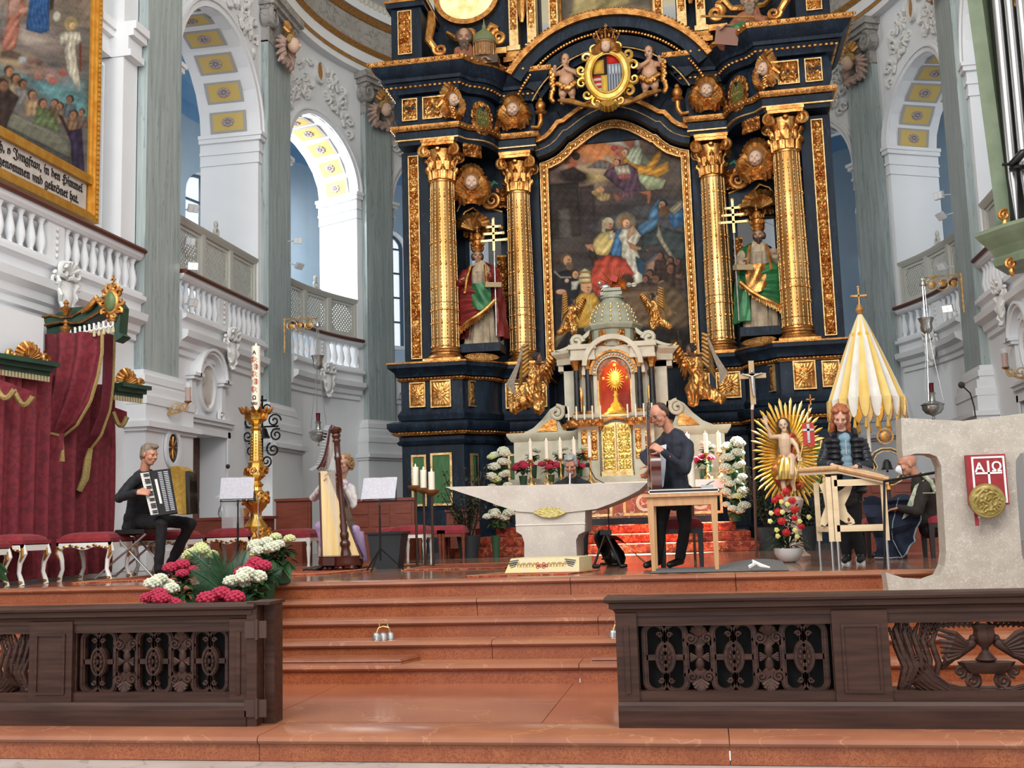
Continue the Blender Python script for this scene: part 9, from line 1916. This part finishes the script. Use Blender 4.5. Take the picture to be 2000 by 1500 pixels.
p0,p1=at(1877,545,Y=18.0),at(1800,552,Y=18.0); q=at(1812,797,Y=18.0); bracket_lamp(p0.x,18.0,p0.z,p1.x+.02,'silver sanctuary lamp with red glass hanging on the right',1,q.z)
ir=T('wrought_iron_bell_frame','black wrought iron scroll bracket with a bell behind the paschal candle','bracket',(-6.0,17.6,2.1)); m=MB(); c=at(512,845,Y=17.6)
for sg in (-1,1):
    for i,(dx,dz,rr_) in enumerate(((.22,.2,.13),(.26,-.05,.12),(.2,-.3,.13),(.08,.42,.12),(.08,-.5,.11))): m.tube([(c.x+sg*dx+p_,17.6,c.z+dz+q_) for p_,q_ in sprl(0,0,rr_,.02,i,1.5*sg,16)],.016,5)
m.tube([(c.x,17.6,c.z-.7),(c.x,17.6,c.z+.65)],.02,6).tube([(c.x-.3,17.6,c.z+.1),(c.x+.3,17.6,c.z+.1)],.016,5).bx(c.x-.08,c.x+.08,17.59,17.61,c.z+.55,c.z+.58); P(m,'scrollwork',black,ir); P(MB().lathe([(.16,0),(.13,.06),(.1,.16),(.04,.2)],(c.x,17.55,c.z-.1),16),'bell',black,ir)
# ---------- umbraculum, bell pole, cross, Christ
um=T('umbraculum','half-folded yellow and white canopy umbrella with gold cross','umbrella',(3.55,14.5,0)); ux,uy=3.56,14.5; yel=mat('yellow_silk','dfb95e','e8ca7c',rough=.6,scale=4); wsk=mat('white_silk','e6e0d6','d6cfc4',rough=.6,scale=4)
N_=22; zt,zb,rb=3.08,1.95,.48
def gore(i,half=0):
    def f(u,v): a=2*PI*(i+u)/N_+.1; r_=.03+(rb-.03)*(v**.92); pl=1-.09*math.sin(PI*u)*v; return (ux+r_*pl*math.cos(a),uy+r_*pl*math.sin(a),zt+(zb-zt)*v)
    return f
for i in range(N_):
    mt_=yel if i%2 else wsk; g=P(MB().grid(gore(i),7,12),'yellow_gore' if i%2 else 'white_gore',mt_,um)
    P(MB().grid(lambda u,v:(ux+(rb+.01*v)*(1-.04*math.sin(PI*u))*math.cos(2*PI*(i+u)/N_+.1),uy+(rb+.01*v)*(1-.04*math.sin(PI*u))*math.sin(2*PI*(i+u)/N_+.1),zb-.26*v*math.sin(PI*u)**.5),9,6),'scallop',mt_,g)
    P(MB().tube([(ux+(rb+.015)*math.cos(2*PI*(i+u/10)/N_+.1),uy+(rb+.015)*math.sin(2*PI*(i+u/10)/N_+.1),zb-.26*math.sin(PI*u/10)**.5) for u in range(11)],.006,4),'trim_cord',goldp,g)
m=MB(); m2=MB()
for i in range(N_):
    a=2*PI*(i+.5)/N_+.1; m.cap((ux+rb*math.cos(a),uy+rb*math.sin(a),zb-.27),(ux+rb*math.cos(a),uy+rb*math.sin(a),zb-.38),.008,.026,7)
    a=2*PI*i/10; 
    if i<10: m2.sph((ux+.13*math.cos(a),uy+.13*math.sin(a),2.78),(.035,.035,.06),7,5).cap((ux+.15*math.cos(a),uy+.15*math.sin(a),2.7),(ux+.16*math.cos(a),uy+.16*math.sin(a),2.6),.01,.025,6)
P(m,'tassels',mat('gold_tassel','c9a040',rough=.7),um,kind='stuff'); P(m2,'upper_tassels',mat('yellow_tassel','d9a93a',rough=.6),um,kind='stuff'); P(MB().lathe([(.09,0),(.14,-.1),(.135,-.1)],(ux,uy,2.84),14),'yellow_collar',yel,um)
P(MB().tube([(ux,uy,0),(ux,uy,3.1)],.022,10),'pole',whp,um); P(MB().lathe([(.02,-.08),(.03,-.06),(.055,0),(.03,.06),(.02,.08)],(ux,uy,3.14),14).bx(ux-.01,ux+.01,uy-.01,uy+.01,3.2,3.45).bx(ux-.09,ux+.09,uy-.01,uy+.01,3.32,3.345).sph((ux,uy,3.45),.02,6,5).sph((ux-.09,uy,3.33),.02,6,5).sph((ux+.09,uy,3.33),.02,6,5),'orb_and_cross',bronz,um); lamp('umbrella_glow','POINT',(ux+.1,uy,2.3),(0,0,0),10,(1,.75,.35),.15)
tb=T('tintinnabulum','black and gold framed bell on a pole beneath the umbrella','bell',(3.6,13.5,0)); tx,ty=3.6,13.5; fp=[(-.13,-.2),(-.05,-.24),(.05,-.24),(.13,-.2),(.17,-.12),(.13,-.05),(.17,.05),(.13,.12),(.05,.16),(-.05,.16),(-.13,.12),(-.17,.05),(-.13,-.05),(-.17,-.12)]
m=MB(); band(m,[(tx+a,1.08+b) for a,b in fp],.03,ty-.02,ty+.02,True); P(m,'black_frame',MATS['black_lacquer'],tb,smooth=False); m=MB(); band(m,[(tx+a*1.12,1.08+b*1.1-.0) for a,b in fp],.012,ty-.025,ty+.02,True); band(m,[(tx+a*.88,1.08+b*.88) for a,b in fp],.01,ty-.025,ty+.02,True); P(m,'gilt_edges',goldp,tb,smooth=False)
P(MB().ring([(tx+.1*math.cos(2*PI*i/18),1.4+.1*math.sin(2*PI*i/18)) for i in range(18)],[(tx+.08*math.cos(2*PI*i/18),1.4+.08*math.sin(2*PI*i/18)) for i in range(18)],ty-.02,ty+.02).sph((tx,ty,1.4),(.06,.02,.07),8,6),'round_emblem',bronz,tb); P(MB().lathe([(.075,-.06),(.06,-.04),(.045,.03),(.02,.06)],(tx,ty,1.06),14).sph((tx,ty,.98),.015,6,4),'bell',black,tb); P(MB().tube([(tx,ty,0),(tx,ty,.8)],.02,8),'pole',dkl,tb); P(MB().lathe([(.05,.76),(.03,.82),(.06,.84)],(tx,ty,0),10),'socket',goldd,tb)
pc=T('processional_cross','wooden processional cross with silver figure on a tall pole','cross',(2.02,13.5,0)); a,b=at(1478,1095,Y=13.4),at(1469,800,Y=13.5); a.z=0; wdl=mat('pale_oak','b39468','c4a67a',rough=.5,stretch=(1,1,.2),scale=10)
P(MB().tube([a,b],.018,8),'pole',dkl.copy() if False else mat('brown_pole','5a382a',rough=.5),pc); t=at(1467,705,Y=13.5); l_,r_=at(1443,736,Y=13.5),at(1496,733,Y=13.5); b2=at(1470,790,Y=13.5); P(MB().tube([b2,b],.02,8),'ferrule',mat('ivory_white','d8cfc0',rough=.4),pc)
P(MB().bx(t.x-.035,t.x+.03,13.48,13.52,b2.z,t.z).bx(l_.x,r_.x,13.48,13.52,l_.z-.03,l_.z+.03),'cross',wdl,pc,smooth=False); cz=l_.z; m=MB().cap((t.x,13.45,cz-.02),(t.x,13.45,cz-.14),.025,.02).sph((t.x,13.44,cz+.05),.02,8,6).cap((t.x,13.45,cz-.14),(t.x+.01,13.45,cz-.26),.02,.01)
for sg in (-1,1): m.cap((t.x,13.45,cz-.01),(t.x+sg*.12,13.46,cz+.03),.012,.007)
remesh(m,'silver_figure',silv,pc,.005,1)
ch=T('risen_christ_statue','carved risen Christ statue with golden rays, raised hand and red banner','statue',(2.33,12.5,0)); cy=12.5
def cp4(x,y,d=0): q=at(x,y,Y=cy+d); return q
cc_=cp4(1541,885); m=MB(); r_=random.Random(2)
for i in range(56):
    a=2*PI*i/56; ra,rb_=(.2,.36) ; L=(.34+.06*(i%2))+.19*abs(math.sin(a))**1.5; st=Vector((cc_.x+.12*math.cos(a),cy+.12,cc_.z+.22*math.sin(a))); en=Vector((cc_.x+L*math.cos(a),cy+.1,cc_.z+(L+.06)*math.sin(a))); d=(en-st).normalized(); q=Vector((-d.z,0,d.x))*.014; m.add([st-q,st+q,en-d*.05+q*1.2,en,en-d*.05-q*1.2,st.lerp(en,.5)+Vector((0,-.02,0))],[(0,5,1),(1,5,2),(2,5,3),(3,5,4),(4,5,0)])
P(m,'golden_rays',gs,ch,smooth=False,kind='stuff'); S_=cp4
bd=MB(); hM=frame((-.1,-.9,-.1),(-.15,0,1),S_(1530,831)); bd.merge(headprims(hM,.62,beard=1)); bd.cap(S_(1531,845),S_(1533,852),.03,.035).cap(S_(1533,858),S_(1533,872),.075,.07).cap(S_(1533,872),S_(1534,885),.068,.06).cap(S_(1523,853),S_(1506,854,-.05),.032,.026).cap(S_(1506,854,-.05),S_(1497,830,-.08),.026,.018).cap(S_(1543,855),S_(1555,870,-.05),.03,.026).cap(S_(1555,870,-.05),S_(1560,885,-.08),.025,.018)
bd.cap(S_(1530,895),S_(1527,925),.055,.045).cap(S_(1527,925),S_(1532,958),.04,.026).cap(S_(1545,895),S_(1545,925,-.06),.06,.045).cap(S_(1545,925,-.06),S_(1550,950),.042,.026).cap(S_(1532,958),S_(1528,963,-.08),.022,.018).cap(S_(1550,950),S_(1552,958,-.08),.022,.018); handprims(S_(1496,829,-.08),(-.05,0,1),(0,-1,0),.65,.3,1,mb=bd); handprims(S_(1560,886,-.08),(.1,-.1,-1),(0,-1,0),.65,.9,-1,mb=bd)
h=remesh(bd,'body',mat('ivory_skin','dcbf9f','c9a585',rough=.45),ch,.007,1); facebits(hM,h,.62,'4a3626',closed=False); hb=MB()
for i in range(16): t=PI*i/15*1.3-.45; hb.sph(hM@Vector((.052*math.cos(t),-.015,.02+.048*math.sin(t))),.022,6,5)
for sg in (-1,1): hb.cap(hM@Vector((sg*.05,-.01,0)),hM@Vector((sg*.055,.0,-.09)),.018,.012,6)
P(hb,'hair',MATS['dark_brown_wood'],ch); P(robe((S_(1537,900).x,cy,S_(1537,905).z-.04),[(.12,-.14),(.12,-.05),(.1,.04),(.085,.1)],7,.14,.8,48),'gold_loincloth',gs,ch); mm=MB().cap(S_(1545,852),S_(1552,870,.03),.045,.05).cap(S_(1552,870,.03),S_(1552,900,.03),.05,.04).cap(S_(1525,895),S_(1518,925,.04),.05,.07).cap(S_(1518,925,.04),S_(1535,945,.08),.07,.09).cap(S_(1535,945,.08),S_(1560,950,.06),.08,.05); remesh(mm,'red_gold_mantle',mat('red_gold_mantle','a8402c','c98a3c',rough=.35,metal=.5,scale=5,lo=.48,hi=.52),ch,.012,2,nz=.03,nk=12)
P(MB().tube([S_(1547,965,-.1),S_(1572,850,-.1),S_(1581,790,-.1)],.009,6),'staff',goldp,ch); q=S_(1583,782,-.1); P(MB().bx(q.x-.006,q.x+.006,q.y-.005,q.y+.005,q.z-.05,q.z+.05).bx(q.x-.035,q.x+.035,q.y-.005,q.y+.005,q.z+.005,q.z+.018).sph((q.x,q.y,q.z+.055),.012,6,4).sph((q.x-.038,q.y,q.z+.01),.012,6,4).sph((q.x+.038,q.y,q.z+.01),.012,6,4),'staff_cross',goldd,ch)
a,b=S_(1566,826,-.11),S_(1592,868,-.11); bn_=[(a.x,a.z),(b.x,a.z),(b.x,b.z),(b.x-.035,b.z-.03),((a.x+b.x)/2+.02,b.z+.005),((a.x+b.x)/2,b.z-.02),((a.x+b.x)/2-.025,b.z+.005),(a.x+.03,b.z-.02),(a.x,b.z)]
P(MB().prism(bn_,a.y-.004,a.y+.004),'red_banner',mat('red_banner','b5302a',rough=.6),ch,smooth=False); xm=(a.x+b.x)/2; P(MB().bx(xm-.014,xm+.014,a.y-.009,a.y-.004,b.z+.02,a.z-.015).bx(a.x+.005,b.x-.005,a.y-.009,a.y-.004,(a.z+b.z)/2+.03,(a.z+b.z)/2+.055),'white_cross',silv,ch,smooth=False)
P(MB().lathe([(.16,0),(.17,.04),(.12,.08),(.1,.12),(.09,.3),(.085,.5),(.1,.56),(.12,.6),(.13,.66),(.1,.7)],(S_(1545,960).x,cy+.05,0),20,6,.05),'pedestal',mat('pink_cream_stone','c9b3a4','b59a8a',rough=.5,scale=6),ch)
# ---------- organ at the right edge
og=T('organ_case','pale green organ case with metal pipes at the top right corner','organ',(5.6,14,3.6)); sage=mat('sage_green','6f7c62','7d8a70',rough=.5,scale=4)
ox=at(1945,300,Y=14).x
P(MB().add([(ox-.06,14,3.95),(ox+.12,14,3.95),(ox-.02,14,7.6),(ox-.2,14,7.6),(ox+.3,14.5,3.95),(ox+.4,14.5,3.95),(ox+.4,14.5,7.6),(ox+.2,14.5,7.6)],[(0,1,2,3),(7,6,5,4),(0,4,5,1),(1,5,6,2),(2,6,7,3),(3,7,4,0)]),'corner_post',sage,og,smooth=False)
P(MB().sweep([(ox+.2,14.6),(ox-.1,14.05),(ox+.1,13.7),(ox+.35,13.4)],[(-.5,3.5),(.02,3.5),(.04,3.58),(.0,3.62),(.06,3.72),(.16,3.84),(.2,3.9),(.18,3.95),(-.5,3.97)]),'curved_cornice',sage,og,smooth=False); P(MB().bx(ox+.1,ox+.5,13.95,14.6,3.97,7.6),'case_back',mat('dark_case','2b2c26',rough=.7),og,smooth=False)
for i in range(4):
    x=ox+.12+.12*i; P(MB().lathe([(.015,4.0),(.055,4.55),(.055,7.6)],(x,13.8-.06*i,0),18),'organ_pipe',steel,og); P(MB().prism([(x-.05,4.62+.1*i),(x+.05,4.62+.1*i),(x+.035,4.78+.1*i),(x,4.84+.1*i),(x-.035,4.78+.1*i)],13.77-.05*i,13.785-.05*i),'pipe_mouth',black,og,smooth=False)
m=MB()
for (px_,py_) in ((1962,420),(1975,515),(1990,5)): q=at(px_,py_,Y=13.8); m.tube([(q.x+p_,13.8,q.z+w_) for p_,w_ in sprl(0,.0,.07,.01,1,1.5,16)],.025,6).sph((q.x,13.8,q.z-.1),(.035,.03,.06),8,6)
P(m,'gilt_ornament',gold,og)
cam_=T('clip_spotlight','black clamp spotlight on the organ pipes','floodlight',at(1980,320,Y=13.6)); q=at(1978,320,Y=13.6); P(MB().cap(q,q+Vector((.1,-.08,.1)),.05,.05).tube([q+Vector((-.12,0,0)),q],.02,6).lathe([(.03,0),(.09,.02),(.1,.05)],(q.x+.05,q.y,q.z-.1),12),'housing',leath,cam_)
